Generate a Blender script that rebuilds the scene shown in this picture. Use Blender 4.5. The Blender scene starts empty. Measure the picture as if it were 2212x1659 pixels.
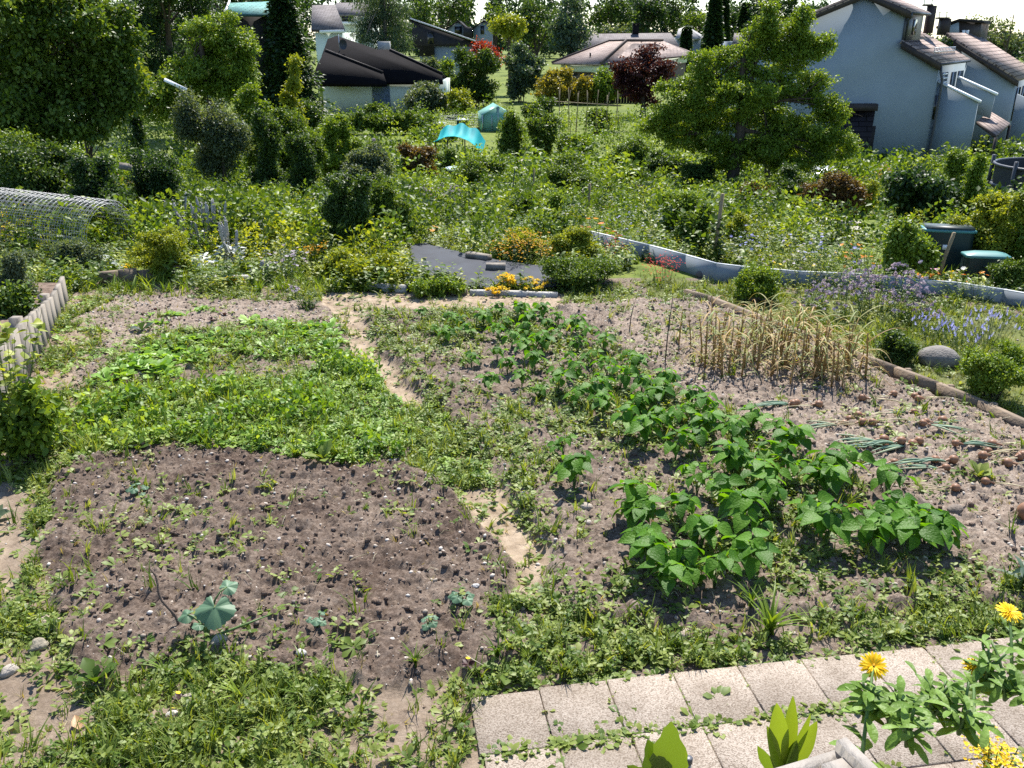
import bpy, math
import numpy as np
from mathutils import Vector

SC = bpy.context.scene
COL = SC.collection
R = math.radians
rng = np.random.default_rng(11)

# ------------------------------------------------------------------ camera, sky, sun, exposure
PITCH = R(21.6)
FPX, CX, CY = 1905.0, 1106.0, 829.5          # focal length and centre measured on a 2212 px wide view of the photo
EYE = np.array([0.0, 0.0, 3.0])
cam_data = bpy.data.cameras.new("camera")
cam = bpy.data.objects.new("camera", cam_data)
COL.objects.link(cam)
cam.location = EYE
cam.rotation_euler = (R(90) - PITCH, 0, 0)
cam_data.sensor_width = 36
cam_data.lens = 36 * FPX / 2212
cam_data.clip_start = 0.05
cam_data.clip_end = 5000
SC.camera = cam

SUN_AZ, SUN_EL = R(12), R(55)                # azimuth clockwise from +Y: ahead of the camera, a little to its right
world = bpy.data.worlds.new("World")
SC.world = world
world.use_nodes = True
wn = world.node_tree.nodes
wl = world.node_tree.links
sky = wn.new("ShaderNodeTexSky")
sky.sky_type = 'NISHITA'
sky.sun_disc = False
sky.sun_elevation = SUN_EL
sky.sun_rotation = SUN_AZ
sky.dust_density = 0.3
sky.ozone_density = 3.0
sky.altitude = 400
wn["Background"].inputs[1].default_value = 0.11
wl.new(sky.outputs[0], wn["Background"].inputs[0])

sun_data = bpy.data.lights.new("sun", 'SUN')
sun_data.energy = 5.0
sun_data.angle = R(0.5)
sun_data.color = (1.0, 0.95, 0.87)
sun = bpy.data.objects.new("sun", sun_data)
COL.objects.link(sun)
sd = Vector((math.sin(SUN_AZ) * math.cos(SUN_EL), math.cos(SUN_AZ) * math.cos(SUN_EL), math.sin(SUN_EL)))
sun.rotation_euler = sd.to_track_quat('Z', 'Y').to_euler()

SC.view_settings.view_transform = 'Standard'
SC.view_settings.look = 'None'
SC.view_settings.gamma = 1
SC.view_settings.exposure = 1.15
SC.cycles.max_bounces = 6
SC.cycles.diffuse_bounces = 3
SC.cycles.glossy_bounces = 2
SC.cycles.transmission_bounces = 4
SC.cycles.transparent_max_bounces = 8
SC.cycles.use_denoising = False

# ------------------------------------------------------------------ numbers: terrain, pixel rays, noise
FW = np.array([0, math.cos(PITCH), -math.sin(PITCH)])
UP = np.array([0, math.sin(PITCH), math.cos(PITCH)])
RT = np.array([1.0, 0, 0])


def H(x, y):
    """height of the land: a level plot, then a slope down to the flat where the houses stand"""
    x = np.asarray(x, float); y = np.asarray(y, float)
    t = np.clip((y - 10.6) / 31.0, 0, 1)
    e = np.where(t < .12, t * t / .24, np.where(t > .88, .88 - (1 - t) ** 2 / .24, t - .06))
    return -3.3 * e / .88


def ray(px, py):
    return FW * FPX + RT * (px - CX) + UP * (CY - py)


def W(px, py, z=None):
    """the point of the land (or of the level z) seen at a pixel of the 2212 px view"""
    d = ray(px, py)
    if z is not None:
        return EYE + d * ((z - EYE[2]) / d[2])
    lo, hi = 0.0, 2500.0
    d = d / d[1]
    for t in np.concatenate([np.arange(2.4, 60, .1), np.arange(60, 900, 1.0)]):
        p = EYE + d * t
        if p[2] <= H(p[0], p[1]):
            return np.array([p[0], p[1], float(H(p[0], p[1]))])
    return EYE + d * 400


def P(px, py, dist):
    """the point at forward distance dist on a pixel's ray"""
    d = ray(px, py)
    return EYE + d * (dist / d[1])


def mpp(dist, z=0.0):
    """metres per 2212-view pixel at forward distance dist and height z"""
    return (dist * math.cos(PITCH) + (EYE[2] - z) * math.sin(PITCH)) / FPX


def project(p):
    v = np.asarray(p, float) - EYE
    z = v @ FW
    z = np.where(z < .01, .01, z)
    return CX + FPX * (v @ RT) / z, CY - FPX * (v @ UP) / z


def _hash(ix, iy, s):
    h = (ix.astype(np.int64) * 374761393 + iy.astype(np.int64) * 668265263 + s * 974711) & 0x7fffffff
    h = ((h ^ (h >> 13)) * 1274126177) & 0x7fffffff
    return ((h ^ (h >> 16)) & 0xffff) / 65535.0


def vn(x, y, s=0):
    xi = np.floor(x); yi = np.floor(y)
    u = x - xi; v = y - yi
    u = u * u * (3 - 2 * u); v = v * v * (3 - 2 * v)
    a = _hash(xi, yi, s); b = _hash(xi + 1, yi, s); c = _hash(xi, yi + 1, s); d = _hash(xi + 1, yi + 1, s)
    return (a * (1 - u) + b * u) * (1 - v) + (c * (1 - u) + d * u) * v


def fbm(x, y, s=0, o=4):
    r = 0; a = .5
    for k in range(o):
        r = r + a * vn(x * 2 ** k, y * 2 ** k, s + k * 7); a *= .5
    return r


def inpoly(px, py, poly):
    inside = np.zeros(np.shape(px), bool)
    n = len(poly)
    for i in range(n):
        x1, y1 = poly[i]; x2, y2 = poly[(i + 1) % n]
        if y1 == y2:
            continue
        c = ((y1 > py) != (y2 > py)) & (px < (x2 - x1) * (py - y1) / (y2 - y1) + x1)
        inside ^= c
    return inside


def unit(v):
    return v / np.maximum(np.linalg.norm(v, axis=-1, keepdims=True), 1e-9)


def frames(axis, nrm):
    X = unit(axis)
    Y = unit(np.cross(nrm, X))
    Z = np.cross(X, Y)
    return np.stack([X, Y, Z], axis=-1)


def rotz(a):
    a = np.atleast_1d(a)
    m = np.zeros((len(a), 3, 3)); c, s = np.cos(a), np.sin(a)
    m[:, 0, 0] = c; m[:, 0, 1] = -s; m[:, 1, 0] = s; m[:, 1, 1] = c; m[:, 2, 2] = 1
    return m


def tilted(n, tilt, r=None):
    """n random turns about z, leaning by up to tilt"""
    r = r or rng
    z = np.stack([r.normal(0, tilt, n), r.normal(0, tilt, n), np.ones(n)], -1)
    a = r.uniform(0, 2 * np.pi, n)
    x = np.stack([np.cos(a), np.sin(a), np.zeros(n)], -1)
    x = x - unit(z) * np.sum(x * unit(z), -1, keepdims=True)
    return frames(x, z)


# ------------------------------------------------------------------ meshes
class MB:
    def __init__(s):
        s.v = []; s.l = []; s.t = []; s.r = []; s.n = 0

    def add(s, verts, faces, rnd=0.5):
        verts = np.asarray(verts, float).reshape(-1, 3)
        s.v.append(verts)
        s.l.append(np.concatenate([np.asarray(f) for f in faces]) + s.n)
        s.t.append(np.array([len(f) for f in faces]))
        s.r.append(np.broadcast_to(np.asarray(rnd, float), (len(verts),)))
        s.n += len(verts)
        return s

    def inst(s, tpl, pos, M, sc, rnd=None):
        T, F = tpl
        pos = np.asarray(pos, float); n = len(pos)
        if n == 0:
            return s
        sc = np.asarray(sc, float)
        if sc.ndim == 0:
            sc = np.full((n, 3), sc)
        elif sc.ndim == 1:
            sc = np.repeat(sc[:, None], 3, 1)
        loc = T[None] * sc[:, None, :]
        v = pos[:, None, :] + np.einsum('nij,nkj->nki', M, loc)
        k = len(T)
        L = np.concatenate([np.asarray(f) for f in F]); N = np.array([len(f) for f in F])
        s.v.append(v.reshape(-1, 3))
        s.l.append((L[None, :] + (np.arange(n) * k)[:, None]).ravel() + s.n)
        s.t.append(np.tile(N, n))
        if rnd is None:
            rnd = rng.random(n)
        s.r.append(np.repeat(np.clip(rnd, 0, 1), k))
        s.n += n * k
        return s

    def box(s, c, d, M=None, rnd=.5):
        c = np.asarray(c, float); d = np.asarray(d, float) / 2
        q = np.array([[x, y, z] for x in (-1, 1) for y in (-1, 1) for z in (-1, 1)]) * d
        if M is not None:
            q = q @ np.asarray(M).T
        return s.add(q + c, [(0, 1, 3, 2), (4, 6, 7, 5), (0, 4, 5, 1), (2, 3, 7, 6), (0, 2, 6, 4), (1, 5, 7, 3)], rnd)

    def prism(s, poly, vec, rnd=.5):
        a = np.asarray(poly, float); n = len(a); b = a + np.asarray(vec, float)
        f = [tuple(range(n)), tuple(range(2 * n - 1, n - 1, -1))]
        f += [(i, i + n, (i + 1) % n + n, (i + 1) % n) for i in range(n)]
        return s.add(np.vstack([a, b]), f, rnd)

    def tube(s, pts, rad, k=6, rnd=.5, cap=True):
        pts = np.asarray(pts, float); n = len(pts)
        rad = np.broadcast_to(np.asarray(rad, float), (n,))
        t = unit(np.gradient(pts, axis=0))
        ref = np.array([0, 0, 1.0]) if abs(t[0][2]) < .9 else np.array([1.0, 0, 0])
        a = np.cross(t, ref); a = unit(a); b = np.cross(t, a)
        an = np.arange(k) * 2 * np.pi / k
        ring = pts[:, None] + rad[:, None, None] * (np.cos(an)[None, :, None] * a[:, None] + np.sin(an)[None, :, None] * b[:, None])
        f = []
        for i in range(n - 1):
            for j in range(k):
                j2 = (j + 1) % k
                f.append((i * k + j, (i + 1) * k + j, (i + 1) * k + j2, i * k + j2))
        if cap:
            f.append(tuple(range(k))); f.append(tuple((n - 1) * k + j for j in reversed(range(k))))
        return s.add(ring.reshape(-1, 3), f, rnd)

    def build(s, name, mat, parent=None, world=False, smooth=False):
        me = bpy.data.meshes.new(name)
        if s.n:
            v = np.concatenate(s.v)
            if world and parent is not None:
                v = v - np.array(parent.location)
            l = np.concatenate(s.l).astype(np.int32); t = np.concatenate(s.t).astype(np.int32)
            me.vertices.add(len(v)); me.vertices.foreach_set('co', v.astype(np.float32).ravel())
            me.loops.add(len(l)); me.loops.foreach_set('vertex_index', l)
            me.polygons.add(len(t))
            st = np.zeros(len(t), np.int32); st[1:] = np.cumsum(t)[:-1]
            me.polygons.foreach_set('loop_start', st); me.polygons.foreach_set('loop_total', t)
            if smooth:
                me.polygons.foreach_set('use_smooth', np.ones(len(t), bool))
            at = me.attributes.new('rnd', 'FLOAT', 'POINT')
            at.data.foreach_set('value', np.concatenate(s.r).astype(np.float32))
            me.update(calc_edges=True)
            me.validate()
        me.materials.append(mat)
        o = bpy.data.objects.new(name, me)
        COL.objects.link(o)
        if parent is not None:
            o.parent = parent
        return o


def tag(o, label=None, cat=None, group=None, kind=None):
    if label: o['label'] = label
    if cat: o['category'] = cat
    if group: o['group'] = group
    if kind: o['kind'] = kind
    return o


def thing(name, label, cat, loc=(0, 0, 0), rot=0.0, group=None):
    o = bpy.data.objects.new(name, None)
    o.empty_display_size = .1
    COL.objects.link(o)
    o.location = loc; o.rotation_euler = (0, 0, rot)
    return tag(o, label, cat, group)


def dup(root, loc, rot, label, scale=1.0, group=None):
    r = root.copy(); COL.objects.link(r)
    r.location = loc; r.rotation_euler = (0, 0, rot); r.scale = (scale,) * 3
    r['label'] = label
    if group: r['group'] = group
    for c in root.children:
        d = c.copy(); COL.objects.link(d); d.parent = r
        for g in c.children:
            e = g.copy(); COL.objects.link(e); e.parent = d
    return r


# ------------------------------------------------------------------ materials
MATS = {}


def node_mat(name):
    m = bpy.data.materials.new(name); m.use_nodes = True
    nt = m.node_tree
    return m, nt.nodes, nt.links, nt.nodes["Principled BSDF"]


def ramp(n, cols, pos=None):
    r = n.new("ShaderNodeValToRGB")
    e = r.color_ramp.elements
    pos = pos or [i / (len(cols) - 1) for i in range(len(cols))]
    while len(e) < len(cols):
        e.new(.5)
    for i, c in enumerate(cols):
        e[i].position = pos[i]; e[i].color = (*c, 1)
    return r


def leafmat(name, cols, trans=.4, rough=.48, tint=(1.6, 1.4, .4), spec=.3):
    if name in MATS:
        return MATS[name]
    m, n, l, b = node_mat(name)
    a = n.new("ShaderNodeAttribute"); a.attribute_name = 'rnd'
    r = ramp(n, cols); l.new(a.outputs['Fac'], r.inputs[0])
    l.new(r.outputs[0], b.inputs['Base Color'])
    b.inputs['Roughness'].default_value = rough
    b.inputs['Specular IOR Level'].default_value = spec
    t = n.new("ShaderNodeBsdfTranslucent")
    x = n.new("ShaderNodeMix"); x.data_type = 'RGBA'; x.blend_type = 'MULTIPLY'
    x.inputs[0].default_value = 1
    l.new(r.outputs[0], x.inputs[6]); x.inputs[7].default_value = (*tint, 1)
    l.new(x.outputs[2], t.inputs[0])
    s = n.new("ShaderNodeMixShader"); s.inputs[0].default_value = trans
    l.new(b.outputs[0], s.inputs[1]); l.new(t.outputs[0], s.inputs[2])
    l.new(s.outputs[0], n["Material Output"].inputs[0])
    MATS[name] = m
    return m


def plain(name, col, rough=.6, var=.15, scale=6.0, bump=0.0, metal=0.0, spec=.4, bscale=None, stretch=None, col2=None):
    """a solid surface with blotchy wear and an optional fine bump"""
    if name in MATS:
        return MATS[name]
    m, n, l, b = node_mat(name)
    tc = n.new("ShaderNodeTexCoord"); mp = n.new("ShaderNodeMapping")
    l.new(tc.outputs['Object'], mp.inputs[0])
    if stretch: mp.inputs['Scale'].default_value = stretch
    t = n.new("ShaderNodeTexNoise"); t.inputs['Scale'].default_value = scale; t.inputs['Detail'].default_value = 6
    l.new(mp.outputs[0], t.inputs[0])
    c2 = col2 or tuple(c * (1 - var) for c in col)
    c3 = tuple(min(1, c * (1 + var)) for c in col)
    r = ramp(n, [c2, col, c3], [.3, .5, .72]); l.new(t.outputs[0], r.inputs[0])
    l.new(r.outputs[0], b.inputs['Base Color'])
    b.inputs['Roughness'].default_value = rough; b.inputs['Metallic'].default_value = metal
    b.inputs['Specular IOR Level'].default_value = spec
    if bump:
        t2 = n.new("ShaderNodeTexNoise"); t2.inputs['Scale'].default_value = bscale or scale * 8; t2.inputs['Detail'].default_value = 5
        l.new(mp.outputs[0], t2.inputs[0])
        bp = n.new("ShaderNodeBump"); bp.inputs['Strength'].default_value = bump; bp.inputs['Distance'].default_value = .02
        l.new(t2.outputs[0], bp.inputs['Height']); l.new(bp.outputs[0], b.inputs['Normal'])
    MATS[name] = m
    return m


def tilemat(name, col, axis_scale, rough=.75, wave=.5):
    """roof tiles: courses from a saw wave, bumped, with per-tile tone"""
    if name in MATS:
        return MATS[name]
    m, n, l, b = node_mat(name)
    tc = n.new("ShaderNodeTexCoord"); mp = n.new("ShaderNodeMapping")
    l.new(tc.outputs['UV'], mp.inputs[0])
    br = n.new("ShaderNodeTexBrick"); br.inputs['Scale'].default_value = axis_scale
    br.inputs['Color1'].default_value = (*[c * .82 for c in col], 1); br.inputs['Color2'].default_value = (*[min(1, c * 1.15) for c in col], 1)
    br.inputs['Mortar'].default_value = (*[c * .3 for c in col], 1)
    br.inputs['Mortar Size'].default_value = .035; br.inputs['Brick Width'].default_value = .9; br.inputs['Row Height'].default_value = .36
    l.new(mp.outputs[0], br.inputs[0])
    t = n.new("ShaderNodeTexNoise"); t.inputs['Scale'].default_value = 1.3; t.inputs['Detail'].default_value = 5
    l.new(mp.outputs[0], t.inputs[0])
    x = n.new("ShaderNodeMix"); x.data_type = 'RGBA'; x.blend_type = 'MULTIPLY'; x.inputs[0].default_value = .6
    r = ramp(n, [(.55, .5, .5), (1.1, 1.1, 1.1)], [.3, .7]); l.new(t.outputs[0], r.inputs[0])
    l.new(br.outputs[0], x.inputs[6]); l.new(r.outputs[0], x.inputs[7])
    l.new(x.outputs[2], b.inputs['Base Color']); b.inputs['Specular IOR Level'].default_value = .12
    bp = n.new("ShaderNodeBump"); bp.inputs['Strength'].default_value = .7; bp.inputs['Distance'].default_value = .03; bp.invert = True
    l.new(br.outputs['Fac'], bp.inputs['Height']); l.new(bp.outputs[0], b.inputs['Normal'])
    b.inputs['Roughness'].default_value = rough
    MATS[name] = m
    return m


def planar_uv(o, u, v):
    """UVs in metres along two directions, so that tile courses follow the eaves"""
    me = o.data
    uv = me.uv_layers.new(name='UVMap')
    n = len(me.loops)
    idx = np.zeros(n, np.int32); me.loops.foreach_get('vertex_index', idx)
    co = np.zeros(len(me.vertices) * 3, np.float32); me.vertices.foreach_get('co', co); co = co.reshape(-1, 3)
    c = co[idx]
    uv.data.foreach_set('uv', np.stack([c @ unit(np.asarray(u, float)), c @ unit(np.asarray(v, float))], -1).astype(np.float32).ravel())


G = dict
PAL = {
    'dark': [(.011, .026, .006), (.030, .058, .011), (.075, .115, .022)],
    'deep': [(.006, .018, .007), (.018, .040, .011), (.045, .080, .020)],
    'mid': [(.024, .052, .007), (.068, .118, .016), (.14, .20, .032)],
    'fresh': [(.045, .095, .008), (.11, .175, .018), (.20, .27, .035)],
    'yellow': [(.085, .12, .010), (.17, .21, .020), (.29, .32, .04)],
    'olive': [(.13, .13, .018), (.22, .20, .03), (.33, .29, .05)],
    'grey': [(.05, .085, .045), (.095, .135, .075), (.17, .21, .13)],
    'blue': [(.03, .06, .04), (.06, .105, .065), (.11, .165, .10)],
    'purple': [(.022, .008, .012), (.05, .015, .020), (.10, .032, .032)],
    'red': [(.12, .012, .01), (.25, .03, .02), (.38, .07, .04)],
    'rust': [(.06, .035, .016), (.11, .07, .028), (.15, .14, .04)],
    'silver': [(.30, .33, .30), (.46, .49, .45), (.62, .64, .60)],
    'bean': [(.035, .10, .006), (.062, .155, .010), (.10, .21, .018)],
    'straw': [(.20, .11, .04), (.36, .24, .09), (.44, .34, .15), (.17, .22, .06)],
    'ochre': [(.32, .17, .015), (.5, .28, .02), (.55, .36, .04)],
    'onion': [(.13, .22, .15), (.22, .32, .22), (.40, .44, .28)],
    'weed': [(.06, .115, .014), (.15, .21, .036), (.27, .32, .09)],
    'clover': [(.07, .155, .014), (.155, .27, .028), (.30, .41, .08)],
    'turf': [(.085, .115, .03), (.13, .16, .05), (.24, .24, .11)],
    'drygrass': [(.22, .18, .09), (.34, .29, .16), (.42, .37, .24)],
}


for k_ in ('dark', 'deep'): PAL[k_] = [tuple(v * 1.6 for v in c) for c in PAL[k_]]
for k_ in ('mid', 'fresh', 'yellow', 'bean'): PAL[k_] = [tuple(v * 1.2 for v in c) for c in PAL[k_]]


def LM(k, **kw):
    return leafmat('leaf_' + k, PAL[k], **kw)


BARK = plain('bark', (.06, .045, .032), .9, .4, 9, .8, stretch=(1, 1, .3))
BARKG = plain('bark_grey', (.13, .11, .09), .9, .4, 9, .8, stretch=(1, 1, .3))
STEM = plain('green_stem', (.07, .13, .03), .6, .3, 8)
DRYSTEM = plain('dry_stem', (.20, .15, .08), .8, .3, 8)
# ------------------------------------------------------------------ leaf shapes (base at the origin, tip along +x)
def leaf_tpl(xs, ws, fold=.25, droop=.15, curl=0.0):
    """a leaf with a midrib: half-widths ws at stations xs"""
    v = []; f = []
    n = len(xs)
    for x, w in zip(xs, ws):
        z = -droop * x * x
        v += [(x, 0, z), (x, w, z + fold * w - curl * w * w), (x, -w, z + fold * w - curl * w * w)]
    for i in range(n - 1):
        a, b = 3 * i, 3 * i + 3
        f += [(a, b, b + 1, a + 1), (a, a + 2, b + 2, b)]
    return np.array(v), f


T2 = (np.array([(0, 0, 0), (.45, .3, .1), (1, 0, -.06), (.45, -.3, .1)]), [(0, 2, 1), (0, 3, 2)])
NARROW = (np.array([(0, 0, 0), (.45, .13, .04), (1, 0, -.1), (.45, -.13, .04)]), [(0, 2, 1), (0, 3, 2)])
OVAL = leaf_tpl([0, .3, .7, 1], [.02, .27, .24, .01], .2, .2)
SPOON = leaf_tpl([0, .4, .75, 1], [.05, .14, .27, .04], .2, .25)
LANCE = leaf_tpl([0, .3, .7, 1], [.03, .12, .09, .005], .3, .4)
HEART = leaf_tpl([-.10, .04, .22, .45, .72, 1.0], [.10, .34, .43, .36, .19, .01], .22, .22)
BEANL = leaf_tpl([0, .10, .3, .52, .78, 1.0], [.06, .30, .40, .34, .17, .005], .3, .3)


def blade_tpl(bend=.5, w=.03, n=4):
    """a grass blade: stands along +z, arching towards +x"""
    v = []; f = []
    for i in range(n + 1):
        t = i / n
        a = bend * t * t
        ww = w * (1 - t ** 1.6) + .002
        v += [(a, -ww, t * (1 - .35 * bend * t)), (a, ww, t * (1 - .35 * bend * t))]
    for i in range(n):
        f.append((2 * i, 2 * i + 2, 2 * i + 3, 2 * i + 1))
    return np.array(v), f


def merge_tpl(items):
    v = []; f = []; n = 0
    for T, F in items:
        v.append(T); f += [tuple(i + n for i in q) for q in F]; n += len(T)
    return np.vstack(v), f


def xf(tpl, M, s=1.0, t=(0, 0, 0)):
    return (tpl[0] * s) @ np.asarray(M).T + np.asarray(t), tpl[1]


def rosette_tpl(leaf, n, tilt=(.1, .6), size=(.6, 1.0), r=rng, radius=.05, lift=0.0):
    out = []
    for i in range(n):
        a = 2 * math.pi * (i + r.uniform(-.3, .3)) / n
        e = r.uniform(*tilt)
        ax = np.array([math.cos(a) * math.cos(e), math.sin(a) * math.cos(e), math.sin(e)])
        nr = np.array([-math.cos(a) * math.sin(e), -math.sin(a) * math.sin(e), math.cos(e)]) + r.normal(0, .2, 3)
        out.append(xf(leaf, frames(ax[None], nr[None])[0], r.uniform(*size), ax * radius + np.array([0, 0, lift * r.random()])))
    return merge_tpl(out)


def tuft_tpl(n, spread=.25, w=.035, r=rng, bend=(.2, .9)):
    out = []
    for i in range(n):
        a = r.uniform(0, 2 * math.pi); s = r.uniform(.5, 1)
        b = xf(blade_tpl(r.uniform(*bend), w), rotz(a)[0], s, (r.normal(0, spread * .3), r.normal(0, spread * .3), -.02))
        out.append(b)
    return merge_tpl(out)


def stalk_tpl(n, h, leaf, ls, r=rng):
    """a small upright weed: leaves round a stem of height h (the stem itself too thin to matter)"""
    out = []
    for i in range(n):
        z = h * (i + .6) / n; a = i * 2.4 + r.uniform(-.5, .5); e = r.uniform(-.1, .6)
        ax = np.array([math.cos(a) * math.cos(e), math.sin(a) * math.cos(e), math.sin(e)])
        nr = np.array([0, 0, 1.0]) + r.normal(0, .35, 3)
        out.append(xf(leaf, frames(ax[None], nr[None])[0], ls * r.uniform(.6, 1) * (1.1 - .5 * i / n), (ax[0] * .01, ax[1] * .01, z)))
    st = np.array([(-.006, 0, -.02), (.006, 0, -.02), (.004, 0, h), (-.004, 0, h)])
    out.append((st, [(0, 1, 2, 3)]))
    return merge_tpl(out)


# ------------------------------------------------------------------ foliage clouds
def clusters(lobes, n, r, shell=.55, flat=.0):
    """cluster centres in a union of ellipsoids (x,y,z,rx,ry,rz), most of them towards the outside"""
    L = np.asarray(lobes, float)
    p = (L[:, 3] * L[:, 4] * L[:, 5]) ** (2 / 3); p /= p.sum()
    k = r.choice(len(L), n, p=p)
    d = unit(r.normal(0, 1, (n, 3)))
    if flat:
        d[:, 2] = np.where(d[:, 2] < -flat, -flat * r.random(n), d[:, 2])
    rad = shell + (1 - shell) * r.random(n) ** .7
    rad *= 1 + .22 * (r.random(n) - .4)
    far = r.random(n) < .22
    rad = np.where(far, 1 + .38 * r.random(n) ** 1.5, rad)
    c = L[k, :3] + d * rad[:, None] * L[k, 3:]
    return c, unit(d / L[k, 3:]), L[k, :3] - np.array([0, 0, .35]) * L[k, 5:6]


def leaf_cloud(mb, lobes, ncl, per, cr, ls, tpl=T2, r=rng, shell=.5, up=.55, out=.5, droop=.25, zmin=None, wild=.8, flat=0.0):
    c, d, st = clusters(lobes, ncl, r, shell, flat)
    c = c + np.stack([np.zeros(ncl), np.zeros(ncl), .25 * np.linalg.norm(c - st, axis=1) * r.random(ncl)], -1)
    ctone = r.random(ncl)
    k = np.repeat(np.arange(ncl), per)
    n = len(k)
    t = (r.uniform(.3, 1.0, n) ** .7 * 1.12)[:, None]
    bow = np.array([0, 0, 1.0]) * (np.linalg.norm(c - st, axis=1)[k] * .18)[:, None] * t * (1.1 - t)
    p = st[k] + (c - st)[k] * t + bow + r.normal(0, 1, (n, 3)) * cr * (1.2 - .85 * t) * np.array([1, 1, .8])
    o = d[k]
    nrm = unit(np.array([0, 0, up]) + o * out + r.normal(0, wild * .6, (n, 3)))
    ax = unit(r.normal(0, 1, (n, 3)) + o * .7 - np.array([0, 0, droop]))
    keep = np.ones(n, bool) if zmin is None else p[:, 2] > zmin
    rnd = np.clip(.45 * ctone[k] + .5 * r.random(n) + .02, 0, 1)
    s = ls * r.uniform(.65, 1.25, n)
    mb.inst(tpl, p[keep], frames(ax, nrm)[keep], s[keep], rnd[keep])
    return c


def lumpy(w, d, h, n, r, base=.0, squash=.6):
    """lobes for a shrub w wide, d deep, h high, standing at z = base"""
    L = [(0, 0, base + h * .42, w * .33, d * .33, h * .40)]
    for i in range(n + 4):
        a = 2 * math.pi * (i + r.uniform(-.5, .5)) / n
        q = r.uniform(.35, .95); z = r.uniform(.15, .88)
        t = (1 - abs(z - .4) * squash)
        L.append((math.cos(a) * w * .3 * q * 1.3 * t, math.sin(a) * d * .3 * q * 1.3 * t, base + h * z, w * r.uniform(.10, .22), d * r.uniform(.10, .22), h * r.uniform(.09, .20)))
    return L


def sprays(L, m, r, flat=.55, size=(.24, .44), core=True):
    """break a smooth crown into many flat sprays of twigs round its lobes, with gaps between them"""
    out = []
    for (x, y, z, a, b, c) in L:
        if core: out.append((x, y, z - .1 * c, a * .55, b * .55, c * .5))
        for _ in range(m):
            d = unit(r.normal(0, 1, 3)); d[2] = abs(d[2]) * (1 if r.random() < .68 else -.75)
            q = r.uniform(.6, 1.02); s = r.uniform(*size)
            out.append((x + d[0] * a * q, y + d[1] * b * q, z + d[2] * c * q, a * s * 1.25, b * s * 1.25, c * s * flat))
    return out




def lobes_for(shape, w, d, h, r):
    if shape == 'ball':
        return [(0, 0, h * .5, w * .46, d * .46, h * .47)] + [(r.normal(0, w * .2), r.normal(0, d * .2), h * r.uniform(.3, .75), w * .22, d * .22, h * .2) for _ in range(5)]
    if shape == 'col':
        L = []
        for i in range(7):
            t = (i + .5) / 7
            q = (.9 - .55 * t) if t > .3 else .75
            L.append((r.normal(0, w * .06), r.normal(0, d * .06), h * t, w * .42 * q + .02, d * .42 * q + .02, h * .11))
        return L
    if shape == 'wide':
        L = []
        m = max(4, int(w / max(h, .2) * 3))
        for i in range(m):
            L.append((w * ((i + .5) / m - .5) * .85, r.normal(0, d * .15), h * r.uniform(.32, .52), w * .9 / m, d * .38, h * r.uniform(.3, .46)))
        return L
    if shape == 'loose':
        L = []
        for i in range(9):
            a = r.uniform(0, 6.28); q = r.random() ** .6
            L.append((math.cos(a) * w * .36 * q, math.sin(a) * d * .36 * q, h * (.2 + .68 * r.random() * (1 - .35 * q)), w * r.uniform(.12, .2), d * r.uniform(.12, .2), h * r.uniform(.1, .2)))
        return L
    return lumpy(w, d, h, 8, r)


def limb_tubes(mb, base, top_z, tr, cl, r, nlimb=7, k=6):
    """a tapering trunk that forks into limbs reaching for the leaf clusters cl"""
    base = np.asarray(base, float)
    n = 6
    z = np.linspace(0, 1, n)
    wob = np.cumsum(r.normal(0, tr * .35, (n, 2)), axis=0); wob[0] = 0
    trunk = np.stack([base[0] + wob[:, 0], base[1] + wob[:, 1], base[2] + z * (top_z - base[2])], -1)
    mb.tube(trunk, tr * (1.15 - .75 * z) * np.where(z == 0, 1.35, 1), max(7, k))
    if len(cl) == 0:
        return
    pick = cl[r.choice(len(cl), min(nlimb, len(cl)), replace=False)]
    for e in pick:
        t = r.uniform(.35, 1.0)
        i = min(n - 2, int(t * (n - 1)))
        s = trunk[i] + (trunk[i + 1] - trunk[i]) * (t * (n - 1) - i)
        m = s * .5 + e * .5 + np.array([r.normal(0, .1), r.normal(0, .1), abs(e - s).max() * .12])
        q = np.linspace(0, 1, 6)[:, None]
        path = (1 - q) ** 2 * s + 2 * q * (1 - q) * m + q ** 2 * e
        rr = tr * (1.1 - .7 * t) * .55
        mb.tube(path, rr * (1 - .85 * q[:, 0]), k, cap=False)
        for _ in range(3):
            u = r.uniform(.4, .9); a = path[int(u * 5)]
            b = e + r.normal(0, .25, 3) * np.linalg.norm(e - s) * .6
            mb.tube([a, a * .5 + b * .5 + [0, 0, .05], b], [rr * .35, rr * .25, rr * .06], 4, cap=False)


def shrub(name, label, cat, loc, w, h, pal, ls=.06, k=5.0, shape='lumpy', d=None, group=None, tpl=T2, stems=5, seed=0, cap=26000, **kw):
    """a bush standing at loc: > foliage, stem"""
    r = np.random.default_rng(1000 + seed)
    d = d or w
    root = thing(name, label, cat, loc, 0, group)
    L = lobes_for(shape, w, d, h, r)
    if shape != 'loose': L = sprays(L, 3 if shape != 'ball' else 5, r, .7)
    area = 2.2 * (w * h + d * h) / 2 + w * d
    n = int(min(cap, k * area / (.33 * ls * ls)))
    per = 14
    mb = MB()
    cr = min(max(ls * 1.5, .035 * (w + h)), .11 * (w + h))
    a = dict(shell=.45, zmin=-.02)
    a.update(kw)
    c = leaf_cloud(mb, L, max(8, n // per), per, cr, ls, tpl, r, **a)
    mb.build('foliage', LM(pal), root)
    sb = MB()
    for i in range(stems):
        e = c[r.integers(len(c))]
        b = np.array([r.normal(0, w * .05), r.normal(0, d * .05), -.05])
        m = b * .6 + e * .4 + [0, 0, e[2] * .2]
        sb.tube([b, m, e], [max(.008, w * .012), max(.006, w * .009), .003], 5, cap=False)
    sb.build('stem', BARK, root)
    return root


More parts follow.
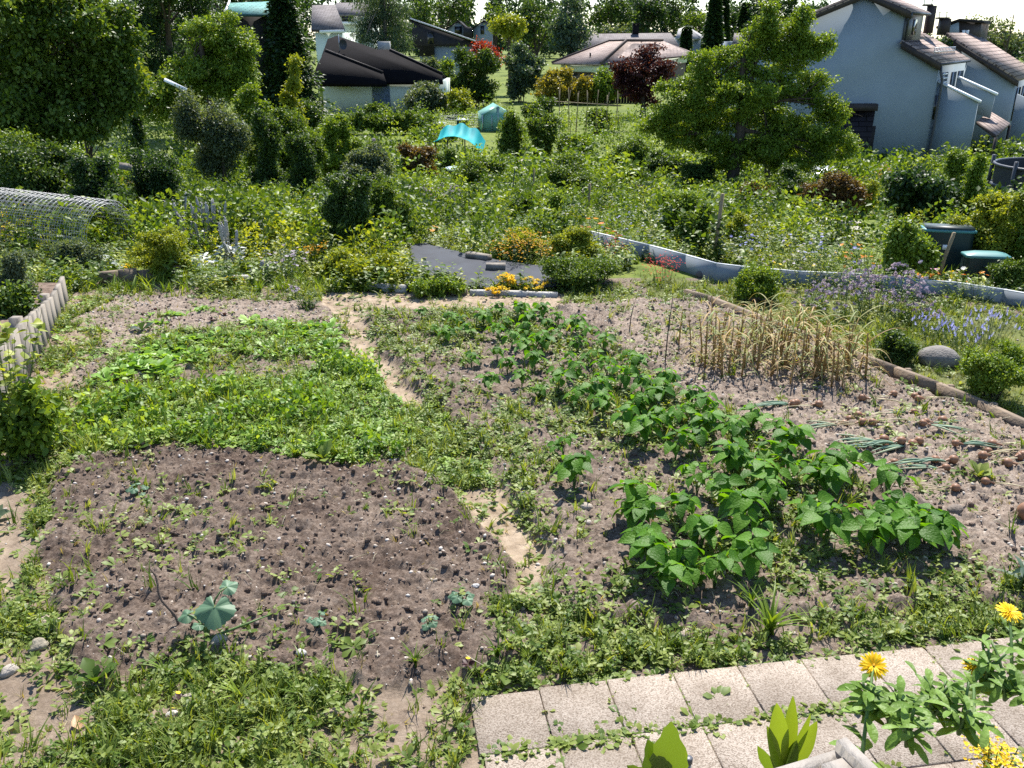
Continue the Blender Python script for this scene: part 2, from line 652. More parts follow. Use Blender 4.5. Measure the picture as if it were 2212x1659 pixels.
def tree(name, label, loc, lobes, tr, pal, ls=.1, k=4.0, trunk_top=None, nlimb=10, bark=None, seed=0, cat='tree', group=None, tpl=T2, cap=60000, cr=None, per=16, rot=0, spr=8, **kw):
    """a tree: > trunk (with its limbs), crown; lobes are relative to loc"""
    r = np.random.default_rng(2000 + seed)
    root = thing(name, label, cat, loc, rot, group)
    L = np.asarray(sprays(lobes, spr, r) if spr else lobes, float)
    area = float(np.sum(4 * 3.1 * (L[:, 3] * L[:, 5] + L[:, 4] * L[:, 5] + L[:, 3] * L[:, 4]) / 3)) * (.34 if spr else .6)
    n = int(min(cap, k * area / (.33 * ls * ls)))
    mb = MB()
    cr = cr or max(ls * 1.8, .10 * float(np.mean(L[:, 3:])) + ls)
    a = dict(shell=.4)
    a.update(kw)
    c = leaf_cloud(mb, L, max(8, n // per), per, cr, ls, tpl, r, **a)
    tb = MB()
    tt = trunk_top if trunk_top is not None else float(np.max(L[:, 2]))
    limb_tubes(tb, (0, 0, -.15), tt, tr, c, r, nlimb)
    tb.build('trunk', bark or BARK, root)
    mb.build('crown', LM(pal), root)
    return root


def conifer(name, label, loc, h, w, pal, seed=0, ls=.22, group=None, skirt=.04, dens=1.0, droop=.35):
    """a spruce: whorls of drooping branches hung with needle sprays"""
    r = np.random.default_rng(3000 + seed)
    root = thing(name, label, 'tree', loc, 0, group)
    mb = MB(); tb = MB()
    tb.tube([(0, 0, -.2), (0, 0, h * .5), (0, 0, h)], [h * .016 + .05, h * .01 + .03, .02], 7)
    z = h * skirt; pos = []; ax = []; nr = []; rn = []
    while z < h * .985:
        t = z / h
        rad = w * .5 * (1 - t) ** .8 * r.uniform(.85, 1.1) + .12
        nb = max(5, int(9 * dens))
        for i in range(nb):
            a = 2 * math.pi * (i + r.random()) / nb; L = rad * r.uniform(.75, 1.12)
            m = max(4, int(L / (ls * .34)))
            q = np.linspace(.12, 1, m)
            x = np.cos(a) * L * q; y = np.sin(a) * L * q; zz = z + .12 * L * q - droop * L * q * q
            e = np.array([math.cos(a), math.sin(a), 0])
            if L > .5:
                tb.tube([(0, 0, z), (x[m // 2], y[m // 2], zz[m // 2]), (x[-1], y[-1], zz[-1])], [.03 + .01 * L, .02, .006], 4, cap=False)
            tone = r.random()
            for _ in range(4):
                jit = r.normal(0, .1 + .10 * L, (m, 3)) * np.array([1, 1, .5])
                pos.append(np.stack([x, y, zz], -1) + jit)
                s = r.choice([-1, 1], m)[:, None] * np.cross(e, [0, 0, 1]) * r.uniform(.2, 1.1, (m, 1))
                ax.append(unit(e + s + np.array([0, 0, -.35]) + r.normal(0, .25, (m, 3))))
                nr.append(unit(np.array([0, 0, 1.0]) + r.normal(0, .4, (m, 3))))
                rn.append(np.clip(.3 * tone + .6 * r.random(m), 0, 1))
        z += max(.16, rad * .2)
    pos = np.concatenate(pos)
    mb.inst(NARROW if ls < .2 else T2, pos, frames(np.concatenate(ax), np.concatenate(nr)), ls * r.uniform(.7, 1.3, len(pos)), np.concatenate(rn))
    tb.build('trunk', BARK, root)
    mb.build('crown', LM(pal), root)
    return root


# ------------------------------------------------------------------ flowers and perennials
def daisy_tpl(n=10, cup=.15, inner=.12):
    v = []; f = []
    for i in range(n):
        a = 2 * math.pi * i / n; da = math.pi / n * .85
        b = len(v)
        v += [(math.cos(a) * inner, math.sin(a) * inner, 0), (math.cos(a - da) * .7, math.sin(a - da) * .7, cup * .6), (math.cos(a) * 1, math.sin(a) * 1, cup), (math.cos(a + da) * .7, math.sin(a + da) * .7, cup * .6)]
        f.append((b, b + 1, b + 2, b + 3))
    b = len(v)
    v += [(math.cos(2 * math.pi * i / 6) * .3, math.sin(2 * math.pi * i / 6) * .3, .06) for i in range(6)]
    f.append(tuple(range(b, b + 6)))
    return np.array(v), f


DAISY = daisy_tpl()
PUFF = merge_tpl([xf(T2, frames(np.array([d]), np.array([[d[1], -d[0], .3]]))[0], .9) for d in unit(np.random.default_rng(5).normal(0, 1, (14, 3)))])
STAR6 = daisy_tpl(6, .55, .05)
SPIRE = merge_tpl([xf(T2, frames(np.array([[math.cos(i * 2.4), math.sin(i * 2.4), .5]]), np.array([[0, 0, 1.0]]))[0], .30 * (1.1 - .6 * i / 22), (0, 0, i / 22)) for i in range(22)])
FLOWERMAT = {}


def FM(name, cols, trans=.3):
    return leafmat('petal_' + name, cols, trans, .5, (1.1, 1.0, .9), .2)


def perennial(name, label, cat, loc, w, h, pal, ls=.06, ns=14, leaves=9, flower=None, fcols=None, fname='', fs=.02, nf=None, tpl=LANCE, spread=.5, seed=0, group=None, d=None, ftop=.12, hvar=.35, lmin=.08, stemmat=None):
    """an upright herb: stems from a crown, leaves along them, flowers at the tips: > stem, foliage, blossom"""
    r = np.random.default_rng(4000 + seed)
    d = d or w
    root = thing(name, label, cat, loc, 0, group)
    sb = MB(); lb = MB(); fb = MB()
    P0 = []; tips = []
    pos = []; ax = []; nr = []
    for i in range(ns):
        a = r.uniform(0, 2 * math.pi); q = r.random() ** .5
        tx, ty = math.cos(a) * q * w * .5, math.sin(a) * q * d * .5
        hh = h * (1 - hvar * r.random() - .25 * q * q)
        b = np.array([tx * (1 - spread), ty * (1 - spread), -.03]); e = np.array([tx, ty, hh])
        m = b * .5 + e * .5 + np.array([-(tx * .08), -(ty * .08), hh * .06])
        u = np.linspace(0, 1, 5)[:, None]
        path = (1 - u) ** 2 * b + 2 * u * (1 - u) * m + u * u * e
        sb.tube(path, np.linspace(max(.003, ls * .06), .0018, 5), 3, cap=False)
        tips.append(e)
        t = r.uniform(lmin, 1.0, leaves)
        for tt in t:
            p = path[min(4, int(tt * 4))] * (1 - (tt * 4) % 1) + path[min(4, int(tt * 4) + 1)] * ((tt * 4) % 1)
            aa = r.uniform(0, 6.28); el = r.uniform(-.2, .7)
            pos.append(p); ax.append((math.cos(aa) * math.cos(el), math.sin(aa) * math.cos(el), math.sin(el)))
            nr.append((r.normal(0, .35), r.normal(0, .35), 1))
    pos = np.array(pos)
    lb.inst(tpl, pos, frames(np.array(ax), np.array(nr)), ls * r.uniform(.6, 1.25, len(pos)))
    sb.build('stem', stemmat or STEM, root)
    lb.build('foliage', LM(pal), root)
    if flower is not None:
        tips = np.array(tips)
        m = nf or len(tips)
        k = r.integers(0, len(tips), m)
        p = tips[k] + np.stack([r.normal(0, ftop * .4, m), r.normal(0, ftop * .4, m), -r.random(m) * ftop], -1)
        if m == len(tips):
            p = tips
        fb.inst(flower, p, tilted(m, .35, r), fs * r.uniform(.75, 1.2, m))
        fb.build('blossom', FM(fname, fcols), root)
    return root
# ------------------------------------------------------------------ the plot: regions outlined on the level ground (as seen from the camera, turned into places on the ground)
SOIL_LEFT = [(118, 1010), (400, 955), (640, 1000), (860, 1000), (985, 1060), (1080, 1180), (1140, 1290), (1150, 1400), (1040, 1450), (880, 1500), (560, 1450), (420, 1420), (230, 1500), (130, 1380), (95, 1160)]
CLOVER = [(195, 885), (250, 850), (480, 822), (600, 832), (690, 800), (750, 775), (790, 795), (845, 860), (900, 930), (880, 985), (800, 1010), (640, 1000), (520, 975), (380, 965), (250, 985), (150, 1005), (150, 930)]
LETTUCE = [(140, 790), (330, 725), (540, 700), (735, 725), (740, 775), (480, 775), (250, 830), (140, 850)]
BACKSOIL = [(140, 705), (250, 640), (700, 655), (735, 700), (735, 730), (540, 705), (330, 735), (150, 800)]
PATH = [(690, 640), (800, 650), (790, 690), (830, 770), (905, 850), (985, 920), (1040, 1000), (1095, 1060), (1150, 1130), (1180, 1210), (1190, 1300), (1120, 1310), (1080, 1200), (1010, 1090), (960, 1040), (900, 1000), (880, 930), (830, 840), (765, 770), (735, 700)]
PATHDIRT = [(690, 640), (780, 650), (775, 690), (815, 770), (870, 830), (930, 880), (900, 890), (835, 835), (775, 770), (740, 700)]
PATHDIRT2 = [(990, 1055), (1090, 1060), (1130, 1120), (1165, 1200), (1170, 1290), (1120, 1290), (1080, 1190), (1020, 1100)]
PATHGREEN = [(850, 870), (945, 880), (1020, 960), (1075, 1035), (1000, 1050), (950, 1040), (900, 1000), (885, 940)]
BACKPATH = [(690, 632), (1215, 640), (1210, 668), (960, 668), (690, 662)]
BEANS = [(800, 680), (1200, 672), (1330, 770), (1450, 850), (1620, 930), (1850, 1060), (2120, 1200), (2150, 1300), (1900, 1330), (1400, 1360), (1200, 1320), (1180, 1200), (1110, 1080), (985, 920), (900, 845), (830, 770)]
BARE = [(1140, 1030), (1330, 1030), (1380, 1110), (1370, 1190), (1190, 1170)]
BARE2 = [(930, 800), (1060, 800), (1090, 900), (1060, 950), (960, 900)]
RIGHTBED = [(1200, 665), (1490, 650), (1850, 790), (2260, 960), (2300, 1320), (2150, 1300), (2120, 1200), (1850, 1050), (1600, 920), (1450, 840), (1330, 760)]
LEFTEDGE = [(0, 950), (110, 950), (160, 1005), (110, 1060), (90, 1200), (110, 1330), (0, 1340)]
LEFTDIRT = [(-20, 1060), (55, 1090), (60, 1240), (-20, 1290)]
LEFTMARGIN = [(140, 640), (250, 640), (150, 700), (250, 720), (150, 800), (200, 860), (150, 1000), (30, 960), (100, 760)]
FRONTLEFT = [(-40, 1320), (120, 1350), (220, 1500), (420, 1410), (560, 1450), (880, 1490), (1040, 1440), (1165, 1435), (1160, 1490), (1010, 1530), (1020, 1700), (-60, 1700)]
FRONTDRY = [(880, 1560), (1010, 1540), (1060, 1700), (760, 1700)]
FRONTDIRT = [(0, 1480), (180, 1490), (210, 1590), (120, 1640), (-20, 1600)]
FRONTSTRIP = [(1040, 1300), (1200, 1310), (1400, 1360), (1900, 1330), (2150, 1290), (2300, 1200), (2300, 1360), (2030, 1385), (1750, 1415), (1450, 1445), (1165, 1480), (1080, 1420)]
LAWN_R = [(1360, 570), (1545, 618), (2300, 690), (2300, 960), (2200, 930), (1870, 790), (1520, 655), (1400, 640)]
SLABS = [(1010, 1540), (1163, 1485), (1449, 1448), (1753, 1420), (2034, 1392), (2300, 1365), (2300, 1800), (1000, 1800)]

WEEDS = [(PATH, .18), (BEANS, .36), (SOIL_LEFT, .05), (RIGHTBED, .04), (BACKSOIL, .04), (LETTUCE, .35), (CLOVER, .9), (PATHDIRT, .05), (PATHGREEN, .75), (PATHDIRT2, .10), (BARE, .06), (BARE2, .10), (BACKPATH, .03), (LEFTEDGE, .7), (LEFTMARGIN, .5), (LEFTDIRT, .05), (FRONTLEFT, .95), (FRONTDRY, .4), (FRONTDIRT, .25), (FRONTSTRIP, .75), (LAWN_R, .5), (SLABS, 0.0)]


def level(regions, px, py, default):
    d = np.full(np.shape(px), float(default))
    for poly, v in regions:
        d = np.where(inpoly(px, py, poly), v, d)
    return d


def at_ground(x, y, jit=10.0):
    px, py = project(np.stack([x, y, np.zeros_like(x)], -1))
    s = 400.0 / np.maximum(y, 2.5)
    px = px + (fbm(x * 2.1, y * 2.1, 3, 4) - .47) * s * .9
    py = py + (fbm(x * 2.1, y * 2.1, 9, 4) - .47) * s * .35
    return px, py


def soil_height(x, y, soft, soil):
    z = H(x, y)
    n = fbm(x * 3.2, y * 3.2, 21, 3) - .44
    f = fbm(x * 13, y * 13, 31, 4) - .47
    g = np.abs(fbm(x * 30, y * 30, 41, 3) - .44)
    k = np.abs(fbm(x * 47, y * 47, 45, 2) - .37)
    return z + (n * .06 + f * .085 + g * .085 + k * .06) * soil + soft


def plot_fields(x, y):
    px, py = at_ground(x, y)
    near = (y < 11.4) & (np.abs(x) < 7.5) & (y > 1.0)
    soil = level([(BEANS, .9), (SOIL_LEFT, 1.1), (RIGHTBED, 1), (BACKSOIL, .8), (LETTUCE, .6), (CLOVER, .6), (FRONTSTRIP, .5), (PATH, .15), (PATHDIRT, .06), (BACKPATH, .05), (LEFTDIRT, .1), (FRONTDIRT, .12)], px, py, .25)
    soil = np.where(near, soil, .15)
    pathm = level([(PATH, .8), (PATHDIRT, 1), (PATHDIRT2, 1), (BACKPATH, 1), (LEFTDIRT, 1), (LEFTEDGE, .5), (LEFTMARGIN, .7), (FRONTDIRT, .9), (FRONTDRY, .6), (FRONTLEFT, .4)], px, py, .0) * near
    dry = level([(RIGHTBED, .85), (BACKSOIL, .9), (BEANS, .45), (SOIL_LEFT, .2), (LETTUCE, .5), (CLOVER, .4)], px, py, .4)
    dry = np.where(near, dry, .4)
    green = np.where(near, level([(LAWN_R, .75)], px, py, 0), 1.0)
    soft = level([(BEANS, .04), (SOIL_LEFT, .03), (RIGHTBED, .055), (CLOVER, .02), (LETTUCE, .02), (PATH, -.02), (PATHDIRT, -.03), (PATHDIRT2, -.03)], px, py, 0.0) * near
    return soil, pathm, dry, green, soft


def axis(lo, hi, step, far_lo, far_hi):
    a = np.arange(lo, hi, step)
    L = []; s = step; v = lo
    while v > far_lo:
        s = min(s * 1.35, 40); v -= s; L.append(v)
    Rr = []; s = step; v = a[-1]
    while v < far_hi:
        s = min(s * 1.18, 40); v += s; Rr.append(v)
    return np.array(L[::-1] + list(a) + Rr)


def smooth2(a, n=2):
    for _ in range(n):
        a = (a + np.roll(a, 1, 0) + np.roll(a, -1, 0) + np.roll(a, 1, 1) + np.roll(a, -1, 1)) / 5
    return a


gx = axis(-6.4, 7.0, .018, -900, 900)
gy = axis(2.7, 11.0, .0165, -60, 1800)
GX, GY = np.meshgrid(gx, gy)
f_soil, f_path, f_dry, f_green, f_soft = plot_fields(GX.ravel(), GY.ravel())
shp = GX.shape
f_soft = smooth2(f_soft.reshape(shp), 6).ravel(); f_soil = smooth2(f_soil.reshape(shp), 3).ravel()
GZ = soil_height(GX.ravel(), GY.ravel(), f_soft, f_soil).reshape(shp)


def ground_z(x, y):
    """height of the modelled ground surface, clods and all"""
    x = np.atleast_1d(np.asarray(x, float)); y = np.atleast_1d(np.asarray(y, float))
    i = np.clip(np.searchsorted(gx, x), 1, len(gx) - 1); j = np.clip(np.searchsorted(gy, y), 1, len(gy) - 1)
    u = np.clip((x - gx[i - 1]) / (gx[i] - gx[i - 1]), 0, 1); v = np.clip((y - gy[j - 1]) / (gy[j] - gy[j - 1]), 0, 1)
    return (GZ[j - 1, i - 1] * (1 - u) + GZ[j - 1, i] * u) * (1 - v) + (GZ[j, i - 1] * (1 - u) + GZ[j, i] * u) * v


def gpt(px, py, sink=0.0):
    p = W(px, py)
    return np.array([p[0], p[1], float(ground_z(p[0], p[1])[0]) - sink])


nx, ny = len(gx), len(gy)
me = bpy.data.meshes.new('ground')
me.vertices.add(nx * ny)
me.vertices.foreach_set('co', np.stack([GX, GY, GZ], -1).astype(np.float32).ravel())
ii = (np.arange(ny - 1)[:, None] * nx + np.arange(nx - 1)[None, :]).ravel()
quads = np.stack([ii, ii + 1, ii + nx + 1, ii + nx], -1).astype(np.int32)
me.loops.add(quads.size); me.loops.foreach_set('vertex_index', quads.ravel())
me.polygons.add(len(quads))
me.polygons.foreach_set('loop_start', (np.arange(len(quads)) * 4).astype(np.int32))
me.polygons.foreach_set('loop_total', np.full(len(quads), 4, np.int32))
me.polygons.foreach_set('use_smooth', np.ones(len(quads), bool))
for nm, f in (('pathm', smooth2(f_path.reshape(shp), 2).ravel()), ('dry', smooth2(f_dry.reshape(shp), 4).ravel()), ('green', f_green)):
    me.attributes.new(nm, 'FLOAT', 'POINT').data.foreach_set('value', np.asarray(f, np.float32))
me.update(calc_edges=True)
ground = bpy.data.objects.new('ground', me); COL.objects.link(ground)
tag(ground, 'stony brown vegetable plot with trodden earth paths and grass beyond', kind='structure')


def ground_material():
    m, n, l, b = node_mat('soil_and_grass')
    tc = n.new("ShaderNodeTexCoord")

    def noise(s, d=6, r=.6):
        t = n.new("ShaderNodeTexNoise"); t.inputs['Scale'].default_value = s; t.inputs['Detail'].default_value = d; t.inputs['Roughness'].default_value = r
        l.new(tc.outputs['Object'], t.inputs[0]); return t

    def attr(k):
        a = n.new("ShaderNodeAttribute"); a.attribute_name = k; return a.outputs['Fac']

    def mix(f, a, c, bt='MIX'):
        x = n.new("ShaderNodeMix"); x.data_type = 'RGBA'; x.blend_type = bt
        if isinstance(f, float): x.inputs[0].default_value = f
        else: l.new(f, x.inputs[0])
        l.new(a, x.inputs[6]); l.new(c, x.inputs[7]); return x.outputs[2]
    n1 = noise(38, 8, .7); n2 = noise(1.6, 5)
    moist = ramp(n, [(.030, .020, .015), (.082, .058, .045), (.19, .148, .118)], [.3, .5, .75]); l.new(n1.outputs[0], moist.inputs[0])
    dryc = ramp(n, [(.12, .09, .07), (.24, .19, .152), (.40, .335, .275)], [.3, .5, .72]); l.new(n1.outputs[0], dryc.inputs[0])
    add = n.new("ShaderNodeMath"); add.operation = 'ADD'; l.new(attr('dry'), add.inputs[0])
    sc = n.new("ShaderNodeMapRange"); l.new(n2.outputs[0], sc.inputs[0]); sc.inputs[1].default_value = .3; sc.inputs[2].default_value = .7; sc.inputs[3].default_value = -.35; sc.inputs[4].default_value = .4
    l.new(sc.outputs[0], add.inputs[1]); add.use_clamp = True
    soil = mix(add.outputs[0], moist.outputs[0], dryc.outputs[0])
    n3 = noise(9, 8, .65)
    pc = ramp(n, [(.17, .125, .085), (.29, .225, .16), (.40, .32, .24)], [.32, .5, .7]); l.new(n3.outputs[0], pc.inputs[0])
    soil = mix(attr('pathm'), soil, pc.outputs[0])
    n4 = noise(3.0, 8, .7); n5 = noise(.35, 4)
    gc = ramp(n, [(.05, .075, .016), (.12, .16, .03), (.22, .23, .065)], [.3, .5, .72]); l.new(n4.outputs[0], gc.inputs[0])
    gc2 = ramp(n, [(.7, .75, .7), (1.1, 1.05, 1.0)], [.35, .65]); l.new(n5.outputs[0], gc2.inputs[0])
    gg = mix(1.0, gc.outputs[0], gc2.outputs[0], 'MULTIPLY')
    l.new(mix(attr('green'), soil, gg), b.inputs['Base Color'])
    b.inputs['Roughness'].default_value = .95; b.inputs['Specular IOR Level'].default_value = .15
    bn = noise(70, 10, .75); bp = n.new("ShaderNodeBump"); bp.inputs['Strength'].default_value = .9; bp.inputs['Distance'].default_value = .012
    l.new(bn.outputs[0], bp.inputs['Height']); l.new(bp.outputs[0], b.inputs['Normal'])
    return m


me.materials.append(ground_material())

# ------------------------------------------------------------------ paving slabs
A0, A1 = W(1163, 1485, .02), W(2034, 1392, .02)
e1 = unit(A1 - A0); e2 = np.array([e1[1], -e1[0], 0.0])
SL = float(np.linalg.norm(W(1449, 1448, .02) - W(1163, 1485, .02)) / 2)
SD = SL * 1.1
pv = MB(); slab_corners = []
for j in range(4):
    for i in range(-1 if j else -1, 9):
        q = .0035
        o = A0 + e1 * SL * (i + (.0 if j % 2 == 0 else .06)) + e2 * SD * j
        if i == -1: o = o + e2 * .02
        c = [o + e1 * q + e2 * q, o + e1 * (SL - q) + e2 * q, o + e1 * (SL - q) + e2 * (SD - q), o + e1 * q + e2 * (SD - q)]
        c = np.array(c); cz = .022 + rng.normal(0, .002)
        tilt = rng.normal(0, .004, 2)
        mid = c.mean(0)
        for p in c:
            p[2] = cz + (p[0] - mid[0]) * tilt[0] + (p[1] - mid[1]) * tilt[1]
        # a slab with small worn edges
        inn = mid + (c - mid) * .972
        inn[:, 2] = c[:, 2] + .004
        v = np.vstack([inn, c, c - [0, 0, .07]])
        f = [(3, 2, 1, 0)] + [(a, (a + 1) % 4, (a + 1) % 4 + 4, a + 4) for a in range(4)] + [(a + 4, (a + 1) % 4 + 4, (a + 1) % 4 + 8, a + 8) for a in range(4)]
        pv.add(v, f, rng.random()); slab_corners.append((i, j, o))


def slab_material():
    m, n, l, b = node_mat('paving')
    tc = n.new("ShaderNodeTexCoord")
    a = n.new("ShaderNodeAttribute"); a.attribute_name = 'rnd'
    v = n.new("ShaderNodeTexVoronoi"); v.inputs['Scale'].default_value = 170; l.new(tc.outputs['Object'], v.inputs[0])
    r = ramp(n, [(.15, .118, .092), (.25, .21, .172), (.37, .325, .28), (.23, .18, .145)], [0, .35, .65, 1]); l.new(v.outputs['Color'], r.inputs[0])
    t = n.new("ShaderNodeTexNoise"); t.inputs['Scale'].default_value = 3.5; t.inputs['Detail'].default_value = 7; l.new(tc.outputs['Object'], t.inputs[0])
    r2 = ramp(n, [(.62, .58, .53), (1.0, .98, .95)], [.35, .62]); l.new(t.outputs[0], r2.inputs[0])
    x = n.new("ShaderNodeMix"); x.data_type = 'RGBA'; x.blend_type = 'MULTIPLY'; x.inputs[0].default_value = .75
    l.new(r.outputs[0], x.inputs[6]); l.new(r2.outputs[0], x.inputs[7])
    h = n.new("ShaderNodeHueSaturation"); mr = n.new("ShaderNodeMapRange"); l.new(a.outputs['Fac'], mr.inputs[0]); mr.inputs[3].default_value = .88; mr.inputs[4].default_value = 1.1
    l.new(mr.outputs[0], h.inputs['Value']); l.new(x.outputs[2], h.inputs['Color']); l.new(h.outputs[0], b.inputs['Base Color'])
    b.inputs['Roughness'].default_value = .9; b.inputs['Specular IOR Level'].default_value = .2
    bp = n.new("ShaderNodeBump"); bp.inputs['Strength'].default_value = .6; bp.inputs['Distance'].default_value = .004
    l.new(v.outputs['Distance'], bp.inputs['Height']); l.new(bp.outputs[0], b.inputs['Normal'])
    return m


path = pv.build('path', slab_material())
tag(path, 'path of worn beige exposed aggregate slabs across the front of the plot', kind='structure')

# ------------------------------------------------------------------ stones, clods, weeds, grass over the plot (past counting)


def ico():
    import bmesh
    bm = bmesh.new(); bmesh.ops.create_icosphere(bm, subdivisions=1, radius=1)
    v = np.array([x.co[:] for x in bm.verts]); f = [tuple(q.index for q in p.verts) for p in bm.faces]
    bm.free()
    return v, f


ICO1 = ico()


def rock_tpl(seed, rough=.25):
    r = np.random.default_rng(seed)
    v = ICO1[0].copy()
    n = np.array([fbm(p[0:1] * 1.3 + seed, p[1:2] * 1.3 + p[2] * 1.7, seed, 3)[0] for p in v])
    return v * (1 + rough * 2 * (n - .45))[:, None] * (1 + r.normal(0, rough * .25, (len(v), 1))), ICO1[1]


ROCKS = [rock_tpl(k, .22) for k in range(6)]
CLODS = [rock_tpl(20 + k, .45) for k in range(6)]
BLOB = (np.array([(0, 0, -1), (.9, 0, 0), (0, .9, 0), (-.9, 0, 0), (0, -.9, 0), (0, 0, .9)]), [(0, 2, 1), (0, 3, 2), (0, 4, 3), (0, 1, 4), (5, 1, 2), (5, 2, 3), (5, 3, 4), (5, 4, 1)])


def scatter(n, fn, lo=(-6.4, 2.75), hi=(7.0, 11.2), seed=1):
    r = np.random.default_rng(seed)
    # more tries close to the camera is not needed: even density on the ground
    x = r.uniform(lo[0], hi[0], n); y = r.uniform(lo[1], hi[1], n)
    px, py = project(np.stack([x, y, np.zeros(n)], -1))
    vis = (px > -60) & (px < 2272) & (py < 1720)
    x, y = x[vis], y[vis]
    px, py = at_ground(x, y)
    keep = r.random(len(x)) < fn(px, py, x, y)
    return x[keep], y[keep], r


STONY = [(BEANS, .35), (SOIL_LEFT, .5), (RIGHTBED, .8), (BACKSOIL, .9), (LETTUCE, .4), (PATH, .15), (LEFTMARGIN, .5), (LEFTDIRT, .15), (FRONTSTRIP, .2), (CLOVER, .05), (SLABS, 0)]
mb = MB()
x, y, r = scatter(90000, lambda px, py, x, y: level(STONY, px, py, .04) * .55, seed=4)
s = .004 + .011 * r.random(len(x)) ** 3.2
big = s > .009
for k in range(6):
    q = (np.arange(len(x)) % 6 == k) & big
    mb.inst(ROCKS[k], np.stack([x[q], y[q], ground_z(x[q], y[q]) + s[q] * .25], -1), tilted(q.sum(), .3, r), np.stack([s[q] * 1.3, s[q], s[q] * .75], -1))
q = ~big
mb.inst(BLOB, np.stack([x[q], y[q], ground_z(x[q], y[q]) + s[q] * .3], -1), tilted(q.sum(), .4, r), np.stack([s[q] * 1.3, s[q], s[q] * .8], -1))
STONEM = leafmat('pebble_stone', [(.12, .10, .085), (.26, .215, .17), (.36, .31, .26), (.50, .47, .43)], 0.0, .8, spec=.25)
tag(mb.build('gravel', STONEM, smooth=True), 'small pale pebbles lying all over the dug soil', kind='stuff')

mb = MB()
x, y, r = scatter(60000, lambda px, py, x, y: level([(BEANS, .55), (SOIL_LEFT, 1), (RIGHTBED, .75), (BACKSOIL, .35), (LETTUCE, .3), (FRONTSTRIP, .3), (SLABS, 0), (PATHDIRT, .05)], px, py, .03) * (.35 + .9 * vn(x * 2.2, y * 2.2, 55)) * .6, seed=5)
s = .005 + .017 * r.random(len(x)) ** 3.5
for k in range(6):
    q = np.arange(len(x)) % 6 == k
    mb.inst(CLODS[k], np.stack([x[q], y[q], ground_z(x[q], y[q]) + s[q] * .2], -1), tilted(q.sum(), .5, r), np.stack([s[q] * 1.2, s[q], s[q] * .85], -1))
CLODM = plain('clod_earth', (.165, .122, .095), .95, .5, 14, .8, spec=.1, col2=(.09, .064, .049))
tag(mb.build('dirt', CLODM), 'crumbly brown clods of freshly dug earth', kind='stuff')

wr = np.random.default_rng(77)
ROS = [rosette_tpl(SPOON, n, (.0, .7), (.5, 1.0), wr, .06) for n in (5, 6, 7, 8)]
STK = [stalk_tpl(n, h, OVAL, .55, wr) for n, h in ((6, .7), (8, 1.0), (7, .85), (10, 1.2))]
TUF = [tuft_tpl(n, .25, w, wr) for n, w in ((7, .035), (9, .028), (6, .045), (8, .03))]
CLV = [merge_tpl([xf(rosette_tpl(OVAL, 3, (.0, .35), (.4, .55), wr, .02), np.eye(3), 1.0, (wr.normal(0, .35), wr.normal(0, .35), wr.uniform(.2, .8))) for _ in range(5)]) for _ in range(4)]


def carpet(name, label, tpls, pal, n, fn, size, seed, tilt=.25, lo=(-6.4, 2.75), hi=(7.0, 11.2), hz=None, mat=None):
    x, y, r = scatter(n, fn, lo, hi, seed)
    mb = MB(); s = r.uniform(size[0], size[1], len(x))
    z = (hz or ground_z)(x, y)
    for k, t in enumerate(tpls):
        q = np.arange(len(x)) % len(tpls) == k
        mb.inst(t, np.stack([x[q], y[q], z[q] - .004], -1), tilted(q.sum(), tilt, r), s[q])
    o = mb.build(name, mat or LM(pal))
    tag(o, label, kind='stuff')
    return o


def weed_level(px, py, x, y):
    return level(WEEDS, px, py, .25) * np.clip(2.4 * vn(x * 1.7, y * 1.7, 61) - .35, .05, 1.3) * np.clip(1.9 * vn(x * 5.5, y * 5.5, 62) + .0, .05, 1.3)


NOCLOVER = [(CLOVER, .25), (LAWN_R, .2)]
carpet('weeds', 'low broad leaved weeds sprouting through the soil and along the bed edges', ROS, 'weed', 170000, lambda px, py, x, y: weed_level(px, py, x, y) * level(NOCLOVER, px, py, 1) * .9, (.022, .078), 6)
carpet('undergrowth', 'small upright seedlings and weeds between the crops', STK, 'weed', 95000, lambda px, py, x, y: weed_level(px, py, x, y) * level(NOCLOVER, px, py, 1) * .6, (.03, .11), 7)
carpet('grass', 'green grass tufts along the bed edges and paths', TUF, 'weed', 80000, lambda px, py, x, y: weed_level(px, py, x, y) * level([(FRONTLEFT, 1.1), (CLOVER, .55), (BEANS, .5)], px, py, .7) * .7, (.06, .20), 8)
carpet('grass', 'dry straw coloured grass at the near edge of the plot', TUF, 'drygrass', 30000, lambda px, py, x, y: level([(FRONTDRY, 1.0), (FRONTLEFT, .25), (LEFTMARGIN, .35), (LEFTEDGE, .15), (RIGHTBED, .04), (SOIL_LEFT, .05), (SLABS, 0)], px, py, .03), (.03, .085), 9, tilt=.5)
carpet('foliage', 'dense carpet of bright clover and chickweed filling the left bed', CLV, 'clover', 60000, lambda px, py, x, y: level([(CLOVER, .95), (PATHGREEN, .35), (LEFTMARGIN, .12), (LETTUCE, .12)], px, py, 0) * np.clip(1.5 * vn(x * 3, y * 3, 71) + .2, .2, 1), (.04, .08), 10)
BUSHY = [merge_tpl([xf(OVAL, frames((wr.normal(0, 1, 3) + [0, 0, .4])[None], (wr.normal(0, .5, 3) + [0, 0, 1])[None])[0], wr.uniform(.2, .36), (wr.normal(0, .3), wr.normal(0, .3), wr.uniform(.1, 1))) for _ in range(34)]) for _ in range(4)]
carpet('foliage', 'taller leafy weeds swelling out of the clover bed', BUSHY, 'clover', 9000, lambda px, py, x, y: level([(CLOVER, .8), (PATHGREEN, .12)], px, py, 0) * np.clip(2.2 * vn(x * 1.9, y * 1.9, 83) - .45, 0, 1), (.09, .20), 15)
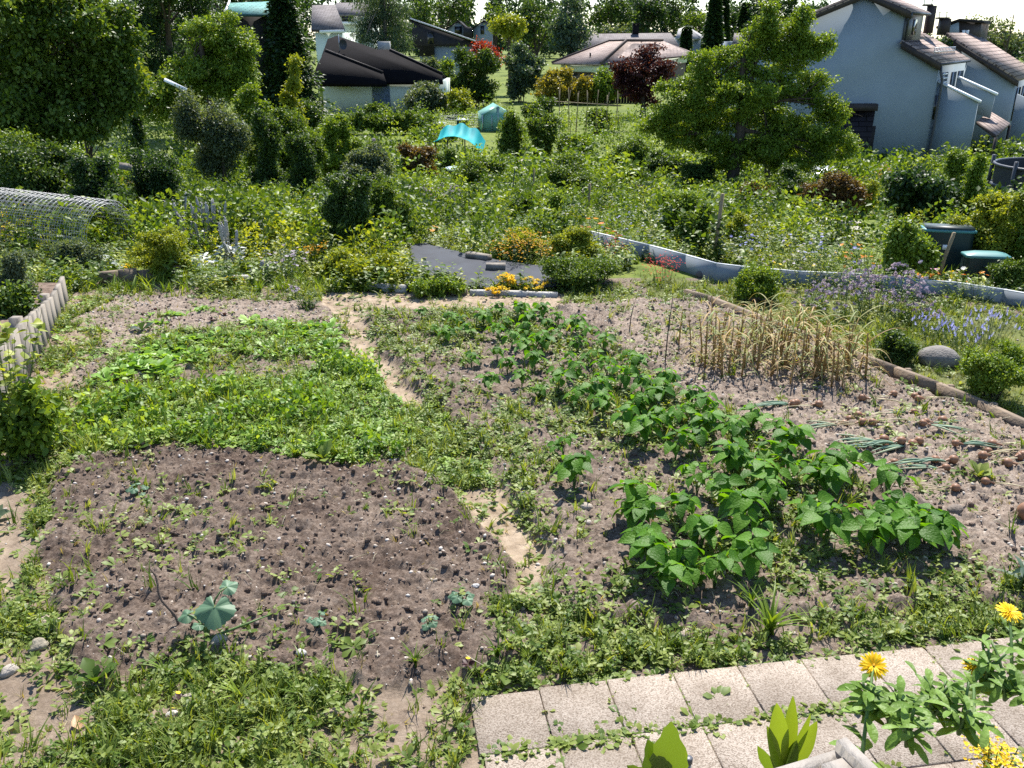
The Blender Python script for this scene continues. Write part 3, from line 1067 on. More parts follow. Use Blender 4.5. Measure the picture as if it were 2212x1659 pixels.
carpet('grass', 'bright green grass growing through the clover bed', TUF, 'fresh', 17000, lambda px, py, x, y: level([(CLOVER, .6)], px, py, 0) * np.clip(2 * vn(x * 2, y * 2, 81) - .3, 0, 1), (.10, .24), 12)
carpet('grass', 'mown grass strip beside the wooden bed edging', TUF, 'turf', 26000, lambda px, py, x, y: level([(LAWN_R, 1.0), (RIGHTBED, 0)], px, py, 0), (.03, .075), 13, lo=(1.5, 4.5), hi=(9.5, 13.0), tilt=.5)

# weeds rooted in the joints between the slabs
mb = MB(); r = np.random.default_rng(91)
for (i, j, o) in slab_corners:
    for _ in range(95 if j == 1 else 30):
        if r.random() < (.85 if j >= 1 else .3):
            p = o + e1 * SL * r.random() + e2 * r.normal(0, .018)      # along the row joint
        else:
            p = o + e2 * SD * r.random() + e1 * r.normal(0, .008)
            if r.random() < .6: continue
        if vn(np.array([p[0] * 2.1]), np.array([p[1] * 2.1]), 17)[0] < (.30 if j == 1 else .45): continue
        mb.inst(ROS[r.integers(4)], [[p[0], p[1], .012]], tilted(1, .2, r), np.array([r.uniform(.022, .07)]))
tag(mb.build('weeds', LM('weed')), 'flat rosettes of weeds rooted in the joints between the slabs', kind='stuff')

# a scatter of dead stalks on the dug soil
mb = MB()
x, y, r = scatter(2600, lambda px, py, x, y: level([(SOIL_LEFT, .45), (RIGHTBED, .45), (BEANS, .2), (BACKSOIL, .15), (SLABS, 0)], px, py, .03), seed=14)
for a, b in zip(x, y):
    L = r.uniform(.03, .14); t = r.uniform(0, 6.28); z = ground_z(a, b)[0] + .012
    d = np.array([math.cos(t), math.sin(t), 0]) * L
    p = np.array([a, b, z])
    mb.tube([p, p + d * .5 + [r.normal(0, .015), r.normal(0, .015), r.uniform(.0, .03)], p + d + [0, 0, r.uniform(-.01, .02)]], [.0022, .002, .0012], 3, rnd=r.random(), cap=False)
tag(mb.build('litter', leafmat('leaf_deadstalk', [(.2, .18, .10), (.35, .31, .2), (.5, .46, .34)], .1)), 'thin dry stalks and pulled weeds strewn on the dug soil', kind='stuff')
# ------------------------------------------------------------------ houses
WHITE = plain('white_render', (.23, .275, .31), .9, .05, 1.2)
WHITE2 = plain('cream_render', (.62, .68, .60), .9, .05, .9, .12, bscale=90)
CAPW = plain('white_metal_cap', (.72, .74, .76), .45, .03, 3)
DARKMETAL = plain('dark_sheet_metal', (.045, .048, .056), .45, .15, 2)
FASCIA = plain('dark_brown_fascia', (.035, .026, .024), .7, .25, 4)
DARKCLAD = plain('dark_fibre_cladding', (.014, .013, .017), .75, .3, 3, .3, bscale=30)
SLATE = tilemat('dark_slate_roof', (.0085, .0075, .0095), 2.6, rough=.95)
TILE = tilemat('brown_concrete_tiles', (.33, .26, .23), 1.1)
TILEG = tilemat('grey_weathered_tiles', (.17, .155, .155), 1.3)
TILED = tilemat('dark_porch_tiles', (.03, .026, .03), 1.2)
TILEL = tilemat('pale_grey_tiles', (.42, .42, .42), 1.4)
GREENROOF = tilemat('teal_profiled_roof', (.16, .36, .33), 1.2)
GLASS = plain('dark_window_glass', (.012, .014, .018), .08, .1, 1, spec=.6)
BLIND = plain('blue_grey_blind', (.16, .22, .33), .5, .12, 2)
METAL = plain('galvanised_metal', (.45, .47, .49), .38, .1, 3, metal=.6)
WOODG = plain('weathered_grey_timber', (.20, .175, .145), .85, .3, 5, .5, stretch=(1, 1, .12), bscale=30)
WOODB = plain('weathered_brown_timber', (.16, .12, .085), .85, .35, 5, .5, stretch=(.3, 1, 1), bscale=30)
WOODP = plain('stake_wood', (.23, .18, .11), .85, .3, 6, .4, stretch=(1, 1, .2))
WOODD = plain('dark_stained_wood', (.024, .02, .019), .8, .3, 4, .3, stretch=(1, 1, .2))
CONC = plain('pale_concrete', (.36, .35, .33), .85, .15, 4, .3)
BLACKFAB = plain('black_ground_fabric', (.032, .036, .045), .55, .25, 3, .4, bscale=300)
GREENPL = plain('green_plastic', (.006, .022, .022), .5, .2, 3)
TEALPL = plain('teal_lid_plastic', (.06, .20, .20), .5, .12, 2)


def poly_part(name, mat, parent, pieces, uv=None):
    """pieces: lists of (points, extrusion vector)"""
    mb = MB()
    for pts, vec in pieces:
        mb.prism(pts, vec)
    o = mb.build(name, mat, parent, world=True)
    if uv is not None:
        planar_uv(o, *uv)
    return o


def panel(name, mat, parent, pts, t=.15, uv=True, off=None):
    """a roof plane or panel: a polygon in space with a thickness below it; tile courses run along its first edge"""
    p = np.asarray(pts, float)
    n = unit(np.cross(p[1] - p[0], p[2] - p[0]))
    if n[2] < 0: n = -n
    if off: p = p + n * off
    mb = MB(); mb.prism(p, -n * t)
    o = mb.build(name, mat, parent, world=True)
    if uv:
        u = unit(p[1] - p[0]); planar_uv(o, u, np.cross(n, u))
    return o


Z0 = -3.3


# --- the white terraced house beside the plot: its gable faces us
D0 = 45.0
A = P(1990, 365, D0); A[2] = Z0
gu = np.array([-math.cos(R(9)), math.sin(R(9)), 0])          # along the gable, to the left
gn = np.array([gu[1], -gu[0], 0]); gn = gn if gn[1] < 0 else -gn   # out of the gable, towards us
vd = np.array([math.sin(R(35)), math.cos(R(35)), 0])         # along the terrace, away to the right


def Gp(px, py, o=A, n=gn):
    d = ray(px, py)
    t = ((o - EYE) @ n) / (d @ n)
    return EYE + d * t


hs = thing('terraced_house', 'white terraced house whose blank gable wall faces the plot behind the big fruit tree', 'house', A)
gable = [(2029, 137), (1950, 92), (1913, 70)]
E_ = Gp(2029, 137); Rk = Gp(1950, 92); T1 = Gp(1961, 24); AP = Gp(1872, -16); Lw = Gp(1545, 118)
base_r = np.array([E_[0], E_[1], Z0 - .3]); base_l = Gp(1545, 118); base_l = np.array([base_l[0], base_l[1], Z0 - .3])
back = vd * 7.5
wallpts = [base_r, E_, Rk, np.array([Rk[0], Rk[1], T1[2]]), AP, Lw, base_l]
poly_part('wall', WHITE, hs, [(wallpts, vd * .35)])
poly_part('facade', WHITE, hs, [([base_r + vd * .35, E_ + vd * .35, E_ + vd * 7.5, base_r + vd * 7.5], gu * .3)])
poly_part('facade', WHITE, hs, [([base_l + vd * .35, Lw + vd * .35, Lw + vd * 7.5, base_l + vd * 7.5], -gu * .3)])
ov = -vd * .22
up = np.array([0, 0, .12])
panel('roof', TILE, hs, [E_ + (E_ - Rk) * .06 + ov + up, E_ + (E_ - Rk) * .06 + vd * 7.6 + up, Rk + vd * 7.6 + up, Rk + ov + up], .16)
UD = 3.4                                                     # depth of the raised upper storey along the terrace
panel('roof', TILE, hs, [Rk + vd * UD + up, Rk + vd * 7.6 + up, Rk + (Rk - E_) * 1.1 + vd * 7.6 + up, Rk + (Rk - E_) * 1.1 + vd * UD + up], .16)
T1b = np.array([Rk[0], Rk[1], T1[2]])
sl = (AP - T1b)
panel('roof', TILE, hs, [T1b - sl * .14 + ov + up, T1b - sl * .14 + vd * (UD + .3) + up, AP + vd * (UD + .3) + up, AP + ov + up], .18)
panel('roof', TILE, hs, [Lw + (Lw - AP) * .03 + ov + up, Lw + (Lw - AP) * .03 + vd * 7.6 + up, AP + vd * 7.6 + up, AP + ov + up], .18)
# dark verge boards
q = MB()
for a_, b_ in ((E_ + (E_ - Rk) * .06, Rk), (T1b - sl * .1, AP), (AP, Lw + (Lw - AP) * .03)):
    dn = np.array([0, 0, -.26])
    q.prism([a_ + ov * 1.12 + up * .6, b_ + ov * 1.12 + up * .6, b_ + ov * 1.12 + dn, a_ + ov * 1.12 + dn], vd * .2)
q.build('bargeboard', FASCIA, hs, world=True)
# dark clad dormer at the step of the roof
q = MB(); q.prism([Rk + [0, 0, -.1] - gu * .05 - vd * .04, Rk + vd * UD + [0, 0, -.1] - gu * .05, T1b + vd * UD - gu * .05 + [0, 0, -.02], T1b - gu * .05 - vd * .04 + [0, 0, -.02]], gu * .1)
q.build('cladding', DARKMETAL, hs, world=True)
q = MB(); wz = T1b[2] - Rk[2]; q.prism([Rk + vd * 1.3 - gu * .06 + [0, 0, wz * .25], Rk + vd * 2.0 - gu * .06 + [0, 0, wz * .25], Rk + vd * 2.0 - gu * .06 + [0, 0, wz * .75], Rk + vd * 1.3 - gu * .06 + [0, 0, wz * .75]], -gu * .03)
w_ = q.build('window', GLASS, hs, world=True)
q = MB(); gq = T1b - sl * .14 + up * .3; q.tube([gq + ov, gq + vd * (UD + .3)], .07, 7); q.tube([gq + ov, gq + ov - [0, 0, .2], T1b - gu * .1 - [0, 0, .4], Rk - gu * .1 + [0, 0, .1]], .05, 6)
q.build('gutter', DARKMETAL, hs, world=True)
for (cx_, cy_, top, wpx, dd) in ((2004, 58, 12, 15, 50.5), (2036, 62, 40, 19, 54)):
    b0 = P(cx_, cy_ + 14, dd); b1 = P(cx_, top, dd); w2 = wpx * mpp(dd, b1[2]) * .5
    q = MB(); q.box([b0[0], b0[1], (b0[2] + b1[2]) / 2], [w2 * 2, w2 * 2, b1[2] - b0[2]])
    q.box([b1[0], b1[1], b1[2] + .02], [w2 * 2.25, w2 * 2.25, .09])
    ch = q.build('chimney', FASCIA, hs, world=True)
    q = MB()
    for s_ in (-.2, .2):
        q.tube([b1 + [s_, 0, 0], b1 + [s_, 0, .32]], .025, 5)
    q.box(b1 + [0, 0, .34], [.75, .5, .035])
    q.build('cowl', METAL, hs, world=True)
# porch: a steep lean-to of dark tiles with a dark door
pa, pb = Gp(1815, 223), Gp(1892, 223); pc = Gp(1862, 318); pdn = Gp(1808, 318)
of = gn * .05
q = MB(); q.prism([pa + of, pb + of, pb + of - [0, 0, .32], pa + of - [0, 0, .32]], gn * .55); q.build('porch_fascia', FASCIA, hs, world=True)
panel('porch_roof', TILED, hs, [Gp(1808, 322) + gn * 1.7, Gp(1860, 322) + gn * 1.7, pb + gn * .1 - [0, 0, .3], pa + gn * .1 - [0, 0, .3]], .14)
da, db = Gp(1868, 272), Gp(1892, 272); dz = Gp(1884, 335)[2]
q = MB(); q.prism([da + gn * .03, db + gn * .03, np.array([db[0], db[1], dz]) + gn * .03, np.array([da[0], da[1], dz]) + gn * .03], -gn * .02); q.build('door', WOODD, hs, world=True)
q = MB(); fr = np.array([0, 0, 0]); q.prism([da + gn * .04 + gu * .12, da + gn * .04, np.array([da[0], da[1], dz]) + gn * .04, np.array([da[0], da[1], dz]) + gn * .04 + gu * .12], gn * .05); q.build('door_frame', CAPW, hs, world=True)
# corner gutter and downpipe
g0 = E_ + (E_ - Rk) * .06 + [0, 0, .02]
q = MB(); q.tube([g0 + ov, g0 + vd * 7.6], .075, 8); q.build('gutter', DARKMETAL, hs, world=True)
p0 = E_ + gn * .12 + gu * .05
q = MB(); q.tube([g0 + [0, 0, -.1], g0 + gn * .1 + [0, 0, -.35], p0 - gu * .28 + [0, 0, -.75], p0 - gu * .28 + [0, 0, -1.5], np.array([p0[0], p0[1], Z0 + 0.2]) - gu * .22, np.array([p0[0], p0[1], Z0 - .2]) - gu * .22], .065, 8)
q.build('downpipe', DARKMETAL, hs, world=True)
# slot window beside the corner
s0 = Gp(2020, 206) + gn * .01; s1 = Gp(2012, 258) + gn * .01
q = MB(); q.prism([s0, s0 - gu * .12, s1 - gu * .12, s1], gn * .03); q.build('window', GLASS, hs, world=True)
# snow guard on the tiles
q = MB()
rr_ = E_ + (Rk - E_) * .30
for t in np.linspace(1.2, 6.4, 15):
    q.tube([rr_ + vd * t + [0, 0, .1], rr_ + vd * t + [0, 0, .42]], .02, 4)
for hh in (.22, .40):
    q.tube([rr_ + vd * 1.1 + [0, 0, hh], rr_ + vd * 6.5 + [0, 0, hh]], .02, 4)
q.build('snow_guard', METAL, hs, world=True)
# wing wall that drops beside the terrace balcony
w0, w1, w2_ = Gp(2030, 179), Gp(2117, 223), Gp(2092, 362)
w2_ = np.array([w1[0], w1[1], Z0 - .2]); w3 = np.array([w0[0], w0[1], Z0 - .2])
fo = -gn * .35
q = MB(); q.prism([w0 + fo, w1 + fo, w2_ + fo, w3 + fo], vd * .25); q.build('wing_wall', WHITE, hs, world=True)
q = MB(); q.prism([w0 + fo * .9 - vd * .06, w1 + fo * .9 - vd * .06 - gu * .1, w1 + fo * .9 - vd * .06 - gu * .1 + [0, 0, .1], w0 + fo * .9 - vd * .06 + [0, 0, .1]], vd * .4); q.build('wall_cap', CAPW, hs, world=True)
b_off = vd * 3.6
o2 = A + b_off
x0, x1, x2, x3 = (Gp(a_, b2, o2) for a_, b2 in ((2068, 168), (2149, 206), (2140, 243), (2062, 215)))
q = MB(); q.prism([x0, x1, x2 - [0, 0, .3], x3 - [0, 0, .3]], vd * .25); q.build('balcony_parapet', WHITE, hs, world=True)
q = MB(); q.prism([x0 - vd * .07, x1 - vd * .07 - gu * .1, x1 - vd * .07 - gu * .1 + [0, 0, .1], x0 - vd * .07 + [0, 0, .1]], vd * .4); q.build('wall_cap', CAPW, hs, world=True)
# windows and door of the upper storey, looking over the balcony
for t0, t1, zt, zb in ((.9, 2.3, -.45, -2.2), (3.4, 4.6, -.5, -2.3), (5.2, 6.6, -.5, -2.3)):
    c0 = E_ - gu * .02 + vd * t0; c1 = E_ - gu * .02 + vd * t1
    q = MB(); q.prism([c0 + [0, 0, zt], c1 + [0, 0, zt], c1 + [0, 0, zb], c0 + [0, 0, zb]], -gu * .05)
    w_ = q.build('window', GLASS, hs, world=True)
    q = MB()
    for zz in np.linspace(zb + .1, zt - .1, 9):
        q.prism([c0 + [0, 0, zz], c1 + [0, 0, zz], c1 + [0, 0, zz + .05], c0 + [0, 0, zz + .05]], -gu * .09)
    if t0 < 1: q.build('louvre', CAPW, w_, world=False).location = -np.array(hs.location)
# tiled canopy low on the garden side
ca, cb, cc, cd_ = P(2110, 262, 46.5), P(2152, 293, 44.0), P(2182, 266, 47.5), P(2139, 240, 50)
panel('canopy', TILE, hs, [ca, cb, cc, cd_], .14)
for pp in (cb, cc):
    q = MB(); q.tube([pp + [0, 0, -.1], [pp[0], pp[1], Z0 - .1]], .07, 6); q.build('canopy_post', FASCIA, hs, world=True)

# --- the next house of the terrace, set back
o2 = A + vd * 8.6
h2 = thing('terraced_house', 'next white terraced house stepped back up the row, with a long brown tiled roof', 'house', (o2[0], o2[1], Z0))
E2, K2 = Gp(2195, 171, o2), Gp(2062, 86, o2)
b2r = np.array([E2[0], E2[1], Z0 - .3]); b2l = np.array([K2[0], K2[1], Z0 - .3])
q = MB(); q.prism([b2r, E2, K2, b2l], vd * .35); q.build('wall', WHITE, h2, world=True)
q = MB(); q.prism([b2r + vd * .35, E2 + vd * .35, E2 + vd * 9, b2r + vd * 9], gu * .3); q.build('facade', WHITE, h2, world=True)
panel('roof', TILE, h2, [E2 + (E2 - K2) * .05 + ov + up, E2 + (E2 - K2) * .05 + vd * 9 + up, K2 + (K2 - E2) * .12 + vd * 9 + up, K2 + (K2 - E2) * .12 + ov + up], .16)
q = MB(); q.prism([E2 + (E2 - K2) * .05 + ov * 1.1, K2 + ov * 1.1, K2 + ov * 1.1 - [0, 0, .3], E2 + (E2 - K2) * .05 + ov * 1.1 - [0, 0, .3]], vd * .2); q.build('bargeboard', FASCIA, h2, world=True)
ga, gb, gc_, gd = P(2066, 83, 57), P(2115, 83, 58.5), P(2120, 47, 58.5), P(2070, 42, 57)
q = MB(); q.prism([ga - [0, 0, .3], gb - [0, 0, .3], gc_, gd], vd * 3); q.build('dormer', FASCIA, h2, world=True)
ga, gb = P(2027, 64, 56.9), P(2070, 82, 56.9); gd = P(2070, 48, 56.9)
q = MB(); q.prism([ga, gb, gd], vd * 3); q.build('dormer_cheek', WHITE, h2, world=True)
q = MB(); q.prism([P(2022, 62, 56.8), P(2072, 46, 56.8), P(2122, 51, 58.2), P(2122, 44, 58.2), P(2073, 40, 56.8), P(2022, 57, 56.8)], vd * 3.2); q.build('dormer_roof', TILED, h2, world=True)
for k in range(2):
    w0 = P(2077 + 8 * k, 78, 57.1); w1 = P(2077 + 8 * k + 5, 65, 57.1)
    q = MB(); q.box([(w0[0] + w1[0]) / 2, w0[1] - .1, (w0[2] + w1[2]) / 2], [.17, .06, w1[2] - w0[2]]); q.build('window', CAPW, h2, world=True)
for t0 in (1.0, 3.4, 5.6):
    c0 = E2 - gu * .02 + vd * t0; c1 = E2 - gu * .02 + vd * (t0 + 1.4)
    q = MB(); q.prism([c0 + [0, 0, -.5], c1 + [0, 0, -.5], c1 + [0, 0, -2.3], c0 + [0, 0, -2.3]], -gu * .05); q.build('window', GLASS, h2, world=True)
y0, y1 = Gp(2197, 203, A + vd * 7.4), Gp(2260, 232, A + vd * 7.4)
q = MB(); q.prism([y0, y1, y1 - [0, 0, 3.2], y0 - [0, 0, 3.2]], vd * .25); q.build('wing_wall', WHITE, h2, world=True)


def yprism(name, mat, parent, px, dist, depth, uv=None):
    """a closed volume: an upright outline at a forward distance, carried back by depth"""
    q = MB(); q.prism([P(a_, b_, dist) for a_, b_ in px], [0, depth, 0])
    return q.build(name, mat, parent, world=True)


# --- dark roofed bungalow across the lawn
DB = 80.0
bz = P(830, 250, DB)
bg = thing('bungalow', 'low bungalow with a wide black roof and pale walls beyond the allotments', 'house', (bz[0], bz[1], Z0))
wl_, wr_ = P(696, 178, DB), P(962, 178, DB)
q = MB(); q.box([(wl_[0] + wr_[0]) / 2, DB + 5, (Z0 - .2 + wl_[2] + .1) / 2], [wr_[0] - wl_[0], 10, wl_[2] - Z0 + .3]); q.build('wall', WHITE2, bg, world=True)
yw = plain('yellow_render', (.42, .46, .12), .9, .05, 1)
q = MB(); q.box([wl_[0] - .32, DB + 4.2, (Z0 + wl_[2]) / 2], [.6, 6.5, wl_[2] - Z0 - .1]); q.build('side_wall', yw, bg, world=True)
ev = DB - .8
pit = R(31); ro0 = P(826, 180, ev); rn_ = np.array([0, -math.sin(pit), math.cos(pit)])


def onroof(px, py, off=0.0):
    d = ray(px, py); t = ((ro0 + rn_ * off - EYE) @ rn_) / (d @ rn_)
    return EYE + d * t


big = [onroof(*p) for p in ((690, 179), (957, 178), (955, 158), (843, 107), (815, 107), (728, 77), (708, 84), (695, 120))]
panel('roof', SLATE, bg, big, .2)
rdg = [onroof(*p) for p in ((708, 84), (728, 77), (815, 107), (843, 107), (955, 158))]
panel('roof', SLATE, bg, [rdg[0] + [0, 7, -4.2], rdg[0], rdg[1], rdg[1] + [0, 7, -4.2]], .2); panel('roof', SLATE, bg, [rdg[1] + [0, 7, -4.2], rdg[1], rdg[2], rdg[2] + [0, 7, -4.2]], .2); panel('roof', SLATE, bg, [rdg[3] + [0, 7, -4.2], rdg[3], rdg[4], rdg[4] + [0, 9, -1.0]], .2)
panel('roof_wing', SLATE, bg, [onroof(*p, .3) for p in ((670, 180), (836, 181), (827, 156), (703, 108), (686, 138))], .3)
q = MB(); q.tube([onroof(703, 107, .36), onroof(827, 155, .36)], .07, 6); q.tube([onroof(842, 106, .05), onroof(956, 158, .05)], .07, 6); q.build('verge', FASCIA, bg, world=True)
for a_, b_ in (((803, 179), (844, 239)),):
    u0, u1 = P(*a_, DB - .06), P(*b_, DB - .06)
    q = MB(); q.box([(u0[0] + u1[0]) / 2, DB - .02, (u0[2] + u1[2]) / 2], [u1[0] - u0[0], .12, u0[2] - u1[2]]); wb = q.build('window', GLASS, bg, world=True)
    q = MB()
    for zz in np.arange(u1[2] + .05, u0[2], .105): q.box([(u0[0] + u1[0]) / 2, DB - .12, zz], [u1[0] - u0[0], .05, .075], frames(np.array([[1., 0, 0]]), np.array([[0, -.5, 1.]]))[0])
    q.build('blind', BLIND, wb).location = -np.array(bg.location)
u0 = P(830, 103, DB + 7.5)
q = MB(); q.box(u0 + [0, 0, .1], [1.1, .8, .9]); q.build('chimney', CONC, bg, world=True)
u0 = P(735, 122, DB + 3.4); u1 = P(731, 74, DB + 3.4)
q = MB(); q.tube([u0, u1], .035, 6); q.build('antenna_mast', METAL, bg, world=True)
q = MB(); c = P(739, 96, DB + 3.3); k_ = 12
v = [c + [0, .12, 0]]; fcs = []
for i in range(k_):
    a_ = 2 * math.pi * i / k_; v.append(c + [.34 * math.cos(a_) + .1, -.12 + .1 * math.cos(a_), .44 * math.sin(a_)])
for i in range(k_): fcs.append((0, 1 + i, 1 + (i + 1) % k_))
q.add(v, fcs); q.build('satellite_dish', DARKMETAL, bg, world=True)

# --- long house under a hipped brown roof
D = 118.0
o_ = P(1340, 150, D); hh = thing('hipped_house', 'wide single storey house under a brown hipped tile roof behind the purple tree', 'house', (o_[0], o_[1], Z0))
a_, b_, c_, d_, e_, f_ = P(1192, 136, D + 4), P(1298, 138, D), P(1502, 118, D + 14), P(1315, 89, D + 15), P(1353, 88, D + 14), P(1432, 88, D + 22)
g_ = P(1230, 120, D + 34)
panel('roof', TILE, hh, [a_, b_, e_, d_], .2); panel('roof', TILE, hh, [b_, c_, f_, e_], .2); panel('roof', TILE, hh, [g_, a_, d_], .2)
panel('roof', TILE, hh, [c_, g_ + [22, 4, 0], d_, f_], .2)
q = MB(); q.tube([b_ + [0, 0, .1], e_ + [0, 0, .12], f_ + [0, 0, .12]], .16, 6); q.tube([e_ + [0, 0, .1], d_ + [0, 0, .1], a_ + [0, 0, .1]], .12, 6); q.build('ridge_tiles', TILE, hh, world=True)
dn = np.array([0, 0, -.25])
i1, i2, i3 = a_ + [1.2, .5, 0], b_ + [0, .8, 0], c_ + [-1, .6, 0]
q = MB(); q.prism([i1 + dn, i2 + dn, i3 + dn, i3 + [-3, 12, 0] + dn, i1 + [3, 14, 0] + dn], [0, 0, -.8]); q.build('fascia', WHITE2, hh, world=True)
j1, j2, j3 = (p_ + np.array([0, .8, -1.05]) for p_ in (i1, i2, i3))
q = MB(); q.prism([j1, j2, j3, j3 + [-3, 10, 0], j1 + [3, 12, 0]], [0, 0, -(j1[2] - Z0) - .5]); q.build('wall', plain('brown_plaster', (.16, .12, .10), .9, .1, 2), hh, world=True)
for s_ in (.42, .60, .75):
    m_ = j1 + (j2 - j1) * s_ + [0, -.06, -.75]
    q = MB(); q.box(m_, [.9, .1, 1.1]); q.build('window', GLASS, hh, world=True)
q = MB(); p_ = P(1275, 122, D + 5.2); q.tube([p_, p_ + [0, 0, .45]], .12, 6); q.build('vent_pipe', FASCIA, hh, world=True)

# --- grey roofed house behind it
D = 152.0
o_ = P(1360, 150, D); hh = thing('gabled_house', 'house with a long grey tiled saddle roof rising behind the hipped roof', 'house', (o_[0], o_[1], Z0))
a_, b_, c_, d_ = P(1248, 106, D), P(1468, 100, D), P(1449, 71, D + 7), P(1280, 73, D + 7)
panel('roof', TILEG, hh, [a_, b_, c_, d_], .25); panel('roof', TILEG, hh, [b_ + [0, 14, 0], a_ + [0, 14, 0], d_, c_], .25)
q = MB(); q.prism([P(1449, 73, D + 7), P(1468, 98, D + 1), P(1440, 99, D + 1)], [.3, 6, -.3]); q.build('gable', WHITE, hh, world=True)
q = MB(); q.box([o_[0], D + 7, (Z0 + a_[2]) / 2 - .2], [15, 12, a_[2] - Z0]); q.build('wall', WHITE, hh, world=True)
q = MB(); p_ = P(1373, 66, D + 7); q.box(p_ + [0, 0, 0], [1.0, .8, 2.0]); q.box(p_ + [0, 0, 1.05], [1.3, 1.0, .15]); q.build('chimney', TILED, hh, world=True)

# --- small white house with a pale roof further back
D = 185.0
o_ = P(1490, 100, D); hh = thing('gabled_house', 'small white house with a pale grey roof under the forest edge', 'house', (o_[0], o_[1], Z0))
a_, b_, c_, d_ = P(1459, 82, D), P(1513, 83, D), P(1484, 56, D + 6), P(1466, 62, D + 6)
panel('roof', TILEL, hh, [a_, b_, c_, d_], .3); panel('roof', TILEL, hh, [b_, P(1524, 80, D + 9), c_], .3)
q = MB(); q.box([o_[0], D + 5, (Z0 + a_[2]) / 2], [4.6, 8, a_[2] - Z0 + .1]); q.build('wall', WHITE, hh, world=True)
q = MB(); p_ = P(1478, 80, D - .2); q.box(p_ + [0, -.1, -.9], [.5, .1, 1.3]); q.build('window', GLASS, hh, world=True)
D = 165.0
o_ = P(1600, 90, D); hh = thing('gabled_house', 'brown tiled roof just showing between the trees behind the fruit tree', 'house', (o_[0], o_[1], Z0))
panel('roof', TILEG, hh, [P(1582, 92, D), P(1625, 92, D), P(1622, 72, D + 6), P(1586, 72, D + 6)], .3)
q = MB(); q.box([o_[0], D + 4, (Z0 + o_[2]) / 2], [4, 7, o_[2] - Z0]); q.build('wall', WHITE, hh, world=True)

# --- mono-pitch house with black boarded end
D = 112.0
o_ = P(960, 120, D); hh = thing('boarded_house', 'house with a sloping black boarded gable above a white ground floor', 'house', (o_[0], o_[1], Z0))
yprism('gable', DARKCLAD, hh, [(889, 42), (1024, 89), (1026, 100), (937, 100), (937, 121), (906, 121), (906, 104), (892, 100)], D, 9)
q = MB(); q.prism([P(885, 38, D - .4), P(1028, 88, D - .4), P(1028, 91, D - .4), P(885, 41, D - .4)], [0, .5, 0]); q.build('verge', METAL, hh, world=True)
panel('roof', SLATE, hh, [P(885, 40, D), P(1028, 90, D), P(1028, 90, D) + [0, 9, -1.2], P(885, 40, D) + [0, 9, -1.2]], .2)
u0, u1 = P(938, 100, D + .3), P(1018, 100, D + .3)
q = MB(); q.box([(u0[0] + u1[0]) / 2, D + 4.5, (Z0 + u0[2]) / 2], [u1[0] - u0[0], 8.4, u0[2] - Z0]); q.build('wall', WHITE, hh, world=True)
u0, u1 = P(906, 104, D + .4), P(932, 104, D + .4)
q = MB(); q.box([(u0[0] + u1[0]) / 2, D + 4.5, (Z0 + u0[2]) / 2], [u1[0] - u0[0], 8, u0[2] - Z0]); q.build('side_wall', WHITE, hh, world=True)
q = MB(); p_ = P(930, 82, D - .05); q.box(p_, [.7, .1, 1.3]); q.build('window', GLASS, hh, world=True)

# --- two small white gabled houses
D = 146.0
for wx, apx, ex, by, win, lab in ((966, (990, 46), 1007, 82, (982, 57, 998, 73), 'white gabled house with a dark window and black boarded annex, beside the round tree'), (1022, (1046, 45), 1064, 108, (1038, 56, 1046, 74), 'narrow white gabled house half hidden by the round clipped tree')):
    o_ = P(apx[0], by, D); hh = thing('gabled_house', lab, 'house', (o_[0], o_[1], Z0))
    yl = apx[1] + 13
    yprism('wall', WHITE, hh, [(wx + 1, 125), (wx + 1, yl), apx, (ex - 2, yl), (ex - 2, 125)], D, 8)
    for a_, b_ in (((wx - 4, yl + 3), (apx[0], apx[1] - 2)), ((apx[0], apx[1] - 2), (ex + 3, yl + 3))):
        q = MB(); q.prism([P(a_[0], a_[1], D - .4), P(b_[0], b_[1], D - .4), P(b_[0], b_[1] + 3, D - .4), P(a_[0], a_[1] + 3, D - .4)], [0, 9, 0]); q.build('roof', TILED, hh, world=True)
    u0, u1 = P(win[0], win[1], D - .1), P(win[2], win[3], D - .1)
    q = MB(); q.box([(u0[0] + u1[0]) / 2, D - .04, (u0[2] + u1[2]) / 2], [u1[0] - u0[0], .14, u0[2] - u1[2]]); q.build('window', GLASS, hh, world=True)
    if wx < 1000: yprism('annex', DARKCLAD, hh, [(1001, 56), (1019, 60), (1019, 82), (1001, 82)], D - 2, 5)

# --- brown roofed house behind the spruce, and a second roof beside it
D = 104.0
o_ = P(712, 76, D); hh = thing('gabled_house', 'house with a steep grey brown tiled roof between the spruce and the birch', 'house', (o_[0], o_[1], Z0))
panel('roof', TILEG, hh, [P(672, 64, D), P(745, 63, D), P(724, 10, D + 8), P(674, 11, D + 8)], .25)
q = MB(); q.prism([P(690, 65, D), P(744, 64, D), P(744, 71, D), P(690, 72, D)], [0, .3, 0]); q.build('fascia', CAPW, hh, world=True)
u0, u1 = P(680, 70, D + .4), P(738, 70, D + .4)
q = MB(); q.box([(u0[0] + u1[0]) / 2, D + 5, (Z0 + u0[2]) / 2], [u1[0] - u0[0], 9, u0[2] - Z0]); q.build('wall', WHITE2, hh, world=True)
D = 118.0
o_ = P(755, 60, D); hh = thing('gabled_house', 'house with a pale brown roof and a white balcony left of the birch', 'house', (o_[0], o_[1], Z0))
panel('roof', TILEG, hh, [P(722, 31, D), P(800, 30, D), P(796, 5, D + 7), P(726, 6, D + 7)], .25)
u0, u1 = P(732, 31, D + .4), P(795, 31, D + .4)
q = MB(); q.box([(u0[0] + u1[0]) / 2, D + 5, (Z0 + u0[2]) / 2], [u1[0] - u0[0], 9, u0[2] - Z0]); q.build('wall', WHITE2, hh, world=True)
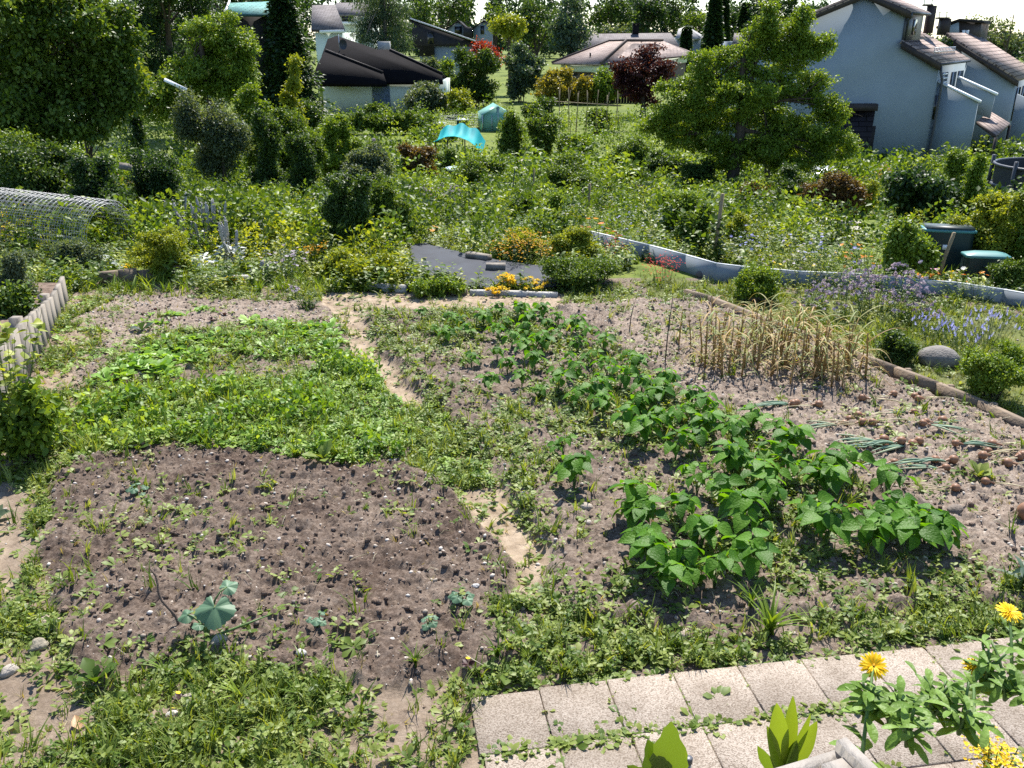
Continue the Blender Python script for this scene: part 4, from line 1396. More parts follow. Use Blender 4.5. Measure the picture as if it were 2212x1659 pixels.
u0, u1 = P(738, 33, D + .3), P(764, 46, D + .3)
q = MB(); q.box([(u0[0] + u1[0]) / 2, D + .35, (u0[2] + u1[2]) / 2], [u1[0] - u0[0], .15, u0[2] - u1[2]]); q.build('window', GLASS, hh, world=True)
u0, u1 = P(736, 47, D - .6), P(800, 53, D - .6)
q = MB(); q.box([(u0[0] + u1[0]) / 2, D - .3, (u0[2] + u1[2]) / 2], [u1[0] - u0[0], 1.4, u0[2] - u1[2]]); q.build('balcony', CAPW, hh, world=True)

# --- teal roofed shed at the top of the picture
D = 66.0
o_ = P(525, 40, D); hh = thing('garden_house', 'small building with a sloping teal green tiled roof among the trees', 'house', (o_[0], o_[1], Z0))
panel('roof', GREENROOF, hh, [P(486, 30, D), P(590, 32, D), P(586, 3, D + 5), P(497, 6, D + 5)], .15)
q = MB(); q.prism([P(484, 31, D - .1), P(495, 4, D + 5), P(498, 4, D + 5), P(489, 31, D - .1)], [0, 0, .15]); q.build('bargeboard', CAPW, hh, world=True)
u0, u1 = P(498, 33, D + .4), P(580, 33, D + .4)
q = MB(); q.box([(u0[0] + u1[0]) / 2, D + 3, (Z0 + u0[2]) / 2], [u1[0] - u0[0], 5, u0[2] - Z0]); q.build('wall', WOODD, hh, world=True)

# --- dark board fence before the hipped house
D = 92.0
u0, u1 = P(1258, 162, D), P(1395, 166, D); v0 = P(1258, 222, 74)
fn = thing('board_fence', 'tall dark stained board fence between the yellow shrub and the purple tree', 'fence', (u0[0], D, Z0))
q = MB(); L_ = u1[0] - u0[0]
for i in range(int(L_ / .28)):
    q.box([u0[0] + .14 + i * .28, D + .015 * (i % 2), (Z0 + u0[2]) / 2 - .1], [.26, .04, u0[2] - Z0 + .2])
q.build('boards', WOODD, fn, world=True)
q = MB()
for i in range(5): q.box([u0[0] + L_ * i / 4, D + .08, (Z0 + u0[2]) / 2 - .1], [.12, .12, u0[2] - Z0 + .35])
q.build('post', WOODD, fn, world=True)
# ------------------------------------------------------------------ trees and shrubs


def spot(px, base=None, dist=None, top=None, wpx=None):
    """standing point, height and width of something seen at px between base and top"""
    if base is not None:
        g = W(px, base); dist = g[1]
    z = float(H(0, dist))
    x = (px - CX) * mpp(dist, z + .3)
    if dist < 11: z = float(ground_z(x, dist)[0])
    h = None if top is None else P(px, top, dist)[2] - z
    w = None if wpx is None else wpx * mpp(dist, z)
    return np.array([x, dist, z]), h, w, dist


SEED = [0]


def lsz(dist, real):
    return max(real, .0031 * dist)


def sh(name, label, cat, px, top, wpx, base=None, dist=None, pal='mid', ls=.06, shape='lumpy', **kw):
    g, h, w, dd = spot(px, base, dist, top, wpx)
    SEED[0] += 1
    return shrub(name, label, cat, g, w, max(h, .15), pal, ls=lsz(dd, ls), shape=shape, seed=SEED[0], **kw)


def tr(name, label, px, dist, lobes_px, tr_, pal, ls=.1, base=None, depth=.8, **kw):
    """lobes_px: (px, py, rx, ry) discs of the crown as seen; given depth and made solid"""
    g, _, _, dd = spot(px, base, dist)
    SEED[0] += 1
    L = []
    r = np.random.default_rng(500 + SEED[0])
    for (a, b, rx, ry) in lobes_px:
        p = P(a, b, dd); m = mpp(dd, p[2])
        L.append((p[0] - g[0], r.normal(0, rx * m * .35), p[2] - g[2], rx * m, rx * m * depth, ry * m))
    return tree(name, label, g, L, tr_, pal, ls=lsz(dd, ls), seed=SEED[0], **kw)


# far forest behind everything: a mass, and the single crowns that stand out before it
mbf = MB(); rf = np.random.default_rng(8)
for k in range(230):
    y = rf.uniform(235, 330); x = rf.uniform(-160, 200)
    hgt = rf.uniform(17, 22) if x < 60 else rf.uniform(13, 17) if x < 108 else rf.uniform(5.5, 7.5)
    wd = rf.uniform(5, 9)
    con = rf.random() < .35
    L = [(x, y, Z0 + hgt * (.25 + .22 * i), wd * (.5 - .1 * i) * (1.0 if not con else .8), wd * (.5 - .1 * i), hgt * .2) for i in range(4)]
    leaf_cloud(mbf, L, 46, 9, 1.1, 1.15, T2, rf, shell=.6)
tag(mbf.build('forest', leafmat('leaf_forest', [(.012, .03, .016), (.024, .055, .024), (.045, .085, .032)])), 'dark mixed forest closing the valley', kind='stuff')

FT = 'trees at the forest edge'
for (nm, lab, px, dist, L, pal) in [
    ('broadleaf_tree', 'dark round tree at the forest edge above the black boarded gable', 915, 150, [(912, 20, 22, 30), (918, 50, 20, 20)], 'dark'),
    ('broadleaf_tree', 'grey green tree left of the pair of white gables', 955, 170, [(950, 20, 30, 26), (985, 30, 26, 22), (1000, 12, 20, 22)], 'dark'),
    ('broadleaf_tree', 'bright tree behind the narrow white gable', 1073, 175, [(1074, 28, 18, 22), (1070, 48, 16, 16)], 'mid'),
    ('broadleaf_tree', 'tall dark tree filling the gap right of the round clipped tree', 1160, 160, [(1150, 40, 36, 40), (1130, 75, 30, 30), (1175, 80, 30, 34)], 'dark'),
    ('broadleaf_tree', 'tall feathery blue green tree left of the hipped roof', 1235, 140, [(1230, 20, 32, 36), (1215, 60, 36, 34), (1250, 60, 34, 36), (1225, 96, 42, 26)], 'blue'),
    ('broadleaf_tree', 'dark broad tree above the grey saddle roof', 1320, 190, [(1310, 25, 34, 36), (1345, 35, 30, 34), (1290, 50, 26, 22)], 'dark'),
    ('broadleaf_tree', 'high dark tree at the forest edge over the chimney', 1390, 200, [(1385, 20, 34, 34), (1420, 30, 32, 34), (1400, 55, 36, 22)], 'deep'),
    ('broadleaf_tree', 'rounded dark tree beside the pale grey roof', 1452, 205, [(1450, 22, 26, 34), (1460, 50, 24, 22)], 'dark'),
    ('broadleaf_tree', 'pale green tree just above the pale grey roof', 1500, 210, [(1495, 45, 26, 14), (1515, 42, 18, 12)], 'mid'),
    ('broadleaf_tree', 'small light tree above the left end of the grey saddle roof', 1318, 175, [(1318, 66, 16, 11), (1346, 64, 14, 9)], 'grey'),
    ('broadleaf_tree', 'dark tree above the purple tree and the second brown roof', 1560, 190, [(1590, 45, 34, 30), (1625, 40, 32, 32), (1570, 75, 26, 22)], 'deep'),
    ('broadleaf_tree', 'tall dark tree behind the left verge of the white terraced house', 1670, 170, [(1660, 20, 36, 36), (1700, 25, 36, 34), (1640, 60, 30, 30)], 'deep'),
    ('broadleaf_tree', 'dark tree rising behind the teal roofed building', 590, 120, [(560, 0, 60, 40), (630, 10, 40, 40)], 'deep'),
]:
    tr(nm, lab, px, dist, L, .35, pal, ls=.5, group=FT, cap=9000, k=3.4, trunk_top=5)
for (lab, px, dist, top, w) in [('slim dark conifer left of the white house with the pale roof', 1478, 170, 57, 18), ('tall dark conifer right of the white house with the pale roof', 1534, 160, -20, 44), ('slender conifer beside the tall dark conifer at the forest edge', 1552, 175, -8, 34), ('distant conifer above the small brown roof', 1600, 180, 5, 40)]:
    g, h, w_, _ = spot(px, None, dist, top, w)
    SEED[0] += 1
    conifer('spruce_tree', lab, g, h, w_, 'deep', SEED[0], ls=.75, group='conifers at the forest edge')

# trees of the middle distance
tr('birch_tree', 'tall weeping birch with fine grey green hanging twigs', 830, 92, [(820, -10, 45, 40), (800, 35, 45, 38), (850, 40, 48, 42), (790, 62, 28, 30), (830, 80, 52, 36), (870, 85, 30, 40), (845, 110, 36, 22)], .3, 'blue', ls=.24, tpl=NARROW, k=4.2, droop=1.6, wild=.5, cap=42000, bark=BARKG, cat='tree')
g, h, w, _ = spot(632, None, 66, -50, 158)
conifer('spruce_tree', 'tall dark spruce beside the black roofed bungalow', g, h, w, 'deep', 61, ls=.30, dens=1.3)
g, h, w, _ = spot(2225, None, 62, -40, 120)
conifer('spruce_tree', 'dark spruce at the right edge behind the terraced houses', g, h, w, 'deep', 62, ls=.30, dens=1.2)
tr('round_tree', 'clipped ball headed tree with pale sunlit leaves before the white gables', 1100, 105, [(1100, 66, 34, 30), (1088, 60, 22, 20), (1113, 62, 22, 20)], .18, 'yellow', ls=.26, k=5, group=None, cap=14000)
tr('japanese_maple', 'scarlet leaved maple in front of the narrow white gable', 1052, 96, [(1040, 103, 16, 14), (1060, 120, 20, 16), (1035, 118, 14, 12), (1070, 132, 14, 9)], .12, 'red', ls=.26, k=4.5, cap=9000)
tr('purple_plum', 'rounded purple leaved tree against the dark board fence', 1388, 76, [(1385, 135, 45, 34), (1365, 165, 40, 34), (1415, 160, 40, 36), (1385, 200, 52, 34), (1350, 190, 22, 22)], .2, 'purple', ls=.2, k=5.5, cap=22000)
tr('pale_tree', 'light wispy tree showing above the right end of the terrace roofs', 2150, 95, [(2105, 44, 12, 16), (2125, 56, 26, 14), (2160, 62, 22, 16), (2110, 70, 20, 8)], .12, 'grey', ls=.3, k=1.6, cap=3500, wild=1.2)
tr('broadleaf_tree', 'low grey green trees beyond the terrace roofs, under the sky', 2160, 130, [(2130, 82, 26, 12), (2165, 86, 30, 12), (2190, 92, 30, 14)], .2, 'grey', ls=.4, k=3, cap=6000)
# the dark wood on the left behind the gardens
tr('yew_hedge_tree', 'broad rounded yellow green tree standing before the dark wood', 470, 46, [(470, 70, 62, 38), (430, 110, 60, 50), (510, 110, 50, 52), (470, 150, 84, 46), (410, 165, 50, 40), (530, 160, 26, 40), (430, 205, 60, 44), (520, 200, 50, 44), (365, 190, 46, 50), (350, 235, 60, 40), (300, 215, 50, 50)], .2, 'fresh', ls=.13, k=5, cap=48000, up=.9)
tr('beech_tree', 'tall dark beech crown behind the yellow green tree', 390, 60, [(360, 0, 70, 50), (420, 20, 60, 46), (350, 70, 56, 46), (330, 130, 50, 50), (300, 40, 50, 50), (310, 190, 50, 60), (380, 160, 60, 50)], .3, 'deep', ls=.2, k=4, cap=34000)
tr('beech_tree', 'dark crown at the top edge left of the teal roof', 480, 74, [(440, -20, 60, 36), (500, -10, 36, 26), (540, 60, 40, 34), (575, 85, 28, 44), (560, 140, 40, 50), (590, 190, 40, 50), (540, 200, 40, 40)], .3, 'deep', ls=.24, k=4, cap=22000)
tr('hazel_tree', 'big leafy broadleaf tree overhanging the left side of the gardens', 120, 21, [(60, 20, 120, 70), (180, 30, 90, 70), (250, 80, 55, 60), (30, 110, 110, 80), (160, 120, 100, 70), (230, 160, 60, 60), (60, 200, 120, 70), (170, 210, 80, 60), (270, 200, 40, 50), (-80, 100, 100, 120), (30, 275, 90, 50), (130, 280, 80, 46), (220, 255, 50, 40), (90, 240, 100, 50)], .18, 'mid', ls=.105, k=5.2, cap=78000, trunk_top=4.5, nlimb=16, tpl=OVAL)
tr('elder_tree', 'dark tree filling the far left edge behind the wire fence', 0, 27, [(-40, 60, 100, 90), (-30, 180, 110, 80), (60, 235, 70, 40)], .22, 'dark', ls=.12, k=4.5, cap=30000)
tr('walnut_sapling', 'young walnut tree with large yellow green leaves and a thin trunk', 208, None, [(240, 120, 34, 22), (275, 150, 38, 24), (225, 175, 50, 26), (290, 185, 34, 26), (205, 215, 46, 26), (250, 235, 36, 26), (300, 170, 30, 20)], .045, 'yellow', ls=.15, base=440, k=1.5, cap=2600, tpl=OVAL, up=.4, droop=.5, trunk_top=2.9, nlimb=14, depth=.7)
sh('ivy_post', 'dark post smothered in ivy beside the dill clump', 'climbing plant', 303, 165, 34, base=352, pal='deep', ls=.06, shape='col')
g, _, _, dd = spot(1586, 432)
Lp = []
rp_ = np.random.default_rng(44)
for (a, b, rx, ry) in [(1700, 75, 46, 44), (1660, 60, 40, 40), (1745, 100, 40, 34), (1640, 110, 60, 46), (1720, 130, 70, 46), (1590, 150, 60, 40), (1520, 190, 66, 40), (1620, 200, 90, 50), (1740, 195, 70, 46), (1460, 235, 60, 34), (1560, 260, 90, 50), (1680, 265, 100, 54), (1780, 240, 46, 46), (1430, 280, 52, 36), (1520, 310, 80, 40), (1640, 325, 90, 44), (1760, 310, 70, 44), (1820, 325, 36, 34), (1690, 360, 70, 26), (1580, 350, 60, 30), (1735, 40, 24, 30), (1780, 92, 24, 14), (1660, 20, 16, 30), (1445, 200, 30, 24), (1505, 140, 30, 34)]:
    p = P(a, b, dd); m = mpp(dd, p[2])
    Lp.append((p[0] - g[0], rp_.normal(0, rx * m * .4), p[2] - g[2], rx * m * .92, rx * m * .75, ry * m * .88))
tree('pear_tree', 'large sunlit fruit tree with a dark trunk before the white gable', g, Lp, .2, 'fresh', ls=.088, seed=44, k=4.6, cap=120000, per=24, trunk_top=4.4, nlimb=26, wild=.95, shell=.3, cr=.16, spr=11)
g, _, _, _ = spot(1655, 425, None)
tr('plum_tree', 'second thinner trunked tree behind the big fruit tree', 1662, 33, [(1690, 300, 50, 40), (1640, 320, 40, 30), (1720, 335, 40, 30)], .13, 'mid', ls=.1, k=3, cap=12000)

S = sh
# shrubs round the houses
S('laurel_shrub', 'bright leaved bush lying over the top of the board fence', 'shrub', 1308, 136, 62, dist=90, pal='fresh', ls=.2, shape='wide')
S('golden_shrub', 'wide yellow leaved shrub beside the bean poles', 'shrub', 1200, 150, 90, base=226, pal='olive', ls=.12, k=5.5)
S('golden_shrub', 'smaller yellow shrub leaning towards the purple tree', 'shrub', 1252, 166, 74, base=226, pal='olive', ls=.12, shape='loose', k=7)
S('dark_shrub', 'tall dark bush between the bungalow and the lawn', 'shrub', 1030, 105, 120, base=232, pal='dark', ls=.13, k=5)
S('blue_shrub', 'grey green bush left of the yellow leaved shrub', 'shrub', 1128, 95, 92, base=222, pal='blue', ls=.13, k=5)
S('willow_shrub', 'loose grey green bush against the bungalow wall', 'shrub', 915, 163, 108, base=252, pal='grey', ls=.13, shape='loose', k=6, cap=16000)
S('young_lime', 'pale green young bush beside the bungalow corner', 'shrub', 993, 192, 62, base=256, pal='yellow', ls=.12, k=5)
S('evergreen_shrub', 'light tipped evergreen bush before the spruce', 'shrub', 640, 135, 66, dist=50, pal='yellow', ls=.12, shape='col')
S('dark_shrub', 'low dark bush below the spruce left of the bungalow', 'shrub', 668, 205, 70, dist=54, pal='dark', ls=.1)
S('flowering_shrub', 'pale pink tinged shrub behind the bungalow roof', 'shrub', 930, 120, 66, dist=90, pal='grey', ls=.2)
S('light_shrub', 'light green bush at the far end of the bungalow roof', 'shrub', 968, 124, 46, dist=88, pal='fresh', ls=.2)
S('olive_shrub', 'airy silver green bush behind the netting post', 'shrub', 485, 150, 160, dist=26, pal='grey', ls=.07, shape='loose', k=8, cap=24000)
S('light_shrub', 'bright bush between the silver bush and the bungalow', 'shrub', 560, 190, 100, dist=28, pal='fresh', ls=.08)
S('dark_shrub', 'dark leafy bush below the silver green bush', 'shrub', 585, 235, 90, dist=24, pal='dark', ls=.07)
S('light_shrub', 'sunlit bush in front of the left end of the bungalow', 'shrub', 640, 225, 120, dist=28, pal='mid', ls=.07, k=5.5)
S('box_shrub', 'left one of the two clipped bushes beside the gravel path', 'shrub', 1103, 243, 76, base=352, pal='mid', ls=.055, shape='col', k=6.5)
S('box_shrub', 'darker clipped bush right of its paler twin', 'shrub', 1172, 240, 80, base=350, pal='mid', ls=.055, k=6.5)
S('round_shrub', 'low rounded bush in front of the bean poles', 'shrub', 1240, 288, 90, base=350, pal='fresh', ls=.055, k=5.5)
S('dark_shrub', 'dark bush at the left foot of the bean poles', 'shrub', 1163, 212, 74, base=262, pal='dark', ls=.08)
S('light_shrub', 'bush at the right foot of the bean poles', 'shrub', 1292, 236, 60, base=290, pal='mid', ls=.07)
S('rose_shrub', 'big loose rose bush with glossy leaves behind the wooden stake', 'shrub', 1245, 318, 150, base=440, pal='mid', ls=.045, shape='loose', k=11, cap=26000)
S('hedge_shrub', 'dull green bush left of the fruit tree trunk', 'shrub', 1355, 300, 110, base=415, pal='mid', ls=.055, k=6)
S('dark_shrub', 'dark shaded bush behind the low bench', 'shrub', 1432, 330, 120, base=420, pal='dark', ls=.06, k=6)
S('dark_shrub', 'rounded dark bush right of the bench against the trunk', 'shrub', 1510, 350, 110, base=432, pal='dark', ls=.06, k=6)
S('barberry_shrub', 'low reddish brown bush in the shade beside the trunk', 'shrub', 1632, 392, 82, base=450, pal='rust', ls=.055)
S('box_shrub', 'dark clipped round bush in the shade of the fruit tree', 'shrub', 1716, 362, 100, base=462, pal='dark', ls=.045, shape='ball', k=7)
S('holly_shrub', 'brownish speckled round bush on a short stem', 'shrub', 1800, 372, 116, base=482, pal='rust', ls=.05, shape='ball', k=6)
S('light_shrub', 'yellow green bush behind the speckled round bush', 'shrub', 1862, 375, 70, base=470, pal='yellow', ls=.05)
S('laurel_shrub', 'large glossy dark leaved bush behind the compost bin', 'shrub', 1972, 372, 190, base=500, pal='deep', ls=.085, k=5.5, tpl=OVAL, cap=15000)
S('privet_hedge', 'tall bright hedge in front of the white wing wall', 'hedge', 2060, 335, 120, base=470, pal='fresh', ls=.05, k=6, shape='lumpy')
S('privet_shrub', 'upright sprays of light green leaves left of the trampoline', 'shrub', 2092, 335, 60, base=500, pal='fresh', ls=.055, shape='col', k=5)
S('hornbeam_hedge', 'broad yellow green hedge behind the compost bins', 'hedge', 2150, 420, 190, base=590, pal='yellow', ls=.05, k=7, shape='lumpy', cap=30000)
S('hornbeam_hedge', 'hedge at the right edge below the trampoline', 'hedge', 2212, 400, 80, base=600, pal='fresh', ls=.05, k=6)
S('ornamental_grass', 'greyish plumed bush at the foot of the white gable', 'shrub', 1895, 352, 60, dist=32, pal='drygrass', ls=.08, shape='loose', k=6)
S('rose_shrub', 'dark rose bush by the dark door of the gable', 'shrub', 1912, 330, 56, dist=41, pal='dark', ls=.09, shape='loose', k=5)
S('potted_shrub', 'white leaved shrub under the tiled canopy', 'shrub', 2198, 318, 58, dist=43, pal='blue', ls=.09)
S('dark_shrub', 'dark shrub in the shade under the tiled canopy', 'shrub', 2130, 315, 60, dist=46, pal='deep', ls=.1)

# shrubs among the allotments
S('raspberry_bush', 'leafy raspberry thicket under the blue netting', 'shrub', 482, 285, 150, base=420, pal='fresh', ls=.06, k=5.5, cap=22000)
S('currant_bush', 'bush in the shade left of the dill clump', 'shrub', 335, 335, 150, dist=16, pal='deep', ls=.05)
S('dark_shrub', 'dark glossy clump with hanging leaves below the bare patch', 'shrub', 598, 398, 92, base=462, pal='deep', ls=.075, tpl=LANCE, k=6)
S('rosemary_bush', 'tall dark feathery bush in the middle of the garden', 'shrub', 752, 372, 140, base=552, pal='dark', ls=.028, shape='lumpy', k=7, cap=30000, tpl=OVAL)
S('currant_bush', 'bushy currant right of the dark feathery bush', 'shrub', 832, 385, 120, base=535, pal='mid', ls=.04, k=6, cap=24000)
S('currant_bush', 'pale sunlit currant bush behind the dark feathery bush', 'shrub', 790, 320, 150, base=440, pal='grey', ls=.045, k=6, cap=22000)
S('currant_bush', 'reddish tinged bush left of the turquoise sail', 'shrub', 905, 298, 90, base=412, pal='rust', ls=.045, shape='lumpy', k=6)
S('currant_bush', 'loose bush below the turquoise sail, behind the green bin', 'shrub', 1045, 335, 120, base=425, pal='mid', ls=.045, shape='loose', k=10, cap=20000)
S('apple_espalier', 'row of low trained fruit bushes along the far lawn', 'hedge', 840, 240, 230, base=292, pal='mid', ls=.07, shape='wide', k=6, d=1.2, cap=22000)
S('kohlrabi_patch', 'low leafy plants right of the trained fruit bushes', 'plant', 935, 276, 100, base=306, pal='fresh', ls=.08, shape='wide', d=1.2)
S('climbing_bush', 'tall leafy stalk bush before the blue grey blind', 'shrub', 815, 222, 44, base=275, pal='mid', ls=.08, shape='loose', k=9)
S('berry_bush', 'berry bush behind the fennel, left of the flower ball', 'shrub', 690, 275, 120, base=372, pal='mid', ls=.05, k=6)
S('berry_bush', 'sunlit berry bush on the slope below the bungalow', 'shrub', 740, 250, 110, dist=32, pal='fresh', ls=.065)
S('berry_bush', 'dark edged bush on the slope left of the flower ball', 'shrub', 655, 285, 80, dist=23, pal='dark', ls=.05)
S('hazel_bush', 'pale bush at the left edge below the big tree', 'shrub', 40, 255, 260, dist=17, pal='mid', ls=.06, k=5.5, cap=22000)
S('elder_bush', 'dark weedy bush at the left edge behind the wire roll', 'shrub', 110, 310, 250, dist=15, pal='dark', ls=.06, k=6, cap=24000)
S('bramble_bush', 'shaded bramble behind the top of the wire roll', 'shrub', 215, 340, 150, dist=14.5, pal='deep', ls=.055, k=6)
S('gooseberry_bush', 'loose bright leaved gooseberry bush behind the galvanised border', 'shrub', 1470, 400, 120, base=520, pal='fresh', ls=.042, shape='loose', k=13, cap=26000)
S('gooseberry_bush', 'dense bush beside the post with the climbing plant', 'shrub', 1500, 445, 90, base=548, pal='mid', ls=.035, k=6)
S('currant_bush', 'bush right of the post with the climbing plant', 'shrub', 1600, 455, 70, base=540, pal='yellow', ls=.035, shape='loose', k=9)
S('dahlia_bush', 'tall fresh green dahlia beside the green compost bin', 'shrub', 1955, 455, 105, base=620, pal='fresh', ls=.055, shape='loose', k=11, tpl=OVAL, cap=16000)
S('blackberry_bush', 'leafy bush in the middle of the flower beds beside the two stakes', 'shrub', 1185, 425, 90, base=520, pal='fresh', ls=.035, k=6)
S('herb_bush', 'fresh green bush right of the green compost bin with the white lid', 'shrub', 1075, 400, 110, base=452, pal='fresh', ls=.04, k=6)
S('currant_bush', 'leafy thicket in front of the two stakes', 'shrub', 1130, 420, 80, base=485, pal='mid', ls=.035, k=6)
S('strawberry_patch', 'thick yellow green strawberry leaves beside the dark fabric', 'plant', 780, 545, 190, base=610, pal='yellow', ls=.05, shape='wide', k=7, d=.7, tpl=OVAL)
S('strawberry_patch', 'trailing strawberry plants along the stone edging', 'plant', 945, 585, 110, base=640, pal='fresh', ls=.035, shape='wide', k=6, d=.4, tpl=OVAL)
S('squash_thicket', 'low sprawling thicket right of the dark fabric sheet', 'plant', 1290, 548, 250, base=622, pal='mid', ls=.035, shape='loose', k=9, d=1.0)
S('herb_bush', 'yellowish herb cushion at the back of the fabric sheet', 'plant', 1130, 495, 120, base=560, pal='yellow', ls=.03, k=6)
S('herb_bush', 'rusty leaved herb clump behind the fabric sheet', 'plant', 1235, 480, 120, base=575, pal='yellow', ls=.032, k=6)
S('herb_bush', 'bright herb mound under the silver leaved plants', 'plant', 355, 490, 150, base=600, pal='yellow', ls=.03, k=6.5, cap=20000)
S('vine_thicket', 'bindweed growing over the lower half of the wire roll', 'climbing plant', 120, 515, 230, base=590, pal='grey', ls=.03, shape='loose', k=5, d=.6, cap=20000)
S('weed_thicket', 'grey green weeds spilling over the wooden boards', 'plant', 25, 535, 130, base=690, pal='grey', ls=.032, shape='loose', k=9, d=.6, cap=24000)
S('vine_bush', 'overgrown vine hanging over the left bed boards', 'climbing plant', 25, 600, 90, dist=8.6, pal='mid', ls=.05, k=5, tpl=OVAL, shape='loose')
S('mint_bush', 'dense mint bush at the near side of the galvanised corner', 'plant', 1640, 575, 120, base=655, pal='fresh', ls=.026, k=7, cap=22000)
S('tansy_bush', 'bushy herb at the lower right beside the grey stone', 'plant', 2150, 738, 170, base=865, pal='fresh', ls=.026, k=7, shape='lumpy', d=.8, cap=26000)
S('tansy_bush', 'dark leafy cushion left of the grey stone', 'plant', 1945, 715, 90, base=790, pal='dark', ls=.03, k=6)
S('pea_bush', 'fresh leafy clump at the far side of the flower bed on the right', 'plant', 2185, 560, 90, base=640, pal='mid', ls=.03, k=6)

# the vine and currant leaves at the left edge in front
g, h, w, dd = spot(20, 985, None, 575, 210)
perennial('grape_vine', 'large leaved vine spreading over the boards at the left edge', 'climbing plant', g, w, h, 'yellow', ls=.075, ns=24, leaves=16, tpl=HEART, spread=.9, seed=901)
g, h, w, dd = spot(45, 1000, None, 830, 150)
shrub('currant_bush', 'shaded currant bush at the foot of the left bed boards', 'shrub', g, w, h, 'fresh', ls=.06, k=5, seed=902, tpl=OVAL)

# ------------------------------------------------------------------ ground cover of the allotments (past counting)


def hz(x, y):
    return H(x, y)


LAWNS = [((1040, 205), (1140, 205), (1200, 245), (1100, 240), (1030, 225)), ((1000, 285), (1070, 290), (1080, 345), (1030, 320)), ((1215, 212), (1345, 216), (1340, 262), (1215, 240)), ((1530, 455), (1900, 470), (1900, 520), (1700, 480)), ((720, 290), (880, 292), (880, 310), (720, 308))]
TRACKS = [((1100, 345), (1200, 345), (1200, 372), (1110, 372)), ((1690, 462), (1860, 482), (1860, 505), (1700, 482)), ((1330, 425), (1360, 424), (1410, 437), (1340, 440))]
FABRIC = [(885, 536), (920, 532), (1010, 558), (1100, 568), (1240, 590), (1232, 626), (1195, 632), (1120, 628), (1010, 628), (930, 612), (890, 575)]


def cover(px, py, x, y):
    d = np.where(py < 655, .95, 0.0)
    d = np.where((px > 1360) & (py > 570), 0.0, d)
    d = np.where(inpoly(px, py, [(1270, 500), (1540, 570), (2300, 700), (2300, 400), (1270, 400)]), .9, d)
    for p in LAWNS + TRACKS + [FABRIC]:
        d = np.where(inpoly(px, py, p), 0.0, d)
    d = np.where(y < 10.6, 0, d)
    return d


def wide(name, label, tpls, pal, n, size, seed, ylo, yhi, tilt=.3, fn=cover, thresh=None):
    r = np.random.default_rng(seed)
    y = ylo + (yhi - ylo) * r.random(n) ** 1.3
    x = r.uniform(-.68, .68, n) * y
    z = H(x, y)
    px, py = project(np.stack([x, y, z], -1))
    keep = r.random(n) < fn(px, py, x, y)
    if thresh: keep &= (vn(x * .8, y * .8, thresh[0]) > thresh[1]) & (vn(x * .8, y * .8, thresh[0]) < thresh[2])
    x, y, z = x[keep], y[keep], z[keep]
    s = r.uniform(size[0], size[1], len(x))
    mb = MB()
    for k, t in enumerate(tpls):
        q = np.arange(len(x)) % len(tpls) == k
        mb.inst(t, np.stack([x[q], y[q], z[q] - .01], -1), tilted(q.sum(), tilt, r), s[q])
    tag(mb.build(name, LM(pal)), label, kind='stuff')


STKB = [stalk_tpl(n, h, OVAL, .42, wr) for n, h in ((10, 1.0), (14, 1.25), (12, .85), (16, 1.1))]
wide('undergrowth', 'mixed green herbs and vegetables covering the allotment beds', STKB, 'mid', 15000, (.12, .34), 31, 10.7, 30, thresh=(71, .35, 2))
wide('undergrowth', 'yellow green herbs and vegetables covering the allotment beds', STKB, 'yellow', 12000, (.10, .28), 32, 10.7, 30, thresh=(72, .42, 2))
wide('undergrowth', 'grey green herbs between the vegetable beds', STKB, 'grey', 6000, (.10, .26), 33, 10.7, 32, thresh=(73, .5, 2))
wide('grass', 'rough grass between the allotment beds', TUF, 'fresh', 12000, (.10, .32), 34, 10.7, 34, thresh=(74, .4, 2))


rB = np.random.default_rng(15)


def bush_tpl(n, ls):
    p = unit(rB.normal(0, 1, (n, 3))) * rB.uniform(.35, 1.0, (n, 1)) * np.array([.5, .5, .5]) + [0, 0, .5]
    p[:, :2] *= 1.15 - .5 * p[:, 2:3]
    return merge_tpl([xf(T2, frames((rB.normal(0, 1, 3) + [0, 0, .2])[None], (rB.normal(0, .6, 3) + [0, 0, .8])[None])[0], ls * rB.uniform(.7, 1.3), q) for q in p])


BTP = [bush_tpl(95, .115) for _ in range(5)]


def tall(px, py, x, y):
    return cover(px, py, x, y) * np.where((px < 1250) | (py < 470), 1, .25) * np.where((px > 900) & (px < 1500) & (y < 19), .35, 1) * np.where(y < 13.5, .25, 1)


wide('undergrowth', 'waist high green growth filling the allotments between the bushes', BTP, 'mid', 2600, (.45, 1.0), 36, 12.5, 40, .15, tall, (75, .38, 2))
wide('undergrowth', 'bright green growth filling the allotments between the bushes', BTP, 'fresh', 2200, (.4, .9), 37, 12.5, 40, .15, tall, (76, .42, 2))
wide('undergrowth', 'dark growth in the hollows between the allotment bushes', BTP, 'dark', 1500, (.5, 1.1), 38, 14, 44, .15, tall, (77, .46, 2))
wide('undergrowth', 'yellow green growth filling the allotments between the bushes', BTP, 'yellow', 1600, (.35, .75), 39, 12, 40, .15, tall, (78, .46, 2))


wide('shrubbery', 'far green shrubbery between the allotments and the houses', BTP, 'mid', 1000, (.9, 2.0), 51, 34, 76, .15, cover, (79, .35, 2))
wide('shrubbery', 'far bright shrubbery between the allotments and the houses', BTP, 'fresh', 900, (.8, 1.7), 52, 30, 74, .15, cover, (80, .38, 2))


def mown(px, py, x, y):
    d = np.zeros(np.shape(px))
    for p in LAWNS: d = np.where(inpoly(px, py, p), .9, d)
    return np.where(y > 34, .5, d)


